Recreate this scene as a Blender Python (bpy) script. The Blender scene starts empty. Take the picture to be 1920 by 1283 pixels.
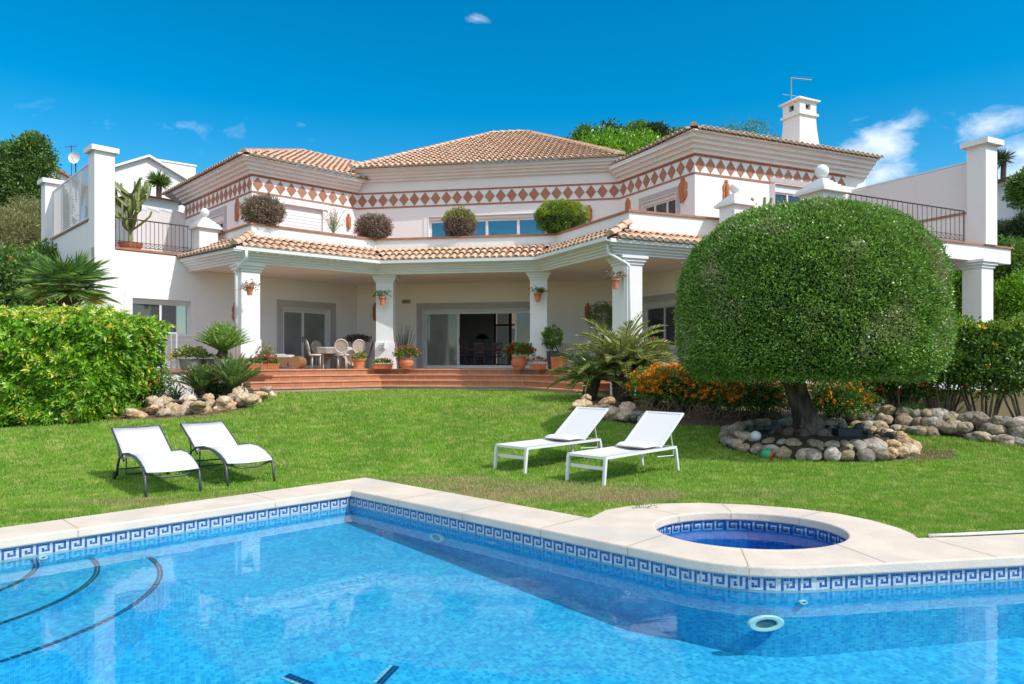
import bpy, bmesh, math, random
import numpy as np
from mathutils import Vector, noise
R = math.radians
random.seed(7); RNG = np.random.default_rng(7)
SC = bpy.context.scene
COL = SC.collection
F = 1362.0; EYE = 1.6; HZ = 681.0            # focal length in photo pixels, eye height, horizon row

# ---------------------------------------------------------------- camera, sky, sun, exposure
cam = bpy.data.cameras.new('camera'); camo = bpy.data.objects.new('camera', cam); COL.objects.link(camo)
cam.sensor_width = 36; cam.lens = 36 * F / 1920; cam.shift_y = 39.5 / 1920
cam.clip_start = 0.05; cam.clip_end = 3000
camo.location = (0, 0, EYE); camo.rotation_euler = (R(90), 0, 0)
SC.camera = camo
SUN_AZ = math.atan2(0.87, -0.5)              # clockwise from +Y
SUN_EL = R(47)
world = bpy.data.worlds.new('World'); SC.world = world; world.use_nodes = True
def build_world():
    nt = world.node_tree; N = nt.nodes; L = nt.links
    for n in list(N): N.remove(n)
    out = N.new('ShaderNodeOutputWorld'); bg = N.new('ShaderNodeBackground'); bg.inputs[1].default_value = 0.10
    sky = N.new('ShaderNodeTexSky'); sky.sky_type = 'NISHITA'; sky.sun_disc = False
    sky.sun_elevation = SUN_EL; sky.sun_rotation = SUN_AZ
    sky.air_density = 1.0; sky.dust_density = 0.15; sky.ozone_density = 1.6; sky.altitude = 300
    hs = N.new('ShaderNodeHueSaturation'); hs.inputs['Saturation'].default_value = 1.58; hs.inputs['Value'].default_value = 1.28
    hs.inputs['Hue'].default_value = 0.488
    L.new(sky.outputs[0], hs.inputs['Color'])
    geo = N.new('ShaderNodeTexCoord')
    def vm(op, a, b=None):
        n = N.new('ShaderNodeVectorMath'); n.operation = op
        L.new(a, n.inputs[0])
        if b is not None:
            if isinstance(b, tuple): n.inputs[1].default_value = b
            else: L.new(b, n.inputs[1])
        return n
    def m(op, a, b=None, clamp=False):
        n = N.new('ShaderNodeMath'); n.operation = op; n.use_clamp = clamp
        for i, q in enumerate((a, b)):
            if q is None: continue
            if isinstance(q, (int, float)): n.inputs[i].default_value = q
            else: L.new(q, n.inputs[i])
        return n.outputs[0]
    d = vm('NORMALIZE', geo.outputs['Generated']).outputs[0]
    def blob(px, py, rx, ry, amp):
        c = Vector(((px - 960) / F, 1, -(py - HZ) / F)).normalized()
        s = vm('SUBTRACT', d, tuple(c)).outputs[0]
        s = vm('MULTIPLY', s, (F / rx, F / rx * .6, F / ry)).outputs[0]
        l = vm('LENGTH', s); ln = l.outputs['Value']
        return m('MULTIPLY', m('SUBTRACT', 1.0, ln, True), amp)
    tot = None
    for b in [(1650, 262, 85, 55, 1.0), (1650, 325, 80, 55, .9), (1565, 298, 80, 28, .62), (1835, 240, 100, 40, .66), (1935, 320, 110, 80, 1.05),
              (905, 33, 60, 16, .6), (340, 235, 160, 34, .30), (600, 245, 170, 40, .22), (200, 235, 200, 50, .22)]:
        x = blob(*b); tot = x if tot is None else m('MAXIMUM', tot, x)
    mp = N.new('ShaderNodeMapping'); mp.inputs['Scale'].default_value = (1, 1, 1.9); L.new(d, mp.inputs[0])
    nz = N.new('ShaderNodeTexNoise'); nz.inputs['Scale'].default_value = 22; nz.inputs['Detail'].default_value = 7; nz.inputs['Roughness'].default_value = .58
    nz.inputs['Distortion'].default_value = .35
    L.new(mp.outputs[0], nz.inputs['Vector'])
    v = m('ADD', tot, m('MULTIPLY', m('SUBTRACT', nz.outputs[0], .5), 1.75))
    mask = m('MULTIPLY', m('SUBTRACT', v, .30), 1.5, True)
    gate = m('MULTIPLY', tot, 2.2, True)
    mask = m('MULTIPLY', mask, gate, True)
    mask = m('MULTIPLY', mask, .82)
    # broken cloud added out of view behind the viewer as white fill for shade
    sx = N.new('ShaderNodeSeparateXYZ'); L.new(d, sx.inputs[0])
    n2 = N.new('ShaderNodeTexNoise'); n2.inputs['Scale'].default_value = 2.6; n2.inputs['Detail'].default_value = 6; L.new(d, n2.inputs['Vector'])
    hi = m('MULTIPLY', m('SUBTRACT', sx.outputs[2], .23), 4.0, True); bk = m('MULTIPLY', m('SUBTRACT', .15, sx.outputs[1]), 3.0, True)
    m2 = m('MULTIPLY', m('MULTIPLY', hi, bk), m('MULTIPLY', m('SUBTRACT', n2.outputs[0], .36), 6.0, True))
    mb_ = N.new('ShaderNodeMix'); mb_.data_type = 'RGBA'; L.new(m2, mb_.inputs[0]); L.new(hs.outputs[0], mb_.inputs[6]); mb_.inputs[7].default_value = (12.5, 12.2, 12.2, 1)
    mx = N.new('ShaderNodeMix'); mx.data_type = 'RGBA'
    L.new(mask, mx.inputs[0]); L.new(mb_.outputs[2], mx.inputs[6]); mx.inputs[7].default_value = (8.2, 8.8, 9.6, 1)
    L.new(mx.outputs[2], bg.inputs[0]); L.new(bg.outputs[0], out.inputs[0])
build_world()
sl = bpy.data.lights.new('sun', 'SUN'); sl.energy = 3.1; sl.angle = R(.5); sl.color = (1, .955, .89)
so = bpy.data.objects.new('sun', sl); COL.objects.link(so)
SDIR = Vector((math.sin(SUN_AZ) * math.cos(SUN_EL), math.cos(SUN_AZ) * math.cos(SUN_EL), math.sin(SUN_EL)))
so.rotation_euler = SDIR.to_track_quat('Z', 'Y').to_euler(); so.location = SDIR * 60
SC.view_settings.view_transform = 'Standard'; SC.view_settings.look = 'None'
SC.view_settings.exposure = 0.40; SC.view_settings.gamma = 1.0
SC.render.engine = 'CYCLES'
SC.cycles.max_bounces = 8; SC.cycles.transparent_max_bounces = 12; SC.cycles.glossy_bounces = 4; SC.cycles.diffuse_bounces = 6
SC.cycles.use_denoising = True

# ---------------------------------------------------------------- materials
MATS = {}
def mat(name, c, rough=.7, c2=None, scale=4, c3=None, bump=0, bscale=30, island=None, spec=.4, metal=0, transl=0, mapping=None, detail=5, emit=None):
    """procedural principled material: noise mix between c, c2 (and a second patchy noise to c3), optional colours per island"""
    if name in MATS: return MATS[name]
    mt = bpy.data.materials.new(name); mt.use_nodes = True; nt = mt.node_tree; N = nt.nodes; L = nt.links
    p = N['Principled BSDF']; out = N['Material Output']
    p.inputs['Roughness'].default_value = rough; p.inputs['Metallic'].default_value = metal
    p.inputs['Specular IOR Level'].default_value = spec
    tc = N.new('ShaderNodeTexCoord'); vec = tc.outputs['Object']
    if mapping:
        mp = N.new('ShaderNodeMapping'); mp.inputs['Scale'].default_value = mapping; L.new(vec, mp.inputs[0]); vec = mp.outputs[0]
    rgb = N.new('ShaderNodeRGB'); rgb.outputs[0].default_value = (*c, 1); col = rgb.outputs[0]
    if island:
        g = N.new('ShaderNodeNewGeometry'); r = N.new('ShaderNodeValToRGB'); L.new(g.outputs['Random Per Island'], r.inputs[0])
        el = r.color_ramp.elements; n = len(island)
        el[0].position = 0; el[0].color = (*island[0], 1); el[1].position = 1; el[1].color = (*island[-1], 1)
        for i in range(1, n - 1): e = el.new(i / (n - 1)); e.color = (*island[i], 1)
        col = r.outputs[0]
    def mixin(col, cc, sc, lo, hi, fac=1.0):
        nz = N.new('ShaderNodeTexNoise'); nz.inputs['Scale'].default_value = sc; nz.inputs['Detail'].default_value = detail; L.new(vec, nz.inputs['Vector'])
        mr = N.new('ShaderNodeMapRange'); mr.inputs[1].default_value = lo; mr.inputs[2].default_value = hi; mr.inputs[4].default_value = fac; L.new(nz.outputs[0], mr.inputs[0])
        mx = N.new('ShaderNodeMix'); mx.data_type = 'RGBA'; L.new(mr.outputs[0], mx.inputs[0]); L.new(col, mx.inputs[6]); mx.inputs[7].default_value = (*cc, 1)
        return mx.outputs[2]
    if c2: col = mixin(col, c2, scale, .38, .62)
    if c3: col = mixin(col, c3, scale * .27 + .13, .52, .72)
    L.new(col, p.inputs['Base Color'])
    if bump:
        nz = N.new('ShaderNodeTexNoise'); nz.inputs['Scale'].default_value = bscale; nz.inputs['Detail'].default_value = 4; L.new(vec, nz.inputs['Vector'])
        b = N.new('ShaderNodeBump'); b.inputs['Strength'].default_value = bump; b.inputs['Distance'].default_value = .02
        L.new(nz.outputs[0], b.inputs['Height']); L.new(b.outputs[0], p.inputs['Normal'])
    if transl:
        t = N.new('ShaderNodeBsdfTranslucent'); L.new(col, t.inputs[0]); ms = N.new('ShaderNodeMixShader'); ms.inputs[0].default_value = transl
        L.new(p.outputs[0], ms.inputs[1]); L.new(t.outputs[0], ms.inputs[2]); L.new(ms.outputs[0], out.inputs[0])
    MATS[name] = mt; return mt

def add_grout(mt, uvscale_w, uvscale_h, grout, c1, c2, use_uv=True, offset=.5, mortar=.012, bumpy=.3, rough=.4, extra=None, noise_amt=.0):
    nt = mt.node_tree; N = nt.nodes; L = nt.links; p = N['Principled BSDF']
    tc = N.new('ShaderNodeTexCoord'); br = N.new('ShaderNodeTexBrick')
    br.offset = offset; br.squash = 1
    br.inputs['Scale'].default_value = 1; br.inputs['Brick Width'].default_value = uvscale_w; br.inputs['Row Height'].default_value = uvscale_h
    br.inputs['Mortar Size'].default_value = mortar; br.inputs['Mortar Smooth'].default_value = .3; br.inputs['Bias'].default_value = 0
    br.inputs['Color1'].default_value = (*c1, 1); br.inputs['Color2'].default_value = (*c2, 1); br.inputs['Mortar'].default_value = (*grout, 1)
    L.new(tc.outputs['UV' if use_uv else 'Object'], br.inputs['Vector'])
    col = br.outputs[0]
    if extra:
        nz = N.new('ShaderNodeTexNoise'); nz.inputs['Scale'].default_value = extra[1]; nz.inputs['Detail'].default_value = 6; L.new(tc.outputs['Object'], nz.inputs['Vector'])
        mr = N.new('ShaderNodeMapRange'); mr.inputs[1].default_value = .45; mr.inputs[2].default_value = .68; mr.inputs[4].default_value = extra[2]; L.new(nz.outputs[0], mr.inputs[0])
        mx = N.new('ShaderNodeMix'); mx.data_type = 'RGBA'; L.new(mr.outputs[0], mx.inputs[0]); L.new(col, mx.inputs[6]); mx.inputs[7].default_value = (*extra[0], 1); col = mx.outputs[2]
    L.new(col, p.inputs['Base Color']); p.inputs['Roughness'].default_value = rough
    return mt

WHITE = mat('white_render', (.80, .795, .79), .9, (.78, .77, .76), 1.3, (.75, .735, .71), bump=.12, bscale=60)
WHITE2 = mat('white_trim', (.79, .78, .775), .75, (.76, .75, .74), 2.0)
CREAM = mat('cream_patio_paint', (.88, .84, .78), .9, (.86, .81, .75), 1.1, bump=.08, bscale=60)
GREYTRIM = mat('grey_lilac_surround', (.46, .44, .46), .85, (.43, .41, .42), 3)
TERRA = mat('terracotta', (.60, .19, .075), .75, (.50, .15, .06), 7, (.62, .28, .15), bump=.1)
TERRA2 = mat('terracotta_coping', (.42, .19, .11), .7, (.33, .14, .08), 5)
TILE = mat('roof_tile', (.6, .37, .24), .85, (.56, .36, .24), 9, (.50, .37, .27), island=[(.76, .48, .34), (.66, .38, .25), (.80, .55, .40), (.70, .42, .28), (.72, .52, .39), (.56, .33, .22), (.78, .57, .43)], bump=.15, bscale=25)
TILEUNDER = mat('roof_channel', (.36, .21, .14), .9, (.25, .16, .11), 6)
MORTAR = mat('eave_mortar', (.30, .26, .21), .95, (.20, .17, .14), 14)
FRIEZE = mat('frieze_tile', (.42, .19, .12), .75, (.36, .17, .11), 6, island=[(.46, .20, .13), (.36, .15, .10), (.42, .24, .16), (.40, .17, .11), (.47, .25, .17)])
METALW = mat('white_aluminium', (.70, .71, .72), .35, spec=.5)
METALD = mat('dark_iron', (.05, .04, .035), .55, (.09, .06, .045), 12)
METALG = mat('graphite_metal', (.045, .055, .075), .4, spec=.5)
GUTTER = mat('white_gutter', (.76, .79, .80), .35, spec=.5)
LOUVRE = mat('screen_slats', (.72, .72, .73), .6)
SLING = mat('sling_fabric', (.66, .655, .65), .8, (.62, .615, .61), 90, bump=.1, bscale=300)
CUSH = mat('cushion_fabric', (.72, .70, .69), .9, (.68, .66, .65), 30)
CANE = mat('painted_cane', (.62, .56, .50), .7, (.55, .50, .44), 40)
CLOTH = mat('table_linen', (.60, .54, .50), .95, (.54, .48, .45), 25, bump=.3, bscale=60)
WICKER = mat('wicker', (.33, .18, .09), .7, (.22, .11, .05), 60, bump=.6, bscale=120)
MAHOG = mat('mahogany', (.26, .06, .035), .35, (.16, .035, .025), 6)
DARKIN = mat('interior_wall', (.62, .62, .64), .9)
INFLOOR = mat('interior_floor', (.24, .19, .16), .4)
BLACK = mat('black_lacquer', (.012, .012, .012), .4)
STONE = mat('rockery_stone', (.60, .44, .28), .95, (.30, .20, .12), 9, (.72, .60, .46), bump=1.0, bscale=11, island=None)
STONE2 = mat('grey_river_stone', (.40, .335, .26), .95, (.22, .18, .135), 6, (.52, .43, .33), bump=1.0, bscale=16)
COPING = mat('cream_coping_stone', (.68, .58, .475), .85, (.60, .51, .42), 2.6, (.52, .48, .43), bump=.2, bscale=40)
COPEDGE = mat('coping_joint', (.36, .28, .21), .95)
BARK = mat('bark', (.12, .09, .065), .95, (.05, .038, .03), 9, bump=1.0, bscale=14, mapping=(1, 1, .35))
OLDBARK = mat('gnarled_bark', (.15, .11, .08), .95, (.035, .026, .02), 7, (.46, .38, .29), bump=1.2, bscale=9, mapping=(1, 1, .3))
CYTRUNK = mat('cycad_trunk', (.05, .035, .025), .95, (.10, .07, .045), 20, bump=1, bscale=30)
SOIL = mat('bed_soil', (.10, .07, .045), 1, (.06, .04, .028), 6, bump=.8, bscale=20)
POTG = mat('grey_planter', (.22, .23, .22), .8, (.30, .30, .28), 5)
POTB = mat('dark_blue_pot', (.05, .06, .08), .5)
CACT = mat('cactus_skin', (.16, .22, .06), .7, (.26, .29, .10), 5, (.33, .30, .14))
def per_object(mt, amt=.35, sat=.25):
    nt = mt.node_tree; N = nt.nodes; L = nt.links; p = N['Principled BSDF']; src = p.inputs['Base Color'].links[0].from_socket
    oi = N.new('ShaderNodeObjectInfo'); hs = N.new('ShaderNodeHueSaturation')
    for out, lo, hi in (('Value', 1 - amt, 1 + amt), ('Saturation', 1 - sat, 1 + sat)):
        mr = N.new('ShaderNodeMapRange'); mr.inputs[3].default_value = lo; mr.inputs[4].default_value = hi
        if out == 'Saturation':
            q = N.new('ShaderNodeMath'); q.operation = 'FRACT'; q2 = N.new('ShaderNodeMath'); q2.operation = 'MULTIPLY'; q2.inputs[1].default_value = 7.31
            L.new(oi.outputs['Random'], q2.inputs[0]); L.new(q2.outputs[0], q.inputs[0]); L.new(q.outputs[0], mr.inputs[0])
        else: L.new(oi.outputs['Random'], mr.inputs[0])
        L.new(mr.outputs[0], hs.inputs[out])
    L.new(src, hs.inputs['Color']); L.new(hs.outputs[0], p.inputs['Base Color'])
per_object(STONE, .22, .2); per_object(STONE2, .38, .45)
PALESTONE = mat('pale_concrete_pot', (.55, .50, .43), .9, (.45, .41, .35), 6, bump=.3)
GLASSW = None

def glass_mat(name, tint, refl, alpha, rough=.02):
    mt = bpy.data.materials.new(name); mt.use_nodes = True; nt = mt.node_tree; N = nt.nodes; L = nt.links
    for n in list(N):
        if n.type != 'OUTPUT_MATERIAL': N.remove(n)
    out = N['Material Output']
    tr = N.new('ShaderNodeBsdfTransparent'); tr.inputs[0].default_value = (*tint, 1)
    gl = N.new('ShaderNodeBsdfGlossy'); gl.inputs['Roughness'].default_value = rough; gl.inputs[0].default_value = (.9, .95, 1, 1)
    fr = N.new('ShaderNodeFresnel'); fr.inputs[0].default_value = refl
    ms = N.new('ShaderNodeMixShader'); L.new(fr.outputs[0], ms.inputs[0]); L.new(tr.outputs[0], ms.inputs[1]); L.new(gl.outputs[0], ms.inputs[2])
    L.new(ms.outputs[0], out.inputs[0]); return mt
GLASS = glass_mat('clear_glass', (.78, .84, .84), 1.9, 1)
BLUEGLASS = mat('sky_reflecting_glass', (.012, .06, .10), .04, spec=1.0)  # dark blue base puts the reflected sky tone into the colour
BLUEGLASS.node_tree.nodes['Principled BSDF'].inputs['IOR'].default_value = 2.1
DARKGLASS = mat('dark_glass', (.045, .052, .055), .04, spec=.8)
CURTGLASS = mat('glass_before_curtain', (.24, .25, .24), .05, (.18, .205, .185), 1.5, spec=.8)

# ---------------------------------------------------------------- mesh helpers
def V2(p): return Vector((p[0], p[1]))
class MB:
    def __init__(s): s.v = []; s.f = []; s.m = []; s.uv = []; s.anyuv = False
    def add(s, vs, fs, mi=0, uvs=None):
        b = len(s.v); s.v += [tuple(v) for v in vs]
        for i, f in enumerate(fs):
            s.f.append(tuple(b + k for k in f)); s.m.append(mi)
            if uvs is not None: s.uv.append(uvs[i]); s.anyuv = True
            else: s.uv.append([(0, 0)] * len(f))
    def face(s, vs, mi=0, uv=None): s.add(vs, [tuple(range(len(vs)))], mi, [uv] if uv else None)
    def box(s, x0, x1, y0, y1, z0, z1, mi=0):
        s.obox(Vector((x0, y0, z0)), Vector((x1 - x0, 0, 0)), Vector((0, y1 - y0, 0)), Vector((0, 0, z1 - z0)), mi)
    def obox(s, o, a, b, c, mi=0):
        o, a, b, c = Vector(o), Vector(a), Vector(b), Vector(c)
        s.add([o, o + a, o + a + b, o + b, o + c, o + a + c, o + a + b + c, o + b + c],
              [(0, 3, 2, 1), (4, 5, 6, 7), (0, 1, 5, 4), (1, 2, 6, 5), (2, 3, 7, 6), (3, 0, 4, 7)], mi)
    def cbox(s, c, sx, sy, sz, rot=0, mi=0):      # centre-bottom box, rotated about z
        a = Vector((math.cos(rot), math.sin(rot), 0)) * sx; b = Vector((-math.sin(rot), math.cos(rot), 0)) * sy
        s.obox(Vector(c) - a / 2 - b / 2, a, b, (0, 0, sz), mi)
    def prism(s, pts, z0, z1, mi=0, mtop=None, side=True):
        n = len(pts); vs = [(p[0], p[1], z0) for p in pts] + [(p[0], p[1], z1) for p in pts]
        ar = sum(pts[i][0] * pts[(i + 1) % n][1] - pts[(i + 1) % n][0] * pts[i][1] for i in range(n))
        if ar < 0: pts = pts[::-1]; vs = [(p[0], p[1], z0) for p in pts] + [(p[0], p[1], z1) for p in pts]
        if side: s.add(vs, [(i, (i + 1) % n, n + (i + 1) % n, n + i) for i in range(n)], mi)
        s.add(vs, [tuple(range(n))[::-1]], mi); s.add(vs, [tuple(range(n, 2 * n))], mi if mtop is None else mtop)
    def tube(s, pts, r, n=8, mi=0, caps=True):
        pts = [Vector(p) for p in pts]; rs = r if isinstance(r, (list, tuple)) else [r] * len(pts)
        vs = []; up = Vector((0, 0, 1)); prev = None
        for i, p in enumerate(pts):
            t = (pts[min(i + 1, len(pts) - 1)] - pts[max(i - 1, 0)])
            if t.length < 1e-9: t = Vector((0, 0, 1))
            t.normalize()
            if prev is None:
                a = t.cross(up if abs(t.z) < .95 else Vector((1, 0, 0))).normalized()
            else:
                a = (prev - t * prev.dot(t))
                a = a.normalized() if a.length > 1e-6 else t.cross(up).normalized()
            prev = a; b = t.cross(a)
            for k in range(n):
                w = 2 * math.pi * k / n; vs.append(p + (a * math.cos(w) + b * math.sin(w)) * rs[i])
        fs = [(i * n + k, i * n + (k + 1) % n, (i + 1) * n + (k + 1) % n, (i + 1) * n + k) for i in range(len(pts) - 1) for k in range(n)]
        if caps: fs += [tuple(range(n))[::-1], tuple((len(pts) - 1) * n + k for k in range(n))]
        s.add(vs, fs, mi)
    def lathe(s, prof, c=(0, 0, 0), n=20, mi=0, sx=1, sy=1):
        vs = [(c[0] + r * sx * math.cos(2 * math.pi * k / n), c[1] + r * sy * math.sin(2 * math.pi * k / n), c[2] + z) for r, z in prof for k in range(n)]
        fs = [(i * n + k, i * n + (k + 1) % n, (i + 1) * n + (k + 1) % n, (i + 1) * n + k) for i in range(len(prof) - 1) for k in range(n)]
        s.add(vs, fs, mi)
    def sweep(s, pts, prof, mi=0, closed=False, uvm=False):
        """closed profile polygon (outward offset, z) swept along plan polyline; outward = right-hand side seen left to right"""
        rows = [offs(pts, o, closed) for o, z in prof]; m_ = len(prof); n = len(pts)
        vs = [(rows[j][i][0], rows[j][i][1], prof[j][1]) for i in range(n) for j in range(m_)]
        last = n if closed else n - 1
        fs = []
        for i in range(last):
            k = (i + 1) % n
            for j in range(m_): l = (j + 1) % m_; fs.append((i * m_ + j, k * m_ + j, k * m_ + l, i * m_ + l))
        if not closed: fs += [tuple(range(m_))[::-1], tuple((n - 1) * m_ + j for j in range(m_))]
        s.add(vs, fs, mi)
    def build(s, name, mats, parent=None, smooth=False, loc=None):
        me = bpy.data.meshes.new(name); me.from_pydata(s.v, [], s.f)
        if not isinstance(mats, (list, tuple)): mats = [mats]
        for q in mats: me.materials.append(q)
        me.polygons.foreach_set('material_index', s.m)
        if smooth: me.polygons.foreach_set('use_smooth', [True] * len(s.f))
        if s.anyuv:
            ul = me.uv_layers.new(name='UVMap'); flat = [c for f in s.uv for p in f for c in p]; ul.data.foreach_set('uv', flat)
        me.update(); bm = bmesh.new(); bm.from_mesh(me)
        if not s.anyuv and len(s.f) < 30000: bmesh.ops.recalc_face_normals(bm, faces=bm.faces)
        bm.to_mesh(me); bm.free()
        o = bpy.data.objects.new(name, me); COL.objects.link(o)
        if parent: o.parent = parent
        if loc: o.location = loc
        return o
def offs(pts, o, closed=False):
    P = [V2(p) for p in pts]; n = len(P); out = []
    for i in range(n):
        a = P[i] - P[i - 1] if (i > 0 or closed) else None
        b = P[(i + 1) % n] - P[i] if (i < n - 1 or closed) else None
        n1 = Vector((a.y, -a.x)).normalized() if a else None; n2 = Vector((b.y, -b.x)).normalized() if b else None
        if n1 is None: v = n2
        elif n2 is None: v = n1
        else: v = (n1 + n2) / (1 + n1.dot(n2))
        out.append((P[i].x + v.x * o, P[i].y + v.y * o))
    return out
def tag(o, label=None, cat=None, group=None, kind=None):
    if label: o['label'] = label
    if cat: o['category'] = cat
    if group: o['group'] = group
    if kind: o['kind'] = kind
    return o
def empty(name, loc, label, cat, group=None, rz=0):
    o = bpy.data.objects.new(name, None); COL.objects.link(o); o.location = loc; o.rotation_euler = (0, 0, rz); o.empty_display_size = .2
    return tag(o, label, cat, group)
def copy_tree(o, parent=None):
    c = o.copy(); COL.objects.link(c); c.parent = parent
    for ch in list(o.children): copy_tree(ch, c)
    return c
def place(px, py, d): return Vector(((px - 960) * d / F, d, EYE - (py - HZ) * d / F))
def np_mesh(name, verts, quads_or_tris, mats, parent=None, k=4, smooth=False, midx=None):
    me = bpy.data.meshes.new(name); nv = len(verts); nf = len(quads_or_tris)
    me.vertices.add(nv); me.vertices.foreach_set('co', np.ascontiguousarray(verts, dtype=np.float32).ravel())
    me.loops.add(nf * k); me.loops.foreach_set('vertex_index', np.ascontiguousarray(quads_or_tris, dtype=np.int32).ravel())
    me.polygons.add(nf); me.polygons.foreach_set('loop_start', np.arange(0, nf * k, k, dtype=np.int32))
    if not isinstance(mats, (list, tuple)): mats = [mats]
    for q in mats: me.materials.append(q)
    if midx is not None: me.polygons.foreach_set('material_index', np.asarray(midx, dtype=np.int32))
    if smooth: me.polygons.foreach_set('use_smooth', np.ones(nf, dtype=bool))
    me.update(calc_edges=True)
    o = bpy.data.objects.new(name, me); COL.objects.link(o)
    if parent: o.parent = parent
    return o
def unit(a): return a / np.maximum(np.linalg.norm(a, axis=1, keepdims=True), 1e-9)
def leaf_arrays(P, D, L, W, rng=RNG, fold=.25, droop=0.0):
    """folded rhombic leaves at P pointing along D, length L, width W; returns verts, quads"""
    n = len(P); D = unit(D); rnd = rng.normal(size=(n, 3)); S = unit(np.cross(D, rnd)); U = np.cross(S, D)
    L = np.broadcast_to(np.asarray(L, float).reshape(-1, 1), (n, 1)); W = np.broadcast_to(np.asarray(W, float).reshape(-1, 1), (n, 1))
    mid = P + D * L * .45
    v = np.stack([P, mid + S * W * .5 + U * W * fold, P + D * L - np.array([0, 0, 1]) * L * droop, mid - S * W * .5 + U * W * fold], axis=1).reshape(-1, 3)
    q = np.arange(n * 4).reshape(n, 4)
    return v, q
def leaves(name, P, D, L, W, m, parent=None, **kw):
    v, q = leaf_arrays(np.asarray(P, float), np.asarray(D, float), L, W, **kw)
    return np_mesh(name, v, q, m, parent)
def leafmat(name, cols, rough=.45, transl=.25, spec=.5, c2=None, scale=2, c3=None):
    return mat(name, cols[0], rough, c2=c2, c3=c3, scale=scale, island=cols, transl=transl, spec=spec)

# ---------------------------------------------------------------- ground heights and outlines
def sm(t): t = np.clip(t, 0, 1); return t * t * (3 - 2 * t)
def lz(x, y):
    x = np.asarray(x, float); y = np.asarray(y, float)
    base = .75 * sm((y - 10.3) / 8.7) * (1 - .45 * sm((np.abs(x + 1.5) - 5) / 6))
    hill = np.clip(y - 40, 0, 45) * .27 + np.clip(y - 85, 0, 400) * .03
    return base + hill
def on_lawn(px, py):
    lo, hi = 4.0, 60.0
    for _ in range(60):
        d = (lo + hi) / 2; z = EYE - (py - HZ) * d / F
        if z > lz((px - 960) * d / F, d): lo = d
        else: hi = d
    return Vector(((px - 960) * d / F, d, float(lz((px - 960) * d / F, d))))
# pool outlines (plan)
A_ = (-2.03, 9.17); TILT_L = (-.709, -.705)
def bez(a, b, c, n=10): return [tuple((1 - t) ** 2 * np.array(a) + 2 * t * (1 - t) * np.array(b) + t * t * np.array(c)) for t in np.linspace(0, 1, n)]
E_ = (A_[0] + TILT_L[0] * 11.8, A_[1] + TILT_L[1] * 11.8)
POOL_IN = [E_, A_] + bez((1.35, 6.03), (1.795, 5.62), (2.40, 5.72), 12) + [(9.2, 6.86), (9.2, E_[1])]
arcp = [(.80, 7.53), (1.02, 7.93), (1.30, 8.15), (1.64, 8.28), (2.15, 8.34), (2.69, 8.22), (3.12, 8.03), (3.47, 7.75), (3.68, 7.4), (3.77, 7.05), (3.77, 6.82), (3.73, 6.66)]
POOL_OUT = [(E_[0] - .75 * 1.0, E_[1] - .75), (-4.95 - 5.55 * .68, 7.02 - 5.55 * .733), (-2.05, 10.18)] + arcp + [(9.9, 7.62), (9.9, E_[1] - .75)]
POOL_OUT[1] = (-5.05, 7.0); POOL_OUT.insert(1, (E_[0] - .95, E_[1] + .35))
SPA_C = (2.29, 7.03); SPA_A, SPA_B = .90, .78
SPA_IN = [(SPA_C[0] + SPA_A * math.cos(t), SPA_C[1] + SPA_B * math.sin(t)) for t in np.linspace(0, 2 * math.pi, 49)[:-1]]
WZ = -.20; CZ = 0.0; CT = .09
def inpoly(x, y, poly):
    x = np.asarray(x); y = np.asarray(y); c = np.zeros(x.shape, bool); n = len(poly)
    for i in range(n):
        x1, y1 = poly[i]; x2, y2 = poly[(i + 1) % n]
        if y1 == y2: continue
        k = ((y1 > y) != (y2 > y)) & (x < (x2 - x1) * (y - y1) / (y2 - y1) + x1); c ^= k
    return c
# lawn outline, traced on the ground
lawn_px = [(-400, 815), (0, 803), (120, 795), (230, 787), (290, 787), (400, 779), (460, 768), (488, 752), (500, 744)]
lawn_top = [tuple(on_lawn(*p)[:2]) for p in lawn_px]
lawn_r = [(1085, 770), (1110, 785), (1190, 797), (1350, 800), (1480, 800), (1640, 800), (1720, 812), (1820, 824), (1920, 836), (2200, 870)]
lawn_right = [tuple(on_lawn(*p)[:2]) for p in lawn_r]
LAWN = lawn_top + [(-7.0, 20.4), (-3.6, 23), (1.0, 22.4), (2.4, 19.0)] + lawn_right + [(20, 0), (20, -8), (-20, -8), (-20, 10)]
RING_C = (5.38, 12.85); RING_A, RING_B = 1.68, 1.38

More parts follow.
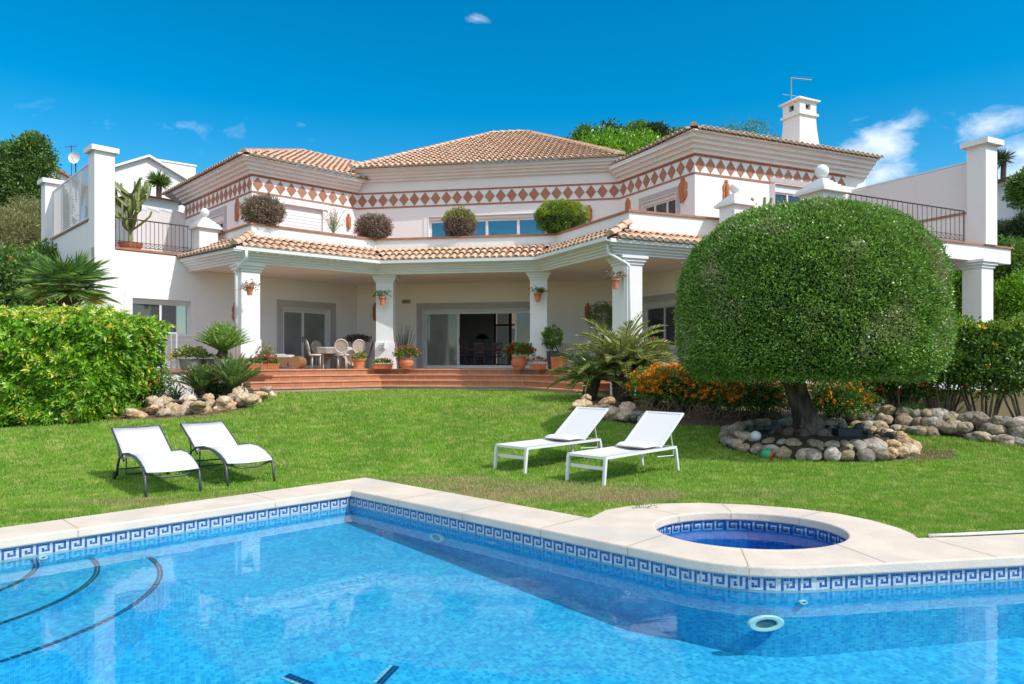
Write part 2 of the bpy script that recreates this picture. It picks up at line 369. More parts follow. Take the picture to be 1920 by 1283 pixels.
# ---------------------------------------------------------------- terrain sheet
def build_ground():
    xs = np.concatenate([np.linspace(-420, -60, 13), np.linspace(-50, -15, 18), np.arange(-14, 12.01, .16), np.linspace(13, 50, 19), np.linspace(60, 420, 13)])
    ys = np.concatenate([np.linspace(-300, -20, 9), np.linspace(-12, -1.5, 6), np.arange(-.9, 24.01, .16), np.linspace(25, 60, 24), np.linspace(65, 500, 30)])
    X, Y = np.meshgrid(xs, ys); Z = lz(X, Y)
    mid = [tuple(p) for p in offs_shrink(POOL_OUT, .26)]
    inside = inpoly(X, Y, mid)
    Z = np.where(inside, -3.0, Z - .01)
    hillside = Y > 40
    Z = Z + np.where(hillside, np.sin(X * .11) * np.cos(Y * .07) * np.clip((Y - 40) / 20, 0, 1) * 2, 0)
    nx, ny = len(xs), len(ys)
    v = np.stack([X, Y, Z], -1).reshape(-1, 3)
    i = np.arange(ny - 1)[:, None] * nx + np.arange(nx - 1)[None, :]
    q = np.stack([i, i + 1, i + nx + 1, i + nx], -1).reshape(-1, 4)
    mt = bpy.data.materials.new('lawn_and_soil'); mt.use_nodes = True; N = mt.node_tree.nodes; L = mt.node_tree.links
    p = N['Principled BSDF']; p.inputs['Roughness'].default_value = .95; p.inputs['Specular IOR Level'].default_value = .15
    at = N.new('ShaderNodeAttribute'); at.attribute_name = 'lawn_mask'
    tc = N.new('ShaderNodeTexCoord')
    def nz(s, d=5):
        n = N.new('ShaderNodeTexNoise'); n.inputs['Scale'].default_value = s; n.inputs['Detail'].default_value = d; L.new(tc.outputs['Object'], n.inputs['Vector']); return n.outputs[0]
    def mix(f, a, b, lo=0, hi=1):
        mr = N.new('ShaderNodeMapRange'); mr.inputs[1].default_value = lo; mr.inputs[2].default_value = hi; L.new(f, mr.inputs[0])
        m = N.new('ShaderNodeMix'); m.data_type = 'RGBA'; L.new(mr.outputs[0], m.inputs[0])
        for k, c in ((6, a), (7, b)):
            if isinstance(c, tuple): m.inputs[k].default_value = (*c, 1)
            else: L.new(c, m.inputs[k])
        return m.outputs[2]
    g = mix(nz(.9), (.075, .20, .014), (.14, .27, .025), .4, .6)
    g = mix(nz(26), g, (.035, .085, .01), .5, .75)
    s = mix(nz(5), (.15, .10, .065), (.08, .055, .035), .35, .65)
    c = mix(at.outputs['Fac'], s, g, .35, .65)
    L.new(c, p.inputs['Base Color'])
    o = np_mesh('ground', v, q, mt, smooth=True)
    a = o.data.attributes.new('lawn_mask', 'FLOAT', 'POINT')
    mk = inpoly(X, Y, LAWN) & ~(((X - RING_C[0] - .25) / (RING_A + .35)) ** 2 + ((Y - RING_C[1]) / (RING_B + .05)) ** 2 < 1)
    mk = mk & (Y < 40)
    a.data.foreach_set('value', mk.astype(np.float32).ravel())
    tag(o, kind='structure')
def offs_shrink(poly, o):
    ar = sum(poly[i][0] * poly[(i + 1) % len(poly)][1] - poly[(i + 1) % len(poly)][0] * poly[i][1] for i in range(len(poly)))
    return offs(poly, -o if ar > 0 else o, True)
build_ground()

# ---------------------------------------------------------------- swimming pool
POOLTILE = mat('pool_mosaic', (.05, .3, .7), .3)
add_grout(POOLTILE, .034, .034, (.12, .56, .74), (.018, .31, .60), (.075, .54, .78), True, .0, .0013, extra=((.02, .27, .62), 9, .5))
def depth(y): return .20 + .094 * (9.2 - y)
def build_pool():
    root = empty('swimming_pool', (0, 0, 0), 'large blue mosaic swimming pool with cream stone coping in front of the lawn', 'swimming pool')
    # coping with holes
    bm = bmesh.new()
    def loop(pts):
        vs = [bm.verts.new((p[0], p[1], CZ)) for p in pts]; return [bm.edges.new((vs[i], vs[(i + 1) % len(vs)])) for i in range(len(vs))]
    es = loop(POOL_OUT) + loop(POOL_IN) + loop(SPA_IN)
    r = bmesh.ops.triangle_fill(bm, use_beauty=True, use_dissolve=False, edges=es, normal=(0, 0, 1))
    # keep only faces between outlines
    for f in list(bm.faces):
        c = f.calc_center_median()
        if inpoly(np.array([c.x]), np.array([c.y]), POOL_IN)[0] or inpoly(np.array([c.x]), np.array([c.y]), SPA_IN)[0]: bm.faces.remove(f)
    ex = bmesh.ops.extrude_face_region(bm, geom=list(bm.faces))
    bmesh.ops.translate(bm, verts=[g for g in ex['geom'] if isinstance(g, bmesh.types.BMVert)], vec=(0, 0, -CT))
    bmesh.ops.recalc_face_normals(bm, faces=bm.faces)
    me = bpy.data.meshes.new('coping'); bm.to_mesh(me); bm.free(); me.materials.append(COPING)
    co = bpy.data.objects.new('coping', me); COL.objects.link(co); co.parent = root
    bv = co.modifiers.new('edge', 'BEVEL'); bv.width = .016; bv.segments = 2; bv.limit_method = 'ANGLE'; bv.angle_limit = R(50)
    def joint(a, b):
        jt = MB()
        a = V2(a); b = V2(b); d = (b - a).normalized(); n = Vector((-d.y, d.x)) * .003
        jt.face([(a.x - n.x, a.y - n.y, .0025), (b.x - n.x, b.y - n.y, .0025), (b.x + n.x, b.y + n.y, .0025), (a.x + n.x, a.y + n.y, .0025)])
        e = a + (a - b).normalized() * .0035     # vertical part on the pool face, 3 mm proud of the stone
        jt.face([(e.x - n.x, e.y - n.y, -CT), (e.x + n.x, e.y + n.y, -CT), (e.x + n.x, e.y + n.y, -.016), (e.x - n.x, e.y - n.y, -.016)]); jt.build('coping_joint', COPEDGE, root)
    for s in (1.02, 3.05, 5.0, 7.0): # left arm joints
        p = (A_[0] + TILT_L[0] * s, A_[1] + TILT_L[1] * s)
        joint(p, (p[0] - .43, p[1] + .44))
    dr = Vector((3.38, -3.14)).normalized()
    for s in (.95, 2.05, 3.15, 4.15):
        p = Vector(A_) + dr * s; joint(p, (p.x + .50, p.y + .53))
    joint((1.86, 5.70), (1.98, 6.28)); joint((3.0, 5.825), (2.86, 6.45)); joint((4.0, 5.995), (3.80, 6.64)); joint((5.4, 6.23), (5.35, 6.86))
    for t in (1.5, 2.2, .7): joint((SPA_C[0] + SPA_A * math.cos(t), SPA_C[1] + SPA_B * math.sin(t)), (SPA_C[0] + 1.40 * math.cos(t), SPA_C[1] + 1.27 * math.sin(t)))
    # walls, floor
    inn = offs_shrink(POOL_IN, -.04)       # wall sits 25 mm behind the coping nose
    ar = sum(inn[i][0] * inn[(i + 1) % len(inn)][1] - inn[(i + 1) % len(inn)][0] * inn[i][1] for i in range(len(inn)))
    w = MB(); u = 0
    for i in range(len(inn)):
        a = Vector(inn[i]); b = Vector(inn[(i + 1) % len(inn)]); l = (b - a).length
        n = max(1, int(l / .5))
        for k in range(n):
            p = a.lerp(b, k / n); q = a.lerp(b, (k + 1) / n); u2 = u + l / n
            zp = WZ - depth(p.y) - .05; zq = WZ - depth(q.y) - .05
            w.face([(p.x, p.y, -CT - .015), (p.x, p.y, zp), (q.x, q.y, zq), (q.x, q.y, -CT - .015)], 0, [(u, -.2), (u, zp * 2.2), (u2, zq * 2.2), (u2, -.2)])
            u = u2
    w.build('pool_wall', POOLTILE, root)
    fl = MB(); fine = [tuple(p) for p in inn]
    vs = [(p[0], p[1], WZ - depth(p[1])) for p in fine]
    fl.face(vs, 0, [(p[0] * .9 + p[1] * .43, p[1] * .9 - p[0] * .43) for p in fine]); fl.build('pool_floor', POOLTILE, root)
    # greek key band built of little tiles
    KEY = ['XXXXX', 'X...X', 'X.X.X', 'X.XXX', 'X....']
    def band(name, loop_pts, parent, z_top, closed, inset, rows=5, th=.0188, tw=.0225, flip=1):
        mb = MB(); s = 0.0; pts = [Vector(p) for p in loop_pts]; n = len(pts)
        seglist = [(pts[i], pts[(i + 1) % n]) for i in range(n if closed else n - 1)]
        for a, b in seglist:
            l = (b - a).length; d = (b - a) / l; nn = Vector((-d.y, d.x)) * flip * inset
            c0 = int(math.ceil(s / tw)); c1 = int((s + l) / tw)
            for c in range(c0, c1 + 1):
                x0 = max(0, c * tw - s + .0012); x1 = min(l, (c + 1) * tw - s - .0012)
                if x1 - x0 < .003: continue
                p = a + d * x0 + nn; q = a + d * x1 + nn; cc = c % 6
                for r_ in range(-1, rows):
                    z1 = z_top - (r_ + 1) * th - .0006; z0 = z1 - th + .0018
                    mi = 0 if (r_ >= 0 and not (cc < 5 and KEY[r_][cc] == 'X')) else (2 if r_ < 0 else 1)
                    mb.face([(p.x, p.y, z0), (q.x, q.y, z0), (q.x, q.y, z1), (p.x, p.y, z1)], mi)
            s += l
        return mb.build(name, [mat('mosaic_white', (.44, .52, .57), .35, island=[(.50, .57, .61), (.36, .47, .55), (.52, .58, .61)]),
                               mat('mosaic_cobalt', (.02, .08, .30), .3, island=[(.02, .09, .32), (.015, .06, .24), (.04, .13, .38)]),
                               mat('mosaic_teal', (.06, .26, .42), .3, island=[(.05, .24, .42), (.08, .30, .46)])], parent)
    band('tile_band', inn[:-1], root, -CT + .004, False, .004, flip=-1)
    gb = MB()
    for i in range(len(inn) - 2):
        a = Vector(inn[i]); b = Vector(inn[i + 1]); d = (b - a).normalized(); nn = Vector((d.y, -d.x)) * .002
        a = a + nn; b = b + nn
        gb.face([(a.x, a.y, WZ - .02), (b.x, b.y, WZ - .02), (b.x, b.y, -CT + .01), (a.x, a.y, -CT + .01)])
    gb.build('band_grout', mat('band_grout', (.45, .52, .55), .8), root)
    # round entry steps at the left wall
    cen = Vector((-5.3, 5.93)); wall_ang = math.atan2(TILT_L[1], TILT_L[0])
    for k, (r_, dz) in enumerate([(1.22, .03), (1.70, .11), (2.22, .19)]):
        st = MB(); n = 48; zt = WZ - dz; ring = []
        for i in range(n + 1):
            a = wall_ang + math.pi * i / n; ring.append((cen.x + r_ * math.cos(a), cen.y + r_ * math.sin(a)))
        zb = WZ - .9
        top = [(x, y, zt) for x, y in ring]
        st.face(top, 0, [(x, y) for x, y in ring])
        for i in range(n):
            (x0, y0), (x1, y1) = ring[i], ring[i + 1]; u0 = r_ * math.pi * i / n; u1 = r_ * math.pi * (i + 1) / n
            st.face([(x0, y0, zb), (x1, y1, zb), (x1, y1, zt), (x0, y0, zt)], 0, [(u0, 2.2 * zb), (u1, 2.2 * zb), (u1, 2.2 * zt), (u0, 2.2 * zt)])
        so_ = st.build('pool_step', POOLTILE, root)
        sp = MB()
        for off in (.010, .038):
            for i in range(n * 2):
                a0 = wall_ang + math.pi * i / (2 * n); a1 = wall_ang + math.pi * (i + .86) / (2 * n)
                ri, ro = r_ - off - .022, r_ - off
                sp.face([(cen.x + ri * math.cos(a0), cen.y + ri * math.sin(a0), zt + .003), (cen.x + ro * math.cos(a0), cen.y + ro * math.sin(a0), zt + .003),
                         (cen.x + ro * math.cos(a1), cen.y + ro * math.sin(a1), zt + .003), (cen.x + ri * math.cos(a1), cen.y + ri * math.sin(a1), zt + .003)])
        sp.build('step_nosing', mat('mosaic_navy', (.008, .03, .12), .4), so_)
    # fittings on the wall
    def fitting(name, px, py, wpts, r1, r2, mats2):
        a, b = Vector(wpts[0]), Vector(wpts[1]); d = (b - a).normalized()
        k = (px - 960) / F; t = (k * a.y - a.x) / (d.x - k * d.y); p = a + d * t; z = EYE - (py - HZ) * p.y / F
        out = Vector((d.y, -d.x)) * 1
        mb = MB(); n = 28
        prof = [(r1, 0), (r1, .02), (r1 * .9, .032), (r2, .03), (r2 * .95, .012)]
        vs = [Vector((p.x, p.y, z)) + Vector((d.x, d.y, 0)) * (r * math.cos(2 * math.pi * i / n)) + Vector((0, 0, 1)) * (r * .40 * math.sin(2 * math.pi * i / n)) + Vector((out.x, out.y, 0)) * h for r, h in prof for i in range(n)]
        fs = [(j * n + i, j * n + (i + 1) % n, (j + 1) * n + (i + 1) % n, (j + 1) * n + i) for j in range(len(prof) - 1) for i in range(n)]
        mb.add(vs, fs, 0); ob = mb.build(name, mat('fitting_plastic', (.74, .78, .76), .4), root)
        m2 = MB(); vs = [Vector((p.x, p.y, z)) + Vector((d.x, d.y, 0)) * (r2 * math.cos(2 * math.pi * i / n)) + Vector((0, 0, 1)) * (r2 * .40 * math.sin(2 * math.pi * i / n)) + Vector((out.x, out.y, 0)) * .014 for i in range(n)]
        m2.face(vs); m2.build('lens', mats2, ob)
    LENS = mat('lamp_lens', (.10, .16, .18), .15, (.2, .25, .25), 12)
    fitting('pool_light', 1434, 1168, (inn[12], inn[14]), .155, .095, LENS)
    fitting('pool_light', 821, 1008, (inn[1], inn[2]), .12, .075, mat('lens_shade', (.08, .35, .45), .3))
    fitting('water_inlet', 1504, 1128, (inn[13], inn[14]), .036, .016, LENS)
    fitting('water_inlet', 925, 1018, (inn[1], inn[2]), .034, .016, mat('lens_shade', (.08, .35, .45), .3))
    fitting('water_inlet', 80, 1045, (inn[0], inn[1]), .04, .018, LENS)
    # short marker strips in floor mosaic
    mk = MB()
    for cx, cy, aa in ((560, 1276, 2.6), (728, 1266, 1.25)):
        d0 = 4.2
        for _ in range(30): d0 = (EYE - WZ + depth(d0)) * F / (cy - HZ)
        c = Vector(((cx - 960) * d0 / F, d0)); a = Vector((math.cos(aa), math.sin(aa))); b = Vector((-a.y, a.x))
        for i in range(6):
            for j in range(3):
                p = c + a * (i - 3) * .045 + b * (j - 1) * .03; q = [p, p + a * .04, p + a * .04 + b * .026, p + b * .026]
                mk.face([(t.x, t.y, WZ - depth(t.y) + .006) for t in q], 0 if j < 2 else 1)
    mk.build('floor_marker', [MATS['mosaic_navy'], MATS['mosaic_white']], root)
    # spa
    sp = empty('spa_pool', (SPA_C[0], SPA_C[1], 0), 'small round raised whirlpool set in the coping beside the large pool', 'whirlpool')
    loc = [(p[0] - SPA_C[0], p[1] - SPA_C[1]) for p in SPA_IN]; loc = [(x * 1.04, y * 1.045) for x, y in loc]
    w = MB(); u = 0
    for i in range(len(loc)):
        a = Vector(loc[i]); b = Vector(loc[(i + 1) % len(loc)]); u2 = u + (b - a).length
        w.face([(a.x, a.y, -CT - .015), (a.x, a.y, -.85), (b.x, b.y, -.85), (b.x, b.y, -CT - .015)], 0, [(u, -.1), (u, -.85), (u2, -.85), (u2, -.1)]); u = u2
    DEEP = mat('spa_mosaic', (.03, .18, .5), .3); add_grout(DEEP, .05, .05, (.06, .30, .62), (.015, .15, .46), (.03, .22, .56), True, 0, .0028)
    w.face([(x, y, -.55) for x, y in loc], 0, [(x, y) for x, y in loc]); w.build('spa_basin', DEEP, sp)
    band('tile_band', loc, sp, -CT + .004, True, .004, flip=1)
    # water
    def watermat(name, tint, bstr, scale, ior):
        mt = bpy.data.materials.new(name); mt.use_nodes = True; N = mt.node_tree.nodes; L = mt.node_tree.links
        for n in list(N):
            if n.type != 'OUTPUT_MATERIAL': N.remove(n)
        tr = N.new('ShaderNodeBsdfTransparent'); tr.inputs[0].default_value = (*tint, 1)
        gl = N.new('ShaderNodeBsdfGlossy'); gl.inputs['Roughness'].default_value = .015
        fr = N.new('ShaderNodeFresnel'); fr.inputs[0].default_value = ior
        tc = N.new('ShaderNodeTexCoord'); mp = N.new('ShaderNodeMapping'); mp.inputs['Scale'].default_value = (1, 1.3, 1); mp.inputs['Rotation'].default_value = (0, 0, .5)
        L.new(tc.outputs['Object'], mp.inputs[0])
        n1 = N.new('ShaderNodeTexNoise'); n1.inputs['Scale'].default_value = scale; n1.inputs['Detail'].default_value = 3; n1.inputs['Roughness'].default_value = .55; n1.inputs['Distortion'].default_value = .6
        L.new(mp.outputs[0], n1.inputs['Vector'])
        bp = N.new('ShaderNodeBump'); bp.inputs['Strength'].default_value = bstr; bp.inputs['Distance'].default_value = .02; L.new(n1.outputs[0], bp.inputs['Height'])
        L.new(bp.outputs[0], gl.inputs['Normal']); L.new(bp.outputs[0], fr.inputs['Normal'])
        ms = N.new('ShaderNodeMixShader'); L.new(fr.outputs[0], ms.inputs[0]); L.new(tr.outputs[0], ms.inputs[1]); L.new(gl.outputs[0], ms.inputs[2])
        L.new(ms.outputs[0], N['Material Output'].inputs[0]); return mt
    def up(o):
        for f in o.data.polygons:
            if f.normal.z < 0: f.flip()
        o.data.update(); return o
    w = MB(); w.face([(p[0], p[1], WZ) for p in inn][::-1 if ar < 0 else 1])
    tag(up(w.build('pool_water', watermat('pool_water', (.72, .95, .97), .032, 4.2, 1.33))), kind='structure')
    w = MB(); w.face([(x + SPA_C[0], y + SPA_C[1], -.145) for x, y in loc])
    tag(up(w.build('spa_water', watermat('spa_water', (.6, .88, 1.0), .08, 6.0, 1.2))), kind='structure')
build_pool()
# ---------------------------------------------------------------- villa
ZF = EYE - .19            # terrace floor
ZU = EYE + 3.5            # upper terrace floor
def zz(h): return EYE + h
T_ = (-12.44, 21.64); C1 = (-6.05, 28.4); C2 = (3.95, 26.6); C3 = (5.79, 23.0); RD = Vector((.911, .412)); RB = Vector((-.412, .911))
C4 = (C3[0] + RD.x * 8.2, C3[1] + RD.y * 8.2)
U1 = (-9.13, 25.5); U0 = (-13.7, 30.4)
G = [(-8.06, 21.1), (-4.4, 24.15), (.80, 23.3), (2.65, 19.5)]
K0 = (-10.8, 23.5); G5 = (G[3][0] + RD.x * 4.0, G[3][1] + RD.y * 4.0)
Q = [(-10.38, 24.9), (-8.03, 22.4), (-4.74, 25.3), (1.48, 24.27), (3.31, 20.5), (6.43, 21.8)]
villa = empty('villa', (0, 0, 0), 'large white two-storey villa with terracotta tile roofs and a columned terrace', 'villa')
def solve(P0, P1, px):
    a, b = Vector(P0), Vector(P1); d = b - a; k = (px - 960) / F
    t = (k * a.y - a.x) / (d.x - k * d.y); return t * d.length, a + d * t
def pz(p, py): return EYE - (py - HZ) * p.y / F
class Wall:
    def __init__(s, P0, P1): s.a = Vector(P0); s.b = Vector(P1); s.L = (s.b - s.a).length; s.d = (s.b - s.a) / s.L; s.n = Vector((s.d.y, -s.d.x))
    def at(s, u, z, o=0): p = s.a + s.d * u + s.n * o; return Vector((p.x, p.y, z))
    def box(s, mb, u0, u1, z0, z1, o0, o1, mi=0):
        mb.obox(s.at(u0, z0, o0), Vector((*s.d, 0)) * (u1 - u0), Vector((*s.n, 0)) * (o1 - o0), (0, 0, z1 - z0), mi)
    def build(s, mb, z0, z1, th, ops, mi=0):
        us = sorted({0, s.L, *[v for o in ops for v in o[:2]]})
        for a, b in zip(us, us[1:]):
            cut = [(o[2], o[3]) for o in ops if o[0] <= a + 1e-6 and o[1] >= b - 1e-6]; z = z0
            for c0, c1 in sorted(cut):
                if c0 > z + 1e-4: s.box(mb, a, b, z, c0, 0, -th, mi)
                z = c1
            if z < z1 - 1e-4: s.box(mb, a, b, z, z1, 0, -th, mi)
    def px(s, px): return solve(s.a, s.b, px)[0]
    def rect(s, x0, x1, ytop, ybot, zb=None, zt=None):
        u0, p0 = solve(s.a, s.b, x0); u1, p1 = solve(s.a, s.b, x1)
        pm = (p0 + p1) / 2
        return [u0, u1, zb if zb is not None else pz(pm, ybot), zt if zt is not None else pz(pm, ytop)]
def window(W, r, mull, name='window', pane=DARKGLASS, rec=.16, surround=True, sw=.17, fw=.06, open_=None, bottom=True, smat=GREYTRIM, shutter=0):
    u0, u1, z0, z1 = r
    if surround:
        m = MB(); W.box(m, u0 - sw, u0 - .02, z0 - (sw if bottom else 0), z1 + sw, 0, .018); W.box(m, u1 + .02, u1 + sw, z0 - (sw if bottom else 0), z1 + sw, 0, .018)
        W.box(m, u0 - .02, u1 + .02, z1 + .02, z1 + sw, 0, .018)
        if bottom: W.box(m, u0 - .02, u1 + .02, z0 - sw, z0 - .02, 0, .018)
        m.build('window_surround', smat, villa)
        m = MB(); W.box(m, u0 - .02, u0, z0, z1 + .02, 0, .03); W.box(m, u1, u1 + .02, z0, z1 + .02, 0, .03); W.box(m, u0, u1, z1, z1 + .02, 0, .03)
        if bottom: W.box(m, u0 - .03, u1 + .03, z0 - .04, z0, 0, .05)
        m.build('window_trim', WHITE2, villa)
    m = MB(); o0, o1 = -rec, -rec + .06
    zt = z1
    if shutter: W.box(m, u0, u1, z1 - shutter, z1, o0, o1 + .05); zt = z1 - shutter
    W.box(m, u0, u0 + fw, z0, zt, o0, o1); W.box(m, u1 - fw, u1, z0, zt, o0, o1)
    W.box(m, u0 + fw, u1 - fw, zt - fw, zt, o0, o1); W.box(m, u0 + fw, u1 - fw, z0, z0 + fw, o0, o1)
    xs = [u0 + fw] + list(mull) + [u1 - fw]
    for x in mull: W.box(m, x - fw * .55, x + fw * .55, z0 + fw, zt - fw, o0, o1 + .01)
    fr = m.build(name, METALW, villa)
    for i, (a, b) in enumerate(zip(xs, xs[1:])):
        if open_ is not None and i == open_: continue
        p = MB(); W.box(p, a + .003, b - .003, z0 + fw + .002, zt - fw - .002, o0 + .02, o0 + .03); p.build('pane', pane[i] if isinstance(pane, (list, tuple)) else pane, fr)
    return fr
WG = Wall(T_, C1); WC = Wall(C1, C2); WR = Wall(C2, C3); WF = Wall(C3, C4)
# ground floor windows and doors
r_w1 = WG.rect(248, 357, 562, 628); r_d1 = WG.rect(532, 618, 572, 690, zb=ZF + .02); r_d1[3] = r_d1[2] + 2.17
r_d2 = WC.rect(794, 1012, 577, 686, zb=ZF + .02); r_d2[3] = r_d2[2] + 2.2
r_w2 = WR.rect(1206, 1267, 567, 652)
m = MB()
WG.build(m, .0, ZU - .03, .3, [tuple(r_w1), tuple(r_d1)]); m.build('wall', [WHITE], villa)
m = MB(); WC.build(m, .3, ZU - .03, .3, [tuple(r_d2)]); m.build('wall', CREAM, villa)
m = MB(); WR.build(m, .3, ZU - .03, .3, [tuple(r_w2)]); m.build('wall', CREAM, villa)
m = MB(); WF.build(m, .0, ZU - .03, .3, []); m.build('wall', WHITE, villa)
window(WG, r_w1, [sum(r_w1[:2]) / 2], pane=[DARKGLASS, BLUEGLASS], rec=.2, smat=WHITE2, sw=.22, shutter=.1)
window(WG, r_d1, [r_d1[0] + (r_d1[1] - r_d1[0]) * .46], name='door', pane=[CURTGLASS, CURTGLASS], rec=.24, bottom=False, sw=.27, shutter=.06, fw=.085)
window(WC, r_d2, [WC.px(857), WC.px(966)], name='door', pane=[CURTGLASS, GLASS, CURTGLASS], rec=.24, open_=1, bottom=False, sw=.27, shutter=.06, fw=.085)
window(WR, r_w2, [WR.px(1240)], pane=DARKGLASS, rec=.2, sw=.25, shutter=.12)
# inner roller shutter half closed behind the left terrace door; handle on each door
for W_, px_, r_ in ((WG, 572, r_d1), (WC, 859, r_d2)):
    m = MB(); u = W_.px(px_); W_.box(m, u - .012, u + .012, r_[2] + .95, r_[2] + 1.15, -.17, -.13); m.build('door_handle', METALG, villa)
# room behind the open door
m = MB(); B1, B2 = (-5.2, 28.75), (3.5, 27.2); WB = Wall((-4.6, 34.2), (5.2, 32.4))
m.prism([B1, B2, (5.2, 32.4), (-4.6, 34.2)], ZF - .1, ZF + .02); m.build('interior_floor', INFLOOR, villa)
m = MB(); m.prism([B1, B2, (5.2, 32.4), (-4.6, 34.2)], ZU - .45, ZU - .35)
Wall((-5.2, 28.75), (-4.6, 34.2)).build(m, ZF, ZU - .45, .1, [])
Wall((3.5, 27.2), (5.2, 32.4)).build(m, ZF, ZU - .45, .1, [])
rw = [WB.px(927), WB.px(1000), ZF + .15, ZF + 2.6]
WB.build(m, ZF, ZU - .45, .1, [tuple(rw)]); m.build('interior_wall', DARKIN, villa)
fr = MB(); WB.box(fr, rw[0], rw[0] + .07, rw[2], rw[3], -.05, .05); WB.box(fr, rw[1] - .07, rw[1], rw[2], rw[3], -.05, .05)
mx_ = WB.px(957); WB.box(fr, mx_ - .06, mx_ + .06, rw[2], rw[3], -.05, .05); WB.box(fr, rw[0] + .07, rw[1] - .07, rw[2] + 1.75, rw[2] + 1.83, -.04, .04)
fr.build('rear_window', BLACK, villa)
bl = MB(); n = 13
for i in range(n):
    u = rw[0] + .1 + (mx_ - rw[0] - .1) * i / n; WB.box(bl, u, u + (mx_ - rw[0]) / n * .8, rw[2], rw[3] - .05, -.16, -.15)
bl.build('vertical_blind', mat('blind_fabric', (.8, .8, .74), .9, transl=.5), villa)
# back and side walls that close the volume
m = MB()
for a, b in (((-16.2, 25.6), T_), (C4, (C4[0] - 4, C4[1] + 8.8)), ((C4[0] - 4, C4[1] + 8.8), (-5, 38)), ((-5, 38), (-16.2, 25.6))):
    Wall(a, b).build(m, 0, ZU - .03, .3, [(4, Wall(a, b).L - 4, ZF, ZU - .5)] if b == (-5, 38) else [])  # rear opening added out of view so daylight reaches the blinds
m.build('wall', WHITE, villa)
# upper storey
ZB1 = zz(6.6); ZB0 = zz(6.03)
U2 = C1; U3 = C2; U4 = C3; U5 = (C3[0] + RD.x * 7.6, C3[1] + RD.y * 7.6)
WS = Wall(U0, U1); WL = Wall(U1, U2); WM = Wall(U2, U3); WQ = Wall(U3, U4); WT = Wall(U4, U5)
r1 = WS.rect(393, 420, 405, 445, zb=ZU + .9); r2 = WL.rect(530, 606, 388, 440, zb=ZU + .6)
r3 = WM.rect(804, 1062, 403, 440, zb=ZU + .55); r4 = WQ.rect(1205, 1268, 372, 400, zb=ZU + 1.0); r5 = WT.rect(1452, 1560, 352, 400, zb=ZU + .1)
m = MB(); WS.build(m, ZU, zz(7.05), .3, [tuple(r1)]); WL.build(m, ZU, zz(7.05), .3, [tuple(r2)]); m.build('wall', WHITE, villa)
m = MB(); WM.build(m, ZU, zz(7.4), .3, [tuple(r3)]); m.build('wall', WHITE, villa)
m = MB(); WQ.build(m, ZU, zz(7.1), .3, [tuple(r4)]); WT.build(m, ZU, zz(7.1), .3, [tuple(r5)]); m.build('wall', WHITE, villa)
m = MB()
for a, b in ((U5, (U5[0] - 4, U5[1] + 9)), ((U5[0] - 4, U5[1] + 9), (-8, 40)), ((-8, 40), U0)): Wall(a, b).build(m, ZU, zz(7.0), .3, [])
m.build('wall', WHITE, villa)
window(WS, r1, [sum(r1[:2]) / 2], pane=DARKGLASS, sw=.25, shutter=.25)
m = MB(); WL.box(m, r2[0], r2[1], r2[2], r2[3], -.12, -.10)
for i in range(12): WL.box(m, r2[0], r2[1], r2[2] + .12 * i, r2[2] + .12 * i + .1, -.10, -.088)
m.build('roller_shutter', LOUVRE, villa)
m = MB(); WL.box(m, r2[0] - .2, r2[1] + .2, r2[3], r2[3] + .2, .0, .05); m.build('window_trim', WHITE2, villa)
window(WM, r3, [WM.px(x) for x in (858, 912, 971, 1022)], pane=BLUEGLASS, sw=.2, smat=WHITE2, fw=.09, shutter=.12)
window(WQ, r4, [WQ.px(1224), WQ.px(1247)], pane=DARKGLASS, sw=.2, shutter=.12)
window(WT, r5, [WT.px(x) for x in (1480, 1512)], pane=DARKGLASS, sw=.2, shutter=.25)
# diamond frieze
fz = MB()
def frieze(W, n, u0=0, u1=None):
    u1 = W.L if u1 is None else u1; p = (u1 - u0) / n; zc = (ZB0 + ZB1) / 2; h = .248
    W.box(fz, u0, u1, ZB1 - .03, ZB1 + .03, 0, .02, 1); W.box(fz, u0, u1, ZB0 - .03, ZB0 + .03, 0, .02, 1)
    for i in range(n):
        c = u0 + p * (i + .5); w = p * .465
        pts = [(c - w, zc), (c, zc - h), (c + w, zc), (c, zc + h)]
        f = [W.at(u, z, .014) for u, z in pts]; b = [W.at(u, z, .002) for u, z in pts]
        fz.add(b + f, [(4, 5, 6, 7), (0, 1, 5, 4), (1, 2, 6, 5), (2, 3, 7, 6), (3, 0, 4, 7)], 0)
frieze(WS, 16); frieze(WL, 10); frieze(WM, 24); frieze(WQ, 9); frieze(WT, 16, 0, 6.6)
fz.build('frieze', [FRIEZE, TERRA2], villa)
# eave cornices
def cornice(pts, z0, z1, out, steps, name='cornice', m_=WHITE2):
    mb = MB(); prof = [(-.05, z0)]; 
    for i in range(steps):
        o = out * (i + 1) / steps * (1 if i < steps - 1 else 1); za = z0 + (z1 - z0) * i / steps; zb = z0 + (z1 - z0) * (i + .72) / steps; zc = z0 + (z1 - z0) * (i + 1) / steps
        prof += [(o, za), (o, zb), (o + .012, zb), (o + .012, zc)]
    prof += [(-.05, z1)]
    mb.sweep(pts, prof); return mb.build(name, m_, villa)
cornice([U0, U1, U2], ZB1 + .04, zz(7.09), .47, 4)
U2b = WM.at(-.1, 0).xy; U3b = WM.at(WM.L + .1, 0).xy
cornice([U2b, U3b], zz(7.03), zz(7.42), .42, 4)
cornice([U3, U4, U5], ZB1 + .04, zz(7.14), .47, 4)
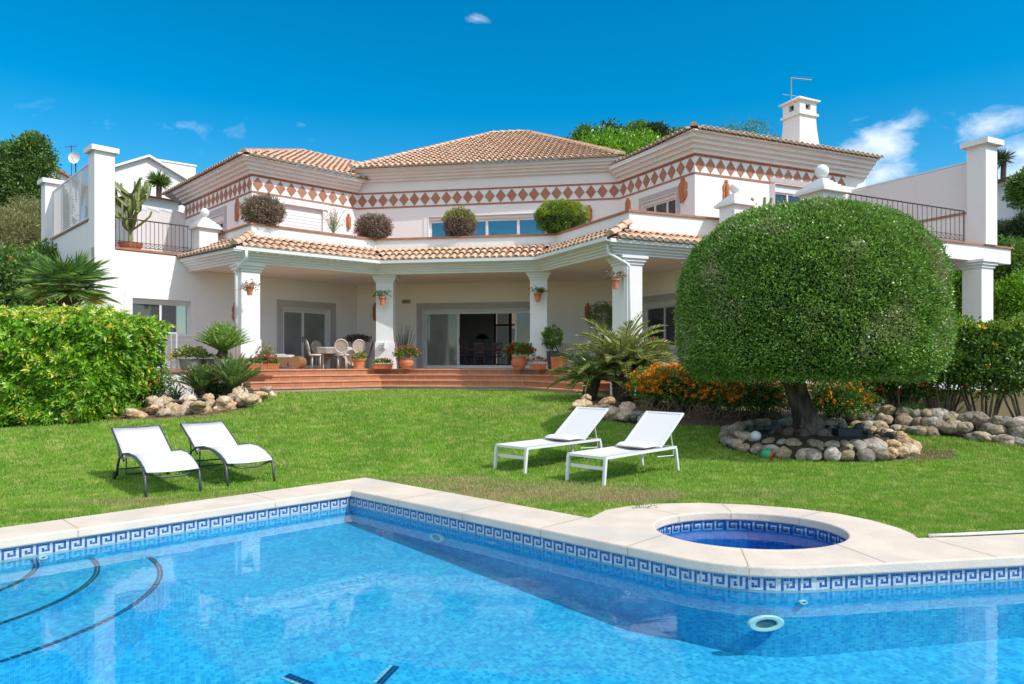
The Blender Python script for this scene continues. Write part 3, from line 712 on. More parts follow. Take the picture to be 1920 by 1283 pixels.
# ---- tile roofs
def roof(name, A, B, top, zE, slope, pitch=.235, row=.34, under=True, clipfn=None, low=False):
    A = V2(A); B = V2(B); L = (B - A).length; d = (B - A) / L; inn = Vector((-d.y, d.x))
    def st(p): q = V2(p) - A; return (q.dot(d), q.dot(inn))
    poly = [(0, 0), (L, 0)] + [st(p) for p in top]
    def P(s, t, dz=0): q = A + d * s + inn * t; return (q.x, q.y, zE + t * slope + dz)
    ub = MB(); ub.face([P(s, t, .01) for s, t in poly]); 
    o = ub.build('roof_channel_tiles' if not low else 'roof_channel_tiles', TILEUNDER, villa)
    if zE > zz(6): sf = MB(); sf.prism([P(s, t)[:2] for s, t in poly], zE - .035, zE - .005); sf.build('soffit', WHITE2, villa)
    vs = []; qs = []; caps = MB(); n = 6
    ncol = int(L / pitch) + 1
    tmax = max(t for s, t in poly); smin = min(s for s, t in poly); smax = max(s for s, t in poly)
    rr = random.Random(hash(name) % 1000 + 3)
    for ci in range(int(smin / pitch) - 1, int(smax / pitch) + 2):
        s = (ci + .5) * pitch
        for ri in range(int(tmax / row) + 1):
            t0 = ri * row - (.10 if ri == 0 else .0); t1 = (ri + 1) * row + .05
            if not inpoly(np.array([s]), np.array([(ri + .5) * row]), poly)[0]: continue
            js = rr.uniform(-.008, .008); jr = rr.uniform(.96, 1.05); jz = rr.uniform(-.004, .006)
            ring = []
            for t, r_, lift in ((t0, .105 * jr, .048), (t1, .082 * jr, .008)):
                for k in range(n + 1):
                    a = math.pi * k / n; ring.append(P(s + js * (1 if t == t0 else 0) - math.cos(a) * r_, t, lift + jz + math.sin(a) * r_ * .95))
            b = len(vs); vs += ring; qs += [(b + k, b + k + 1, b + n + 2 + k, b + n + 1 + k) for k in range(n)]
            if ri == 0:
                e = [P(s - math.cos(math.pi * k / n) * .088, t0 + .012, .03 + math.sin(math.pi * k / n) * .083) for k in range(n + 1)]; caps.face(e)
        # concave channel lip at the eave
        if inpoly(np.array([s + pitch / 2]), np.array([.1]), poly)[0]:
            caps.add([P(s + .07, -.04, .03), P(s + pitch - .07, -.04, .03), P(s + pitch - .1, -.04, -.01), P(s + .1, -.04, -.01), P(s + .07, .03, .03), P(s + pitch - .07, .03, .03)], [(0, 3, 2, 1), (0, 1, 5, 4)])
    ob = np_mesh('roof', np.array(vs), np.array(qs), TILE, villa)
    sol = ob.modifiers.new('thick', 'SOLIDIFY'); sol.thickness = .014; sol.offset = -1
    caps.build('eave_mortar', MORTAR, villa)
    return P
def hip(p, q, r_=.115):
    p, q = Vector(p), Vector(q); L = (q - p).length; d = (q - p) / L; n = max(1, int(L / .34)); mb = MB()
    side = d.cross(Vector((0, 0, 1))).normalized(); up = side.cross(d)
    for i in range(n):
        a = p + d * (L * i / n - .02); b = p + d * (L * (i + 1) / n + .04); vs = []
        for c, r2, lf in ((a, r_ * 1.08, .045), (b, r_ * .88, .015)):
            for k in range(7):
                w = math.pi * k / 6; vs.append(c + side * (-math.cos(w) * r2) + up * (math.sin(w) * r2 + lf))
        mb.add(vs, [(k, k + 1, 8 + k, 7 + k) for k in range(6)] + [tuple(range(7))])
    mb.build('ridge_tiles', TILE, villa)
# left upper roof
KL = (-9.12, 24.7); KLs = (-14.7, 30.75); KLr = (-5.67, 28.1); APL = (-9.2, 31.9); zL = zz(7.09)
dL = (Vector(KLr) - Vector(KL)).normalized(); APL2 = (APL[0] + dL.x * 8, APL[1] + dL.y * 8)
KLr2 = (KL[0] + dL.x * 5.05, KL[1] + dL.y * 5.05)
Q3_ = (KLr2[0] + 3, KLr2[1] + 5)
roof('roof_left', KL, KLr2, [(-5.2, 29.9), (-3.9, 32.5), APL2, APL], zL + .02, .42)
roof('roof_side', KLs, KL, [APL, (-15, 38)], zL + .02, .36)
hip((KL[0], KL[1], zL + .05), (APL[0], APL[1], zz(9.25))); hip((APL[0], APL[1], zz(9.25)), (APL2[0], APL2[1], zz(9.25)))
# centre roof
E1 = (-6.13, 27.84); E2 = (3.97, 26.15); R1 = (-.88, 34.2); R2 = (.62, 34.0); zC = zz(7.42)
dC = (Vector(E2) - Vector(E1)).normalized(); nC = Vector((-dC.y, dC.x)); runC = (Vector(R1) - Vector(E1)).dot(nC); slC = 3.34 / runC
roof('roof_centre', E1, E2, [R2, R1], zC + .02, slC)
hip((*E1, zC + .05), (*R1, zC + 3.36)); hip((*R1, zC + 3.36), (*R2, zC + 3.36)); hip((*E2, zC + .05), (*R2, zC + 3.36))
m = MB()
for a, b in ((E1, R1), (E2, R2)):
    back = (a[0] + nC.x * 9, a[1] + nC.y * 9)
    m.add([(*a, zC), (*b, zC + 3.3), (*back, zC), (a[0], a[1], zC - .3), (back[0], back[1], zC - .3)], [(0, 1, 2), (0, 2, 4, 3)])
m.build('roof_flank', TILEUNDER, villa)
# right roof
KR = (5.55, 22.2); KRl = (3.57, 26.7); KRr = (12.95, 25.56); zR = zz(7.16)
APR = (KR[0] + .507 * 4.6, KR[1] + 1.328 * 4.6)
roof('roof_right_side', KRl, KR, [APR, (APR[0] - 1.9, APR[1] + 4.2)], zR + .02, .21)
roof('roof_right', KR, KRr, [(KRr[0] - .412 * 4.6, KRr[1] + .911 * 4.6), APR], zR + .02, .21)
hip((*KR, zR + .05), (*APR, zR + .05 + 4.6 * .21))
# ---- lower patio roof
zG = zz(3.35)
roof('patio_roof_side', K0, G[0], [Q[1], Q[0]], zG + .03, .5)
for a, b, c, d in ((G[0], G[1], Q[2], Q[1]), (G[1], G[2], Q[3], Q[2]), (G[2], G[3], Q[4], Q[3]), (G[3], G5, (Q[5][0] + .6, Q[5][1] + .3), Q[4])): roof('patio_roof%.2f' % a[0], a, b, [c, d], zG + .03, .5)
hip((*G[0], zG + .07), (*Q[1], zG + .62)); hip((*G[3], zG + .07), (*Q[4], zG + .6))
# parapet with terracotta coping
m = MB(); m.sweep(Q, [(0, zz(3.45)), (0, zz(4.27)), (-.2, zz(4.27)), (-.2, zz(3.45))]); m.build('parapet', WHITE, villa)
m = MB(); m.sweep(Q, [(.05, zz(4.27)), (.05, zz(4.33)), (-.25, zz(4.33)), (-.25, zz(4.27))]); m.build('parapet_coping', TERRA2, villa)
# beams, ceiling and cornice mouldings below the gutter
line = [K0] + G + [G5]
inner = offs(line, -.30)
m = MB(); prof = [(-.55, zz(2.98)), (-.28, zz(2.98)), (-.28, zz(3.05)), (-.22, zz(3.05)), (-.22, zz(3.12)), (-.15, zz(3.12)), (-.15, zz(3.19)), (-.08, zz(3.19)), (-.08, zz(3.26)), (-.0, zz(3.26)), (-.0, zz(3.365)), (-.55, zz(3.365))]
m.sweep(line, prof); m.build('beam', WHITE2, villa)
ceil_pts = offs(line, -.5) + [tuple(C3), tuple(C2), tuple(C1), (-10.0, 24.3)]
m = MB(); m.prism(ceil_pts, zz(3.05), zz(3.42)); m.build('ceiling', CREAM, villa)
# upper terrace slab and edges
m = MB(); m.prism([T_, (-10.2, 24.0), (-10.38, 24.9), Q[1], Q[2], Q[3], Q[4], Q[5], (9, 26), (4, 27.5), (-6, 29), (-13, 31.5), (-16.2, 25.6)], zz(3.44), ZU)
m.build('terrace_slab', TERRA, villa)
# gutter and downpipes
m = MB(); m.sweep(G, [(.02, zz(3.28)), (.14, zz(3.29)), (.15, zz(3.385)), (.135, zz(3.385)), (.125, zz(3.305)), (.03, zz(3.30))]); m.build('gutter', GUTTER, villa)
def colat(px, d, w, rot, name='column', base=True, zb=ZF, zt=None, m_=WHITE):
    c = place(px, 600, d); m = MB(); zt = zt or zz(2.98); m.cbox((c.x, c.y, zb), w, w, zt - zb, rot)
    o = m.build(name, m_, villa)
    k = MB()
    for i in range(3): k.cbox((c.x, c.y, zt - .24 + .08 * i), w + .07 + .09 * i, w + .07 + .09 * i, .078, rot)
    k.build('capital', WHITE2, o)
    if base:
        b = MB(); b.cbox((c.x, c.y, zb + .001), w + .10, w + .10, .28, rot); b.cbox((c.x, c.y, zb + .281), w + .06, w + .06, .62, rot); b.build('column_base', m_, o)
    return c, o
c1, _ = colat(464, 22.0, .56, R(40)); c2, _ = colat(724, 24.95, .58, R(-1)); c3, _ = colat(1010, 24.1, .56, R(-3)); c4, _ = colat(1176, 20.45, .60, R(24))
def downpipe(pts): m = MB(); m.tube(pts, .045, 8); m.build('downpipe', GUTTER, villa, True)
p = place(461, 478, 21.0); downpipe([(p.x, 21.05, zz(3.3)), (p.x, 21.05, zz(3.05)), (c1.x - .18, 21.6, zz(2.8)), (c1.x - .20, 21.63, zz(2.7)), (c1.x - .20, 21.63, ZF)])
p = place(1141, 460, 19.6); downpipe([(p.x, 19.75, zz(3.3)), (p.x, 19.75, zz(3.0)), (c4.x - .08, 20.05, zz(2.75)), (c4.x + .0, 20.02, zz(2.65)), (c4.x + .0, 20.02, ZF + .1)])
# left tower, side wall and screens
zP = zz(6.5)
WSd = Wall((-16.5, 25.9), T_)       # side wall plane running back
m = MB(); WG.box(m, -.0, .56, 0, zz(6.35), .003, -.55); m.build('pillar', WHITE, villa)
m = MB(); WG.box(m, -.1, .66, zz(6.35), zP, .10, -.65); m.build('pillar_cap', WHITE2, villa)
m = MB(); m.cbox((-16.3, 25.7, 0), .5, .5, zz(6.3), R(46.6)); m.build('pillar', WHITE, villa)
m = MB(); m.cbox((-16.3, 25.7, zz(6.3)), .7, .7, .15, R(46.6)); m.build('pillar_cap', WHITE2, villa)
m = MB(); WSd.box(m, .3, WSd.L - .5, ZU - .1, zz(4.33), 0, -.25); m.build('parapet', WHITE, villa)
m = MB(); WSd.box(m, .3, WSd.L - .5, zz(4.33), zz(4.39), .04, -.29); m.build('parapet_coping', TERRA2, villa)
# left terrace edge strip
m = MB(); WG.box(m, .57, 4.2, ZU - .03, ZU + .03, .03, -.3); m.build('terrace_edge', TERRA2, villa)
# right balcony slab
S0 = (5.9, 17.45); S1 = (15.15, 22.07); dS = (Vector(S1) - Vector(S0)).normalized(); nS = Vector((-dS.y, dS.x))
S2 = (S1[0] + nS.x * 5.5, S1[1] + nS.y * 5.5); SB = Wall(S0, S1)
m = MB(); m.prism([(6.9, 18.0), S1, S2, (9.5, 26), (6.2, 21.6)], zz(3.0), zz(3.46)); m.build('balcony_slab', WHITE, villa)
m = MB(); m.prism([(6.85, 17.93), (S1[0] + .09, S1[1] - .01), (S2[0] + .05, S2[1]), (9.5, 26.05), (6.15, 21.6)], zz(3.46), zz(3.51)); m.build('terrace_edge', TERRA2, villa)
m = MB(); 
pr = place(1841, 450, 21.75); WSR = Wall((pr.x - nS.x * .0, pr.y), (pr.x + nS.x * 5, pr.y + nS.y * 5))
rotS = math.atan2(dS.y, dS.x)
m.cbox((pr.x, pr.y, zz(3.51)), .56, .56, 2.95, rotS); m.build('pillar', WHITE, villa)
m = MB(); m.cbox((pr.x, pr.y, zz(6.46)), .82, .82, .16, rotS); m.build('pillar_cap', WHITE2, villa)
pc, _ = colat(1833, 21.3, .56, rotS, base=False, zb=.2, zt=zz(3.0))
WSR = Wall((pr.x + nS.x * 5.2, pr.y + nS.y * 5.2), (pr.x + nS.x * .28, pr.y + nS.y * .28))
# ---- fences, screens and railings on the terraces (things of their own)
def railing(name, a, b, z, h, n, label, group=None, metal=METALD, scroll=True, cat='railing'):
    a = Vector(a); b = Vector(b); root = empty(name, (a.x, a.y, z), label, cat, group); L = (b - a).length; d = Vector((*((b - a) / L), 0))
    m = MB(); o = Vector((0, 0, 0))
    def bar(p, q, w): m.tube([p, q], w, 5)
    U = Vector((0, 0, 1)); bar(U * h, d * L + U * h, .022); bar(U * .07, d * L + U * .07, .012); bar(U * .22, d * L + U * .22, .010); m.build('rail', metal, root)
    m = MB(); bar(o, U * h, .02); bar(d * L, d * L + U * h, .02); m.build('post', metal, root)
    m = MB()
    for i in range(1, n): p = d * (L * i / n); bar(p + U * .07, p + U * h, .009)
    m.build('bars', metal, root)
    if scroll:
        m = MB()
        for i in range(n):
            p = d * (L * i / n); q = d * (L * (i + 1) / n); bar(p + U * .08, q + U * .21, .006); bar(p + U * .21, q + U * .08, .006)
        m.build('lattice', metal, root)
    return root
pa = WG.at(.6, 0).xy; ph = WG.at(WG.px(366), 0).xy
railing('terrace_railing', WG.at(.6, 0, -.1).xy, ph, ZU + .03, .92, 19, 'dark iron railing on the left upper terrace beside the tall cactus', 'iron railings of the upper terraces')
ra = SB.px(1560); rb = SB.px(1815)
railing('terrace_railing', SB.at(ra, 0, -.12).xy, SB.at(rb, 0, -.12).xy, zz(3.51), .93, 27, 'dark iron railing on the right balcony behind the round clipped tree', 'iron railings of the upper terraces')
railing('white_railing', place(250, 690, 19.3).xy, place(331, 690, 19.85).xy, ZF, 1.0, 8, 'thin white metal railing end beside the yellow-green hedge under the left window', metal=METALW)
def screen(name, W, u0, u1, z0, z1a, z1b, n, label, group=None, slats=True):
    root = empty(name, tuple(W.at(u0, z0)), label, 'screen', group); inv = Vector(root.location)
    f = MB(); s = MB()
    def rel(mb):
        mb.v = [(v[0] - inv.x, v[1] - inv.y, v[2] - inv.z) for v in mb.v]; return mb
    zt = lambda u: z1a + (z1b - z1a) * (u - u0) / (u1 - u0)
    for i in range(n + 1):
        u = u0 + (u1 - u0) * i / n; W.box(f, u - .025, u + .025, z0, zt(u), -.05, 0)
    for i in range(n):
        a = u0 + (u1 - u0) * i / n + .025; b = u0 + (u1 - u0) * (i + 1) / n - .025; t = min(zt(a), zt(b))
        W.box(f, a, b, t - .05, t, -.05, 0); W.box(f, a, b, z0, z0 + .05, -.05, 0)
        z = z0 + .06
        while z < t - .08: W.box(s, a, b, z, z + slats, -.035, -.015); z += .062
    rel(f).build('frame', METALW, root); rel(s).build('slats', LOUVRE, root)
screen('slatted_screen', WSd, .55, WSd.L - .58, zz(4.39), zz(6.05), zz(6.12), 4, 'see-through white slatted screen between the two left tower pillars', slats=.028)
bsc = Wall(place(250, 460, 26.5).xy, place(347, 460, 29.6).xy)
screen('privacy_screen', bsc, 0, bsc.L, ZU + .03, zz(5.75), zz(6.2), 4, 'white slatted privacy screen behind the cactus and the left iron railing', slats=.052)
screen('privacy_screen', WSR, -.5, WSR.L, zz(4.6), zz(6.15), zz(6.15), 3, 'tall plain white panel screen on the right balcony beside the pillar', slats=.0605)
m = MB(); WSR.box(m, -.5, WSR.L, zz(3.51), zz(4.54), .05, -.2); m.build('parapet', WHITE, villa)
m = MB(); WSR.box(m, -.5, WSR.L, zz(4.54), zz(4.60), .09, -.24); m.build('parapet_coping', TERRA2, villa)
# ball finial pedestals
def pedestal(px, d, w, zb, zt, zball, rot, label):
    c = place(px, 400, d); root = empty('ball_pedestal', (c.x, c.y, zb), label, 'pedestal', 'white pedestals with ball finials'); m = MB()
    h = zt - zb; m.cbox((0, 0, 0), w, w, h, rot); m.cbox((0, 0, h), w * 1.35, w * 1.35, .07, rot); m.cbox((0, 0, h + .07), w * 1.2, w * 1.2, .06, rot)
    n = 5; hh = (zball - zt) * .5
    for i in range(n): m.cbox((0, 0, h + .13 + hh * i / n), w * (1.05 - .17 * i), w * (1.05 - .17 * i), hh / n * .98, rot)
    m.build('pedestal_block', WHITE2, root)
    r_ = w * .24; z = h + .13 + hh; q = MB(); q.lathe([(r_ * .45, -.05), (r_ * .45, .03)] + [(r_ * math.cos(a), .03 + r_ + r_ * math.sin(a)) for a in np.linspace(-1.3, 1.5708, 9)], (0, 0, z), 18); q.build('ball', WHITE2, root, True)
pedestal(384, 23.7, .60, ZU - .35, zz(4.35), zz(4.85), R(46), 'white pedestal with ball at the end of the left iron railing')
pedestal(1378, 21.2, .62, zz(3.9), zz(4.55), zz(5.05), rotS, 'small white pedestal with ball half hidden behind the round clipped tree')
pedestal(1541, 19.0, .74, zz(3.5), zz(4.40), zz(4.95), rotS, 'big white pedestal with ball rising above the top of the round clipped tree')
# chimney
cc = place(1499, 280, 26.4); m = MB(); rc = math.atan2(RD.y, RD.x) + R(0)
def frust(mb, c, w0, w1, z0, z1, rot):
    vs = []
    for w, z in ((w0, z0), (w1, z1)):
        for sx, sy in ((-1, -1), (1, -1), (1, 1), (-1, 1)):
            x, y = sx * w / 2, sy * w / 2; vs.append((c.x + x * math.cos(rot) - y * math.sin(rot), c.y + x * math.sin(rot) + y * math.cos(rot), z))
    mb.add(vs, [(0, 3, 2, 1), (4, 5, 6, 7), (0, 1, 5, 4), (1, 2, 6, 5), (2, 3, 7, 6), (3, 0, 4, 7)])
zc = zz(7.46)
for w0, w1, a, b in ((1.06, .92, 0, .5), (.92, .82, .5, 1.0), (.82, .78, 1.0, 1.42)): frust(m, cc, w0, w1, zc + a, zc + b, rc)
frust(m, cc, .92, .92, zc + 1.42, zc + 1.5, rc)
ch = m.build('chimney', WHITE, villa)
m = MB(); m2 = MB()
WX = .40
for sx, sy in ((-1, -1), (1, -1), (1, 1), (-1, 1)):
    x, y = sx * (WX - .1), sy * (WX - .1); m.cbox((cc.x + x * math.cos(rc) - y * math.sin(rc), cc.y + x * math.sin(rc) + y * math.cos(rc), zc + 1.5), .2, .2, .44, rc)
for k in range(4):
    a = rc + k * math.pi / 2; dx, dy = math.cos(a), math.sin(a)
    m.cbox((cc.x + dx * (WX - .05), cc.y + dy * (WX - .05), zc + 1.5), .10, .42, .12, a); m.cbox((cc.x + dx * (WX - .05), cc.y + dy * (WX - .05), zc + 1.84), .10, .42, .1, a)
    for s_ in (-1, 1):
        m.cbox((cc.x + dx * (WX - .05) - dy * .165 * s_, cc.y + dy * (WX - .05) + dx * .165 * s_, zc + 1.62), .099, .09, .22, a)
frust(m, cc, 1.0, 1.0, zc + 1.94, zc + 1.99, rc); frust(m, cc, .98, .14, zc + 1.99, zc + 2.22, rc)
m.build('chimney_cap', WHITE2, ch)
m2.cbox((cc.x, cc.y, zc + 1.5), .3, .3, .44, rc); m2.build('flue', mat('sooty_flue', (.06, .05, .045), .9), ch)
# tv antenna on the chimney
m = MB(); zc += .02; a0 = Vector((0, 0, 0)); m.tube([a0, (0, 0, .82)], .02, 6); m.tube([(-.02, 0, .8), (.78, .1, .76)], .018, 6); m.tube([(-.25, 0, .2), (.3, .1, .16)], .012, 5); m.tube([(-.28, .1, .25), (.2, .2, .22)], .012, 5)
for i in range(9): m.tube([(.05 + i * .085, -.14, .8 - i * .004), (.05 + i * .085, .16, .8 - i * .004)], .007, 4)
tag(m.build('tv_antenna', mat('antenna_metal', (.35, .35, .36), .4, metal=.6), loc=(cc.x - .3, cc.y, zc + 2.08)), 'thin metal television antenna standing over the white chimney', 'antenna')
# ---- steps
STEPM = mat('step_tiles', (.42, .17, .08), .6)
add_grout(STEPM, .33, .16, (.50, .36, .27), (.47, .19, .09), (.40, .155, .075), True, .0, .006, extra=((.30, .16, .11), 3.0, .6))
TREAD = mat('tread_tiles', (.60, .31, .19), .5, (.50, .24, .14), 3)
steps = empty('terrace_steps', (0, 0, 0), 'wide curving flight of terracotta tiled steps from the lawn to the terrace', 'steps')
def stepline(k):
    o = -.12 + .36 * k; ln = offs(G, o); a, b = Vector(ln[0]), Vector(ln[1]); ln[0] = tuple(a + (b - a).normalized() * (.35 - .05 * k)); c, d = Vector(ln[2]), Vector(ln[3]); ln[3] = tuple(d + (c - d).normalized() * (.55 - .12 * k)); return ln
for k in range(4):
    ln = stepline(k); zt = ZF - .175 * k; mb = MB(); zb = zt - (.175 if k < 3 else .45)
    bk = offs(G, -1.1)
    pts = [bk[0]] + ln + [bk[3]]; u = 0
    for i in range(len(pts) - 1):
        a, b = Vector(pts[i]), Vector(pts[i + 1]); l = (b - a).length
        mb.face([(a.x, a.y, zb), (b.x, b.y, zb), (b.x, b.y, zt - .038), (a.x, a.y, zt - .038)], 0, [(u, -.16), (u + l, -.16), (u + l, -.012), (u, -.012)] if k < 3 else [(u, -.40), (u + l, -.40), (u + l, -.01), (u, -.01)]); u += l
    st = mb.build('riser', STEPM if k < 3 else add_grout(mat('plinth_tiles', (.4, .3, .22), .8), .33, .16, (.42, .36, .3), (.46, .33, .25), (.38, .27, .2), True, .5, .006), steps)
    tb = MB(); o1 = offs(pts, .03); tb.prism(o1 + offs(pts, -.9)[::-1] if False else o1 + [bk[2], bk[1]] , zt - .038, zt); tb.build('tread', TREAD, steps)
# terrace floor
FLOOR = mat('terrace_floor_tiles', (.42, .20, .13), .35, (.34, .16, .10), 2)
m = MB(); m.prism([(-12, 22.3), (-10.4, 19.2), (-8.4, 19.75), (-8.2, 20.9)] + offs(G, -.6)[0:4] + [(3.1, 19.3), (12.2, 23.6), (11, 27), (-6, 29)], ZF - .25, ZF - .006); m.build('terrace_floor', FLOOR, villa)
# retaining walls beside the steps
m = MB(); LW = [(-12.3, 18.7), (-9.35, 19.85), (-8.55, 20.9)]
LWt = [tuple(place(210, 700, 19.0).xy), tuple(place(362, 700, 19.7).xy), tuple(place(372, 700, 20.6).xy), tuple(place(452, 700, 20.75).xy)]
m.sweep(LWt, [(0, 0), (0, ZF - .06), (-.35, ZF - .06), (-.35, 0)]); m.build('retaining_wall', WHITE, villa)
m = MB(); m.sweep(LWt, [(.05, ZF - .06), (.05, ZF + .0), (-.5, ZF + .0), (-.5, ZF - .06)]); m.build('terrace_edge', TERRA2, villa)
RWt = [(2.75, 19.0), (2.75 + RD.x * 9.5, 19.0 + RD.y * 9.5)]
m = MB(); m.sweep(RWt, [(0, 0), (0, ZF - .06), (-.35, ZF - .06), (-.35, 0)]); m.build('retaining_wall', WHITE, villa)
m = MB(); m.sweep(RWt, [(.05, ZF - .06), (.05, ZF + .0), (-.5, ZF + .0), (-.5, ZF - .06)]); m.build('terrace_edge', TERRA2, villa)
# terracotta wall lamps
def lamp(W, px, py, label, h=.42, w=.17, dxo=0):
    u, p = solve(W.a, W.b, px); z = pz(p, py); o = W.at(u, z, .0); root = empty('wall_lamp', tuple(o), label, 'wall lamp', 'terracotta wall lamps'); d3 = Vector((*W.d, 0)); n3 = Vector((*W.n, 0))
    prof = [(-.30, .0), (-.5, .15), (-.5, .35), (-.42, .42), (-.5, .5), (-.5, .72), (-.36, .8), (-.22, .84), (-.22, .96), (-.12, 1.0)]
    out = [(x * w, (y - .5) * h) for x, y in prof]; out = out + [(-x, y) for x, y in out[::-1]]
    m = MB(); m.add([d3 * x + Vector((0, 0, y)) + n3 * .005 for x, y in out] + [d3 * x * .9 + Vector((0, 0, y * .97)) + n3 * .05 for x, y in out], [tuple(range(len(out), 2 * len(out)))] + [(i, (i + 1) % len(out), (i + 1) % len(out) + len(out), i + len(out)) for i in range(len(out))])
    m.build('back_plate', TERRA, root)
    m = MB(); nn = 9; vs = []
    for zf, rr_ in ((-.26, .05), (-.24, .07), (.05, .075), (.12, .05), (.2, .02)):
        for k in range(nn + 1):
            a = math.pi * k / nn; vs.append(d3 * (-math.cos(a) * rr_) + n3 * (.05 + math.sin(a) * rr_) + Vector((0, 0, zf * h / .42)))
    m.add(vs, [(j * (nn + 1) + k, j * (nn + 1) + k + 1, (j + 1) * (nn + 1) + k + 1, (j + 1) * (nn + 1) + k) for j in range(4) for k in range(nn)]); m.build('lamp_shade', mat('terracotta_dark', (.36, .13, .06), .8, (.5, .2, .1), 30), root, True)
lamp(WS, 446, 392, 'terracotta wall lamp on the shaded upper wall left of the first dried round bush', .75, .28)
lamp(WL, 653, 414, 'terracotta wall lamp on the upper wall between the wispy plant and the second dried bush', .55, .22)
lamp(WM, 1105, 399, 'terracotta wall lamp on the upper wall right beside the green round bush', .55, .22)
lamp(WQ, 1178, 385, 'terracotta wall lamp low behind the parapet corner left of the right upper window', .5, .3)
lamp(WQ, 1281, 355, 'terracotta wall lamp on the shaded wall between the upper right window and the corner', .72, .42)
lamp(WT, 1361, 357, 'terracotta wall lamp on the sunlit upper wall right of the house corner', .66, .26)
lamp(WG, 441, 585, 'terracotta wall lamp half hidden behind the leftmost column', .6, .24)
lamp(WC, 704, 583, 'terracotta wall lamp half hidden behind the second column', .62, .22)
lamp(WC, 1102, 583, 'terracotta wall lamp on the terrace wall above the bench', .6, .22)
m = MB(); u = WC.px(762); WC.box(m, u - .17, u + .17, zz(2.3), zz(2.45), 0, .03)
for i in range(6): WC.box(m, u - .14 + i * .05, u - .11 + i * .05, zz(2.33), zz(2.42), .03, .04, 1)
tag(m.build('wall_vent', [mat('vent_frame', (.42, .36, .22), .6), mat('vent_dark', (.2, .17, .1), .6)]), 'small brownish vent plate on the terrace wall above the round-handled flower pot', 'vent')
m = MB(); pc_ = place(716, 650, 24.5)
for i in range(4): m.cbox((pc_.x, pc_.y + .05, pc_.z - .06 + i * .055), .16, .10, .02, R(-9))
m.cbox((pc_.x + .09, pc_.y + .08, pc_.z - .08), .03, .12, .26, R(-9))
tag(m.build('step_light', METALW), 'small white louvred wall light on the lower part of the second column', 'wall light')
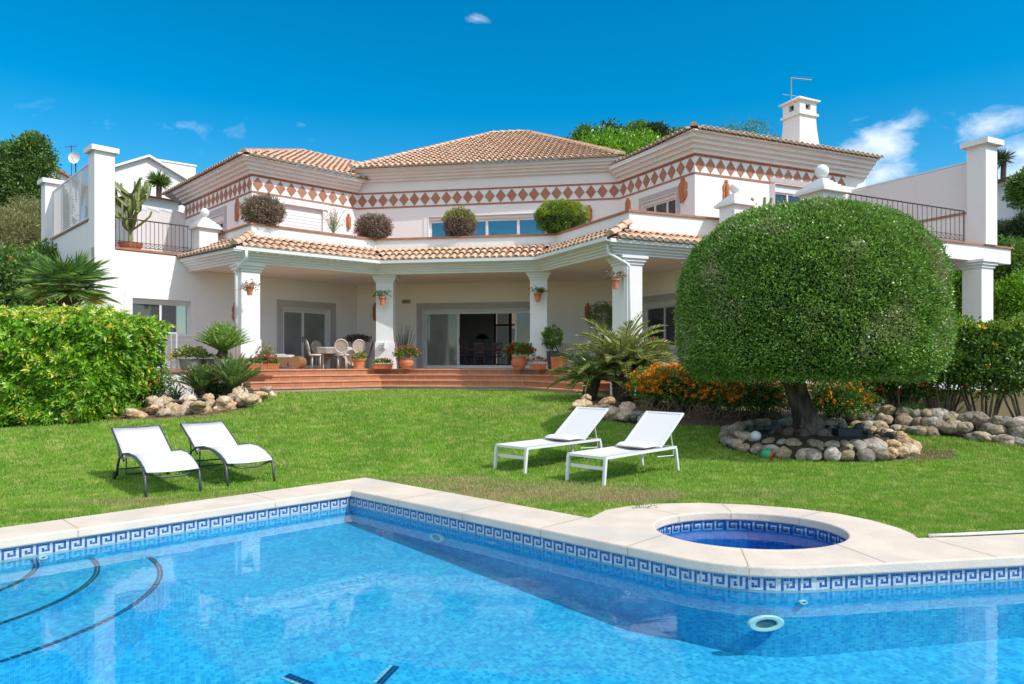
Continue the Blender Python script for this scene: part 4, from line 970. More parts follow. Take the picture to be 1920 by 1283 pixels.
# ---------------------------------------------------------------- grass blades
def build_grass():
    rng = np.random.default_rng(3)
    def scatter(n, y0, y1):
        y = y0 + (y1 - y0) * rng.random(n * 2) ; x = (rng.random(n * 2) * 2 - 1) * (y * .74 + .8)
        ok = inpoly(x, y, LAWN) & ~inpoly(x, y, offs_shrink(POOL_OUT, .015)) & ~(((x - RING_C[0]) / RING_A) ** 2 + ((y - RING_C[1]) / RING_B) ** 2 < 1.0)
        ok &= ~((((x - 7.0) / .75) ** 2 + ((y - 12.2) / .5) ** 2 < 1) & (rng.random(len(x)) < .85))
        return x[ok][:n], y[ok][:n]
    X = []; Y = []
    for n, a, b in ((90000, 6.5, 9), (105000, 9, 12.5), (75000, 12.5, 17), (45000, 17, 23.5)):
        x, y = scatter(n, a, b); X.append(x); Y.append(y)
    x = np.concatenate(X); y = np.concatenate(Y); z = lz(x, y) - .012
    n = len(x)
    clump = np.sin(x * 7.1 + np.sin(y * 5.3)) * np.sin(y * 6.3 + np.cos(x * 4.1))
    h = (.026 + .018 * rng.random(n)) * (1 + .18 * clump) * np.clip(y / 10, .9, 1.7)
    w = .0055 * np.clip(y / 8, 1, 2.6)
    a = rng.random(n) * 2 * np.pi; lean = rng.random(n) * .75
    dx = np.cos(a); dy = np.sin(a); b = rng.random(n) * 2 * np.pi; lx = np.cos(b) * lean * h; ly = np.sin(b) * lean * h
    P = np.stack([x, y, z], 1); W = np.stack([dx * w, dy * w, 0 * w], 1); T = np.stack([lx, ly, h], 1)
    v = np.stack([P - W, P + W, P + T], 1).reshape(-1, 3); t = np.arange(n * 3).reshape(n, 3)
    mt = bpy.data.materials.new('grass_blades'); mt.use_nodes = True; N = mt.node_tree.nodes; L = mt.node_tree.links; p = N['Principled BSDF']
    p.inputs['Roughness'].default_value = .55; p.inputs['Specular IOR Level'].default_value = .3
    tc = N.new('ShaderNodeTexCoord')
    def nz(s, d=4):
        q = N.new('ShaderNodeTexNoise'); q.inputs['Scale'].default_value = s; q.inputs['Detail'].default_value = d; L.new(tc.outputs['Object'], q.inputs['Vector']); return q.outputs[0]
    def mix(f, A, B, lo, hi):
        mr = N.new('ShaderNodeMapRange'); mr.inputs[1].default_value = lo; mr.inputs[2].default_value = hi; L.new(f, mr.inputs[0])
        m = N.new('ShaderNodeMix'); m.data_type = 'RGBA'; L.new(mr.outputs[0], m.inputs[0])
        for k, c in ((6, A), (7, B)):
            if isinstance(c, tuple): m.inputs[k].default_value = (*c, 1)
            else: L.new(c, m.inputs[k])
        return m.outputs[2]
    at = N.new('ShaderNodeAttribute'); at.attribute_name = 'dryness'
    g = N.new('ShaderNodeNewGeometry')
    c = mix(nz(1.1), (.21, .40, .04), (.32, .52, .06), .38, .62)
    c = mix(g.outputs['Random Per Island'], c, (.17, .30, .03), .0, 1.7)
    c = mix(nz(4.0), c, (.54, .56, .17), .47, .72)
    c = mix(at.outputs['Fac'], c, (.50, .38, .20), 0, 1)
    L.new(c, p.inputs['Base Color'])
    tr = N.new('ShaderNodeBsdfTranslucent'); L.new(c, tr.inputs[0]); ms = N.new('ShaderNodeMixShader'); ms.inputs[0].default_value = .35
    L.new(p.outputs[0], ms.inputs[1]); L.new(tr.outputs[0], ms.inputs[2]); L.new(ms.outputs[0], N['Material Output'].inputs[0])
    o = np_mesh('grass', v, t, mt, k=3)
    # worn dry patches near the coping (real wear, patchy)
    dry = np.zeros(n)
    for cx, cy, rx, ry, am in ((.1, 9.1, 1.7, .9, 1.5), (1.3, 8.9, 1.0, .7, 1.5), (-.9, 9.9, 1.0, .5, 1.1), (-4.2, 8.4, 1.0, .35, .7), (-3.0, 8.9, .8, .35, .5), (3.0, 9.0, 1.2, .5, .35), (-7, 15.5, 2, .6, .35), (.6, 16, 2.2, .8, .25), (-2, 19, 2.5, .8, .25)):
        q = 1 - ((x - cx) / rx) ** 2 - ((y - cy) / ry) ** 2; dry = np.maximum(dry, np.clip(q, 0, 1) * am)
    patch = .5 + .5 * np.sin(x * 9 + 2 * np.sin(y * 7)) * np.sin(y * 13 + 2 * np.cos(x * 6))
    dry = np.clip(dry * (.4 + patch) + rng.normal(0, .14, n), 0, 1) * (dry > .02) + (rng.random(n) < .05) * .5
    at_ = o.data.attributes.new('dryness', 'FLOAT', 'POINT'); at_.data.foreach_set('value', np.repeat(np.clip(dry, 0, 1), 3).astype(np.float32))
    tag(o, kind='stuff'); o['label'] = 'short mown green lawn grass with dry patches beside the pool'; o['category'] = 'grass'
build_grass()

# ---------------------------------------------------------------- foliage helpers
def ellipsoid_shell(n, c, r, rng, thick=.25, lump=.15, power=2.0, lo=-1.0):
    d = unit(rng.normal(size=(n * 2, 3))); d = d[d[:, 2] > lo][:n]
    ph = rng.random(6) * 6
    lf = 1 + lump * (np.sin(d[:, 0] * 5 + ph[0]) * np.sin(d[:, 1] * 6 + ph[1]) + .6 * np.sin(d[:, 2] * 9 + ph[2]) * np.cos(d[:, 0] * 11 + ph[3]))
    rad = lf * (1 - thick * rng.random(len(d)) ** 1.5)
    return np.array(c) + d * rad[:, None] * np.array(r), d
def clumps(n_cl, per, c, r, cr, rng, lo=-.5, inner=.35):
    """clumpy crown: many small leaf balls spread through an ellipsoid"""
    d = unit(rng.normal(size=(n_cl, 3))); d[:, 2] = np.where(d[:, 2] < lo, -d[:, 2], d[:, 2])
    cc = np.array(c) + d * np.array(r) * (inner + (1 - inner) * rng.random((n_cl, 1)) ** .45)
    rr = cr * (.6 + .7 * rng.random(n_cl))
    dd = unit(rng.normal(size=(n_cl * per, 3))); k = np.repeat(np.arange(n_cl), per)
    P = cc[k] + dd * rr[k][:, None] * (.45 + .55 * rng.random((n_cl * per, 1))) * np.array([1, 1, .8])
    D = unit(dd + np.array([0, 0, .35]) + rng.normal(size=dd.shape) * .5)
    return P, D, cc
def trunk(mb, base, top, r0, r1, bends=.06, n=6, rng=random):
    base, top = Vector(base), Vector(top); pts = []; rs = []
    L = (top - base).length
    for i in range(n + 1):
        t = i / n; p = base.lerp(top, t); j = bends * L * math.sin(t * math.pi); pts.append(p + Vector((rng.uniform(-j, j), rng.uniform(-j, j), 0))); rs.append(r0 + (r1 - r0) * t)
    mb.tube(pts, rs, 8); return pts
def tree(name, base, h, r, label, cat, lm, ncl=120, per=90, lsize=.12, cr=None, tr=.18, group=None, rz=None, seed=1, limbs=6, asp=.45):
    rng = np.random.default_rng(seed); rnd = random.Random(seed)
    root = empty(name, base, label, cat, group); rz = rz or h * .38
    m = MB(); top = Vector((0, 0, h - rz)); trunk(m, (0, 0, -.2), top, tr, tr * .55, rng=rnd)
    cz = h - rz
    for i in range(limbs):
        a = i * 2.4 + rnd.random(); e = Vector((math.cos(a) * r * .6, math.sin(a) * r * .6, cz + rnd.uniform(-.2, .6) * rz)); trunk(m, top * rnd.uniform(.6, .95), e, tr * .42, tr * .12, .08, 4, rnd)
    m.build('trunk', BARK, root, True)
    P, D, _ = clumps(ncl, per, (0, 0, cz), (r, r, rz), cr or r * .28, rng)
    leaves('crown', P, D, lsize * (.7 + .6 * rng.random(len(P))), lsize * asp, lm, root, rng=rng); return root
LM_DARK = leafmat('leaf_dark', [(.07, .15, .03), (.12, .24, .04), (.18, .33, .07), (.09, .17, .03), (.04, .09, .02)], transl=.2)
LM_OLIVE = leafmat('leaf_olive', [(.22, .24, .08), (.34, .33, .13), (.16, .20, .06), (.42, .38, .17)], transl=.2)
LM_BRIGHT = leafmat('leaf_bright', [(.14, .36, .02), (.26, .52, .03), (.07, .22, .013), (.38, .60, .045), (.18, .42, .022), (.04, .13, .008)], rough=.35, transl=.3)
LM_YEL = leafmat('leaf_yellow', [(.68, .66, .08), (.52, .60, .05), (.72, .66, .16)], transl=.3)
LM_CON = leafmat('leaf_conifer', [(.03, .06, .022), (.05, .09, .03), (.045, .10, .03)], transl=.15)
LM_MID = leafmat('leaf_mid', [(.09, .20, .025), (.15, .30, .035), (.07, .15, .018), (.20, .35, .055)], transl=.25)
LM_TOP = leafmat('leaf_topiary', [(.13, .29, .035), (.25, .46, .06), (.06, .15, .018), (.38, .58, .12), (.17, .34, .04), (.04, .10, .014), (.32, .50, .08)], rough=.34, transl=.2, spec=.6, c3=(.36, .40, .17), scale=5)
LM_PALM = leafmat('leaf_palm', [(.10, .22, .04), (.17, .31, .06), (.07, .16, .04), (.27, .37, .07)], rough=.35, transl=.25)
LM_CYC = leafmat('leaf_cycad', [(.05, .13, .018), (.09, .19, .025), (.13, .24, .03)], rough=.35, transl=.2)
LM_CYCDRY = leafmat('leaf_cycad_tan', [(.15, .25, .04), (.26, .32, .07), (.42, .36, .13), (.18, .28, .05)], rough=.4, transl=.2)
LM_CYCY = leafmat('leaf_cycad_bright', [(.14, .28, .03), (.22, .38, .05), (.30, .44, .07), (.10, .20, .02)], rough=.35, transl=.2)
LM_DEAD = leafmat('leaf_dead', [(.20, .13, .10), (.30, .20, .15), (.38, .28, .22), (.13, .09, .07), (.26, .19, .16)], rough=.9, transl=.1, spec=.1)
LM_LIME = leafmat('leaf_lime', [(.30, .40, .02), (.40, .50, .04), (.22, .34, .02)], transl=.3)
LM_SUCC = leafmat('leaf_succulent', [(.24, .30, .06), (.34, .38, .09), (.18, .26, .06)], rough=.5, transl=.1)
FL_OR = leafmat('petal_orange', [(.90, .22, .01), (.92, .38, .02), (.92, .50, .04), (.80, .12, .01)], rough=.6, transl=.3)
FL_RED = leafmat('petal_red', [(.55, .01, .015), (.65, .02, .03), (.42, .008, .012)], rough=.6, transl=.3)
FL_PINK = leafmat('petal_pink', [(.70, .05, .12), (.75, .12, .18), (.68, .04, .05)], rough=.6, transl=.3)
FL_YEL = leafmat('petal_yellow', [(.80, .50, .02), (.75, .60, .05)], rough=.6, transl=.3)
FL_MAG = leafmat('petal_purple', [(.35, .10, .22), (.45, .16, .28)], rough=.6, transl=.3)
CORE = mat('foliage_shade_core', (.012, .022, .006), 1)  # opaque near-black core blocks light; shade between leaves put into its colour

# big clipped mushroom tree
def topiary():
    rng = np.random.default_rng(11); cx, cy = 5.25, 12.95; g = float(lz(cx, cy)); root = empty('clipped_tree', (cx, cy, g), 'huge clipped dome-shaped green tree on a gnarled trunk inside a ring of stones', 'tree')
    zc = 2.42 - g; Rr = 2.24
    def prof(t):     # unit profile: t in [-1,1] -> (radius, z)
        a = t * math.pi / 2
        if t >= 0: return (1 - t ** 2.5) ** .40, t * 1.96
        return (1 - abs(t) ** 7) ** (1 / 5), t * 1.08
    n = 205000
    t = rng.random(n) * np.where(rng.random(n) < .68, 1, -1); az = rng.random(n) * 2 * np.pi
    t = np.where(t < 0, -np.abs(t), t)
    a = t * np.pi / 2; up = t >= 0
    at_ = np.abs(t); at_ = np.where(up, 1 - (1 - at_) ** 1.35, at_)
    rad = np.where(up, (1 - at_ ** 2.5) ** .40, (1 - at_ ** 7) ** .2); zz_ = np.where(up, at_ * 1.96, -at_ * 1.08)
    flat = rng.random(n) < .07; rad = np.where(flat, np.sqrt(rng.random(n)) * .90, rad); zz_ = zz_ - (at_ > .9) * (~up) * rng.random(n) ** 2 * .12 * (.6 + .5 * np.sin(az * 6) * np.sin(az * 13)); zz_ = np.where(flat, -1.0 - np.abs(rng.normal(0, .06, n)), zz_)
    # area-weight thinning near the pole is not needed: rejection by radius
    keep = flat | (rng.random(n) < np.clip(rad + .12, 0, 1)); rad, zz_, az, a, up = rad[keep], zz_[keep], az[keep], a[keep], up[keep]; n = len(rad)
    lump = 1 + .016 * np.sin(az * 5 + zz_ * 2.1) * np.sin(zz_ * 4 + 1) + .014 * np.sin(az * 13 + 3 + 2 * np.sin(zz_ * 3)) * np.sin(zz_ * 9 + az * 4)
    d = 1 - np.abs(rng.normal(0, .024, n)) + (rng.random(n) < .06) * .018 + (rng.random(n) < .004) * rng.random(n) * .06
    x = np.cos(az) * rad * Rr * lump * d; y = np.sin(az) * rad * Rr * lump * d; z = zc + zz_ * lump * (1 - (1 - d))
    nr = unit(np.stack([np.cos(az) * rad, np.sin(az) * rad, np.where(up, zz_ / 1.96, zz_ * .3)], 1))
    D = unit(nr * .75 + rng.normal(size=(n, 3)) * .65 + np.array([0, 0, .25]))
    leaves('crown', np.stack([x, y, z], 1), D, .050 * (.7 + .6 * rng.random(n)), .025, LM_TOP, root, rng=rng, fold=.2)
    mb = MB(); rows = []
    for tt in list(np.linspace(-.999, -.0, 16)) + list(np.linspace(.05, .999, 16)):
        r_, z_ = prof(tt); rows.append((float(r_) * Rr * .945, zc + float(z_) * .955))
    mb.lathe(rows, (0, 0, 0), 40); mb.build('crown_shade_core', CORE, root, True)  # light-blocking solid added inside the crown, inner shade in its colour
    # twisting trunk with buttress roots
    m = MB(); vs = []; n_ = 44; H = 1.35 - g + .1
    lv = [-.12, 0, .04, .08, .14, .2, .28, .36, .44, .52, .6, .7, .8, .9, 1.0, H]
    for i, z_ in enumerate(lv):
        base = .155 + .40 * math.exp(-max(z_, 0) / .17) + .03 * (z_ / H) ** 2
        for k in range(n_):
            w = 2 * math.pi * k / n_; tw = w + z_ * 1.3
            rr_ = base * (1 + .28 * math.sin(3 * tw + .6) + .14 * math.sin(5 * tw + 2) + .35 * math.exp(-max(z_, 0) / .15) * max(0, math.sin(2.5 * w + 1.0)) + .05 * math.sin(9 * tw) + .10 * noise.noise(Vector((math.cos(tw) * 2.2, math.sin(tw) * 2.2, z_ * 1.6))) + .06 * noise.noise(Vector((math.cos(tw) * 6, math.sin(tw) * 6, z_ * 4))))
            vs.append((math.cos(w) * rr_ * 1.1 - .24 * z_ + .06, math.sin(w) * rr_, z_))
    m.add(vs, [(i * n_ + k, i * n_ + (k + 1) % n_, (i + 1) * n_ + (k + 1) % n_, (i + 1) * n_ + k) for i in range(len(lv) - 1) for k in range(n_)])
    for a_, l_ in ((.15, 1.0), (-.35, .8), (2.9, .8), (3.6, .7), (-1.2, .55), (-2.1, .6), (1.2, .7)):
        m.tube([(math.cos(a_) * .3, math.sin(a_) * .3, .30), (math.cos(a_) * .55, math.sin(a_) * .5, .11), (math.cos(a_ + .1) * l_, math.sin(a_ + .1) * l_ * .85, .0), (math.cos(a_ + .2) * l_ * 1.1, math.sin(a_ + .2) * l_, -.1)], [.15, .13, .08, .03], 8)
    o = m.build('trunk', OLDBARK, root, True); s_ = o.modifiers.new('s', 'SUBSURF'); s_.levels = s_.render_levels = 1
    mm = MB(); mm.lathe([(1.55, -.1), (1.5, .12), (1.1, .2), (.4, .22), (.02, .22)], (0, 0, 0), 30, sy=.85)
    tag(mm.build('tree_bed', mat('dark_mulch', (.025, .02, .016), 1, (.05, .04, .03), 9, bump=1, bscale=30), loc=(cx, cy - .05, g - .02)), kind='structure')
    return root
topiary()

# boxy hedge on the left
def hedge(name, quad_bottom, zt, label, lm, n, lsize, asp, depthm, seed, yel=None, cluster=6, lump=.12, flare=.0, group=None):
    """leafy front, top and end faces of a hedge whose front base runs p0->p1"""
    rng = np.random.default_rng(seed); p0, p1 = Vector(quad_bottom[0]), Vector(quad_bottom[1]); z0, z1 = zt; d = (p1 - p0).xy; L = d.length; d = d / L; nn = Vector((d.y, -d.x))
    root = empty(name, tuple(p0), label, 'hedge', group)
    nc = n // cluster; which = rng.random(nc); u = rng.random(nc); v = rng.random(nc); w = rng.random(nc)
    front = which < .62; top = (which >= .62) & (which < .90)
    U = np.where(front | top, u, 1.0); V = np.where(front, 0, v); W = np.where(top, 1.0, w)
    gx = lambda U: p0.x + d.x * L * U; gy = lambda U: p0.y + d.y * L * U
    # ends lean in towards the base
    ub = U * L - flare * (1 - W) ** 1.3 * (U > .85) * ((U - .85) / .15)
    X = p0.x + d.x * ub - nn.x * V * depthm; Y = p0.y + d.y * ub - nn.y * V * depthm
    Zt = z0 + (z1 - z0) * U; G0 = np.minimum(p0.z + (p1.z - p0.z) * U, 9)
    Z = G0 + (Zt - G0) * W
    bul = lump * (np.sin(X * 2.1 + Z * 1.7 + 1) * np.sin(Z * 3.1 + Y) + .6 * np.sin(X * 5 + 2) * np.sin(Z * 6.3 + X))
    round_ = -.22 * np.clip((W - .82) / .18, 0, 1) ** 2 * front
    X = X + nn.x * (bul + round_) * (~top); Y = Y + nn.y * (bul + round_) * (~top); Z = Z + np.where(top, bul * .6 - .18 * np.clip((.15 - V) / .15, 0, 1), 0)
    nr = np.where(top[:, None], np.array([nn.x * .3, nn.y * .3, 1.0]), np.where(front[:, None], np.array([nn.x, nn.y, .45]), np.array([d.x, d.y, .45])))
    C = np.stack([X, Y, Z], 1) + nr * (rng.normal(0, .11, (nc, 1)) + .06 * np.sin(X * 9 + Z * 7 + 2 * np.sin(Z * 5))[:, None] * np.sin(Z * 11 + X * 4)[:, None])
    k = np.repeat(np.arange(nc), cluster); ax = unit(nr + rng.normal(0, .3, nr.shape)); ang = np.tile(np.arange(cluster) * 2 * np.pi / cluster, nc) + rng.random(nc)[k] * 6
    s = unit(np.cross(ax, np.array([.3, .2, 1.0]))); t = np.cross(ax, s)
    D = unit(s[k] * np.cos(ang)[:, None] + t[k] * np.sin(ang)[:, None] + ax[k] * .38 + np.array([0, 0, .12]))
    Ls = lsize * (.7 + .6 * rng.random(nc))[k]
    yl = ((rng.random(nc) < .09) | ((W > .93) & (rng.random(nc) < .2)))[k] if yel else np.zeros(len(k), bool)
    P = C[k] - np.array([p0.x, p0.y, p0.z])
    v_, q_ = leaf_arrays(P, D, Ls, Ls * asp, rng=rng, fold=.15, droop=.05)
    np_mesh('foliage', v_, q_, [lm] + ([yel] if yel else []), root, midx=yl.astype(int))
    mb = MB(); ins = .20; fb = flare * .9
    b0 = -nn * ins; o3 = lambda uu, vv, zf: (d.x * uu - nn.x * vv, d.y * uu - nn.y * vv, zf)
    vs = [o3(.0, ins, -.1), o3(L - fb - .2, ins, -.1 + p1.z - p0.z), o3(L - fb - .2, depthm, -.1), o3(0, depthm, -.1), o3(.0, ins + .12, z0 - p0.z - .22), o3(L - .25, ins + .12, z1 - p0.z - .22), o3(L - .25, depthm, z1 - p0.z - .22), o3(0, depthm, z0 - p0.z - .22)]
    mb.add(vs, [(0, 3, 2, 1), (4, 5, 6, 7), (0, 1, 5, 4), (1, 2, 6, 5), (2, 3, 7, 6), (3, 0, 4, 7)]); mb.build('hedge_shade_core', CORE, root)  # dark block added so the gaps between leaves read as shade
    return root
pl, pr_ = on_lawn(-160, 806), on_lawn(212, 791)
d_l, d_r = pl.y, pr_.y
hedge('hedge', (pl, pr_), (EYE - (583 - HZ) * d_l / F, EYE - (606 - HZ) * d_r / F), 'tall clipped yellow-green hedge with glossy leaf whorls at the left edge of the lawn', LM_BRIGHT, 92000, .122, .36, 2.4, 5, LM_YEL, 7, .15, .5)

# ---------------------------------------------------------------- rocks
ROCKM = []
def rock_meshes():
    for i in range(12):
        bm = bmesh.new(); bmesh.ops.create_icosphere(bm, subdivisions=4, radius=.46); sd = Vector((i * 3.7, i * 1.3, 5.1))
        sx, sy, sz = random.uniform(.85, 1.3), random.uniform(.8, 1.05), random.uniform(.62, .82)
        for v in bm.verts:
            p = v.co.copy(); n1 = noise.noise(p * 1.7 + sd); n2 = noise.noise(p * 4.2 + sd * 2); n3 = noise.noise(p * 10 + sd)
            pit = 0
            if i < 6:
                c = noise.voronoi(p * 3.3 + sd)[0][0]; pit = -.05 * max(0, .32 - c) / .32
            q = p * (1 + .30 * n1 + (.20 if i < 6 else .13) * n2 + (.09 if i < 6 else .03) * n3 + pit * 2); v.co = Vector((q.x * sx, q.y * sy, q.z * sz))
        me = bpy.data.meshes.new('rock'); bm.to_mesh(me); bm.free(); me.polygons.foreach_set('use_smooth', [True] * len(me.polygons)); me.materials.append(STONE if i < 6 else STONE2); ROCKM.append(me)
rock_meshes()
def rock(p, s, kind, label, group, rnd=random):
    me = ROCKM[rnd.randrange(6) + (6 if kind else 0)]
    o = bpy.data.objects.new('rock', me); COL.objects.link(o); o.location = p; o.scale = (s * rnd.uniform(.9, 1.15), s * rnd.uniform(.85, 1.1), s * rnd.uniform(.85, 1.1)); o.rotation_euler = (rnd.uniform(-.4, .4), rnd.uniform(-.4, .4), rnd.uniform(0, 6.3))
    return tag(o, label, 'rock', group)
rr = random.Random(21)
# left rockery line
GL = 'pitted tan rocks of the left flower bed'; LL = 'pitted tan rock in the low rockery between the left hedge and the steps'
curve = [(252, 786), (290, 783), (335, 780), (375, 776), (412, 772), (442, 765), (470, 758), (497, 747)]
for i, (px, py) in enumerate(curve):
    for k in range(3 if i < 7 else 1):
        q = on_lawn(px + rr.uniform(-14, 14), py - 1); lift = .12 * k; s = rr.uniform(.34, .46) * (1.05 if k == 0 else .85)
        if 3 <= i <= 5 and k == 0: s *= 1.15
        rock((q.x + rr.uniform(-.1, .1), q.y + .18 + .26 * k, q.z + .06 + lift), s, 0, LL, GL, rr)
for px, py, s in ((438, 758, .42), (458, 760, .34), (400, 764, .36), (350, 772, .34)):
    q = on_lawn(px, py + 14); rock((q.x, q.y + .55, q.z + .26), s, 0, LL, GL, rr)
# right of the steps
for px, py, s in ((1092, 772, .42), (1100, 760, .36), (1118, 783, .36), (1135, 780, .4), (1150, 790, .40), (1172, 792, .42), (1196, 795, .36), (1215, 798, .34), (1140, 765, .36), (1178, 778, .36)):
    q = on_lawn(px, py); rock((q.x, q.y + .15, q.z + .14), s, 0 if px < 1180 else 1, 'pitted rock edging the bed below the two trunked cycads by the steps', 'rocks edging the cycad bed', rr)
# ring around the clipped tree
for i in range(40):
    a = 2 * math.pi * i / 40 + rr.uniform(-.05, .05); x = RING_C[0] + RING_A * .93 * math.cos(a); y = RING_C[1] + RING_B * .90 * math.sin(a)
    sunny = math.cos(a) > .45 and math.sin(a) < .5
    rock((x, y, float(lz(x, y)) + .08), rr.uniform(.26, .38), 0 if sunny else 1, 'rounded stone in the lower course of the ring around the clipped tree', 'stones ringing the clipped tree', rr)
for i in range(36):
    a = 2 * math.pi * i / 36 + rr.uniform(-.07, .07); x = RING_C[0] + RING_A * .84 * math.cos(a); y = RING_C[1] + RING_B * .80 * math.sin(a)
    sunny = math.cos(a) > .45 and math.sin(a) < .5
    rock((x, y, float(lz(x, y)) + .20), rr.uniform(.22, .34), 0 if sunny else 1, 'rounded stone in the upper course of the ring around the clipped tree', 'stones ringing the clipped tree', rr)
# long rock bank on the right
bank = [(1575, 800), (1640, 806), (1700, 813), (1760, 820), (1820, 826), (1880, 832), (1950, 842), (2030, 855)]
for i in range(92):
    t = rr.random() * (len(bank) - 1.001); a, b = bank[int(t)], bank[int(t) + 1]; f = t - int(t); px, py = a[0] + (b[0] - a[0]) * f, a[1] + (b[1] - a[1]) * f
    q = on_lawn(px, py); k = i % 3 if px > 1660 else i % 2
    rock((q.x + .05 * k, q.y + .10 + .30 * k, q.z + .05 + .17 * k), rr.uniform(.26, .40), 1, 'rounded grey-brown stone in the long bank below the flowering hedge at the right', 'stones of the right bank', rr)

# ---------------------------------------------------------------- cycads, palms, cactus
def frond(P, D, W, az, el, L, leaf, n=34, arch=.9, vee=.7, rng=RNG, sweep=.5, base=(0, 0, 0)):
    """collect leaflet arrays along an arching rachis; returns rachis points"""
    pts = []; t_ = 0; p = Vector(base); e = el; step = L / n
    for i in range(n):
        d = Vector((math.cos(az) * math.cos(e), math.sin(az) * math.cos(e), math.sin(e))); p = p + d * step; e -= arch * step / L * (1.0 + i / n)
        pts.append(p.copy()); s = Vector((-math.sin(az), math.cos(az), 0)); u = s.cross(d) * -1 if s.cross(d).z < 0 else s.cross(d)
        if i < 3: continue
        tt = i / n; ll = leaf * math.sin(math.pi * min(1, .12 + tt * .93)) ** .6 * rng.uniform(.85, 1.1)
        for sg in (-1, 1):
            v = s * sg + d * (sweep + tt * .5) + u * vee * .6
            P.append(p); D.append(v); W.append(ll)
    return pts
def cycad(name, base, label, n, L, leaf, trunk_h, trunk_r, lm, el0=1.25, el1=.15, group=None, seed=1, arch=.9, lean=(0, 0), cat='cycad', vee=.7, density=34, wid=.09, fork=None, az0=0):
    rng = np.random.default_rng(seed); root = empty(name, base, label, cat, group); tops = [(lean[0], lean[1], trunk_h, 1.0)]
    if fork: tops.append(fork)
    if trunk_h > .05:
        m = MB()
        for tx, ty, th, sc in tops:
            k = 14; pts = [Vector((tx * i / k, ty * i / k, -.08 + (th + .08) * i / k)) for i in range(k + 1)]
            m.tube(pts, [trunk_r * sc * (.82 + .25 * i / k) for i in range(k + 1)], 14)
            for i in range(int(150 * max(th, .3) / .8)):
                a = i * 2.39996; z = (i / (150 * max(th, .3) / .8)) * th; f = z / th; r_ = trunk_r * sc * (.82 + .25 * f) * .93; c = Vector((tx * f + math.cos(a) * r_, ty * f + math.sin(a) * r_, z)); o = Vector((math.cos(a), math.sin(a), .7)).normalized()
                m.tube([c, c + o * .065], [.03, .012], 4)
        m.build('trunk', CYTRUNK, root)
    P, D, W = [], [], []; rm = MB()
    for tx, ty, th, sc in tops:
        nn = int(n * sc)
        for i in range(nn):
            f = i / nn; az = i * 2.39996 + az0; el = el0 + (el1 - el0) * f + rng.uniform(-.1, .1)
            pts = frond(P, D, W, az, el, L * rng.uniform(.85, 1.08) * sc, leaf, density, arch * rng.uniform(.8, 1.2), vee, rng, base=(tx + math.cos(az) * .04, ty + math.sin(az) * .04, max(th, .02)))
            rm.tube(pts[::6] + [pts[-1]], [.013] * (len(pts[::6])) + [.004], 4)
    rm.build('frond_stems', mat('frond_stem', (.16, .18, .05), .6), root)
    W = np.array(W); leaves('fronds', np.array([tuple(p) for p in P]), np.array([tuple(p) for p in D]), W, W * wid + .006, lm, root, rng=rng, fold=.1); return root
def gr(px, py, d, z=None): q = place(px, py, d); return Vector((q.x, q.y, float(lz(q.x, q.y)) if z is None else z))
# two trunked cycads by the steps
q = gr(1168, 745, 17.6); q.z -= .05
cycad('cycad', q, 'tall forked cycad with sunburnt fronds right of the terrace steps', 44, 1.5, .26, .92, .25, LM_CYCDRY, 1.40, .10, 'cycads in the garden beds', 4, .75, (-.02, 0), fork=(.36, .1, .86, .62), az0=.5, wid=.12)
q = gr(1104, 748, 17.7); q.z -= .05
cycad('cycad', q, 'lower dark green cycad leaning over the right end of the steps', 32, 1.2, .20, .55, .16, LM_CYC, 1.2, -.05, 'cycads in the garden beds', 9, .7, (.10, 0), az0=1.0, wid=.12)
q = gr(438, 740, 17.4); q.z += .2
cycad('cycad', q, 'young feathery cycad nearest the left end of the steps', 46, .86, .15, .12, .10, LM_PALM, 1.5, .62, 'cycads in the garden beds', 5, .30, cat='cycad', density=40, wid=.13)
q = gr(377, 746, 17.4); q.z += .18
cycad('cycad', q, 'smaller young cycad beside the left planter wall', 34, .72, .14, .10, .09, LM_CYC, 1.5, .62, 'cycads in the garden beds', 6, .35, wid=.13)
# potted cycad on the terrace
POTP = [(0, 0), (.16, 0), (.24, .3), (.26, .34), (.22, .34), (.2, .28), (0, .28)]
def pot(name, loc, prof, m_, label, cat='pot', group=None, n=22, sx=1, sy=1, rot=0):
    root = empty(name, tuple(loc), label, cat, group, rot); mb = MB(); mb.lathe(prof, (0, 0, 0), n, sx=sx, sy=sy); mb.build('pot', m_, root, False)
    return root
root = pot('potted_cycad', place(418, 688, 19.9).xy.to_3d() + Vector((0, 0, ZF)), [(0, 0), (.15, 0), (.23, .26), (.25, .30), (.21, .30), (0, .27)], PALESTONE, 'big dense potted cycad with upright green fronds in front of the leftmost column', 'potted plant')
P, D, W = [], [], []; rng = np.random.default_rng(8)
m = MB(); m.lathe([(0, .2), (.13, .24), (.17, .40), (.13, .52), (0, .55)], (0, 0, 0), 12); m.build('trunk', CYTRUNK, root)
for i in range(120):
    az = i * 2.39996; el = 1.54 - 1.05 * (i / 120); frond(P, D, W, az, el, .92 * rng.uniform(.9, 1.05), .14, 32, .18, 1.0, rng, base=(0, 0, .46))
W = np.array(W); leaves('fronds', np.array([tuple(p) for p in P]), np.array([tuple(p) for p in D]), W, W * .16 + .006, LM_CYCY, root, rng=rng)

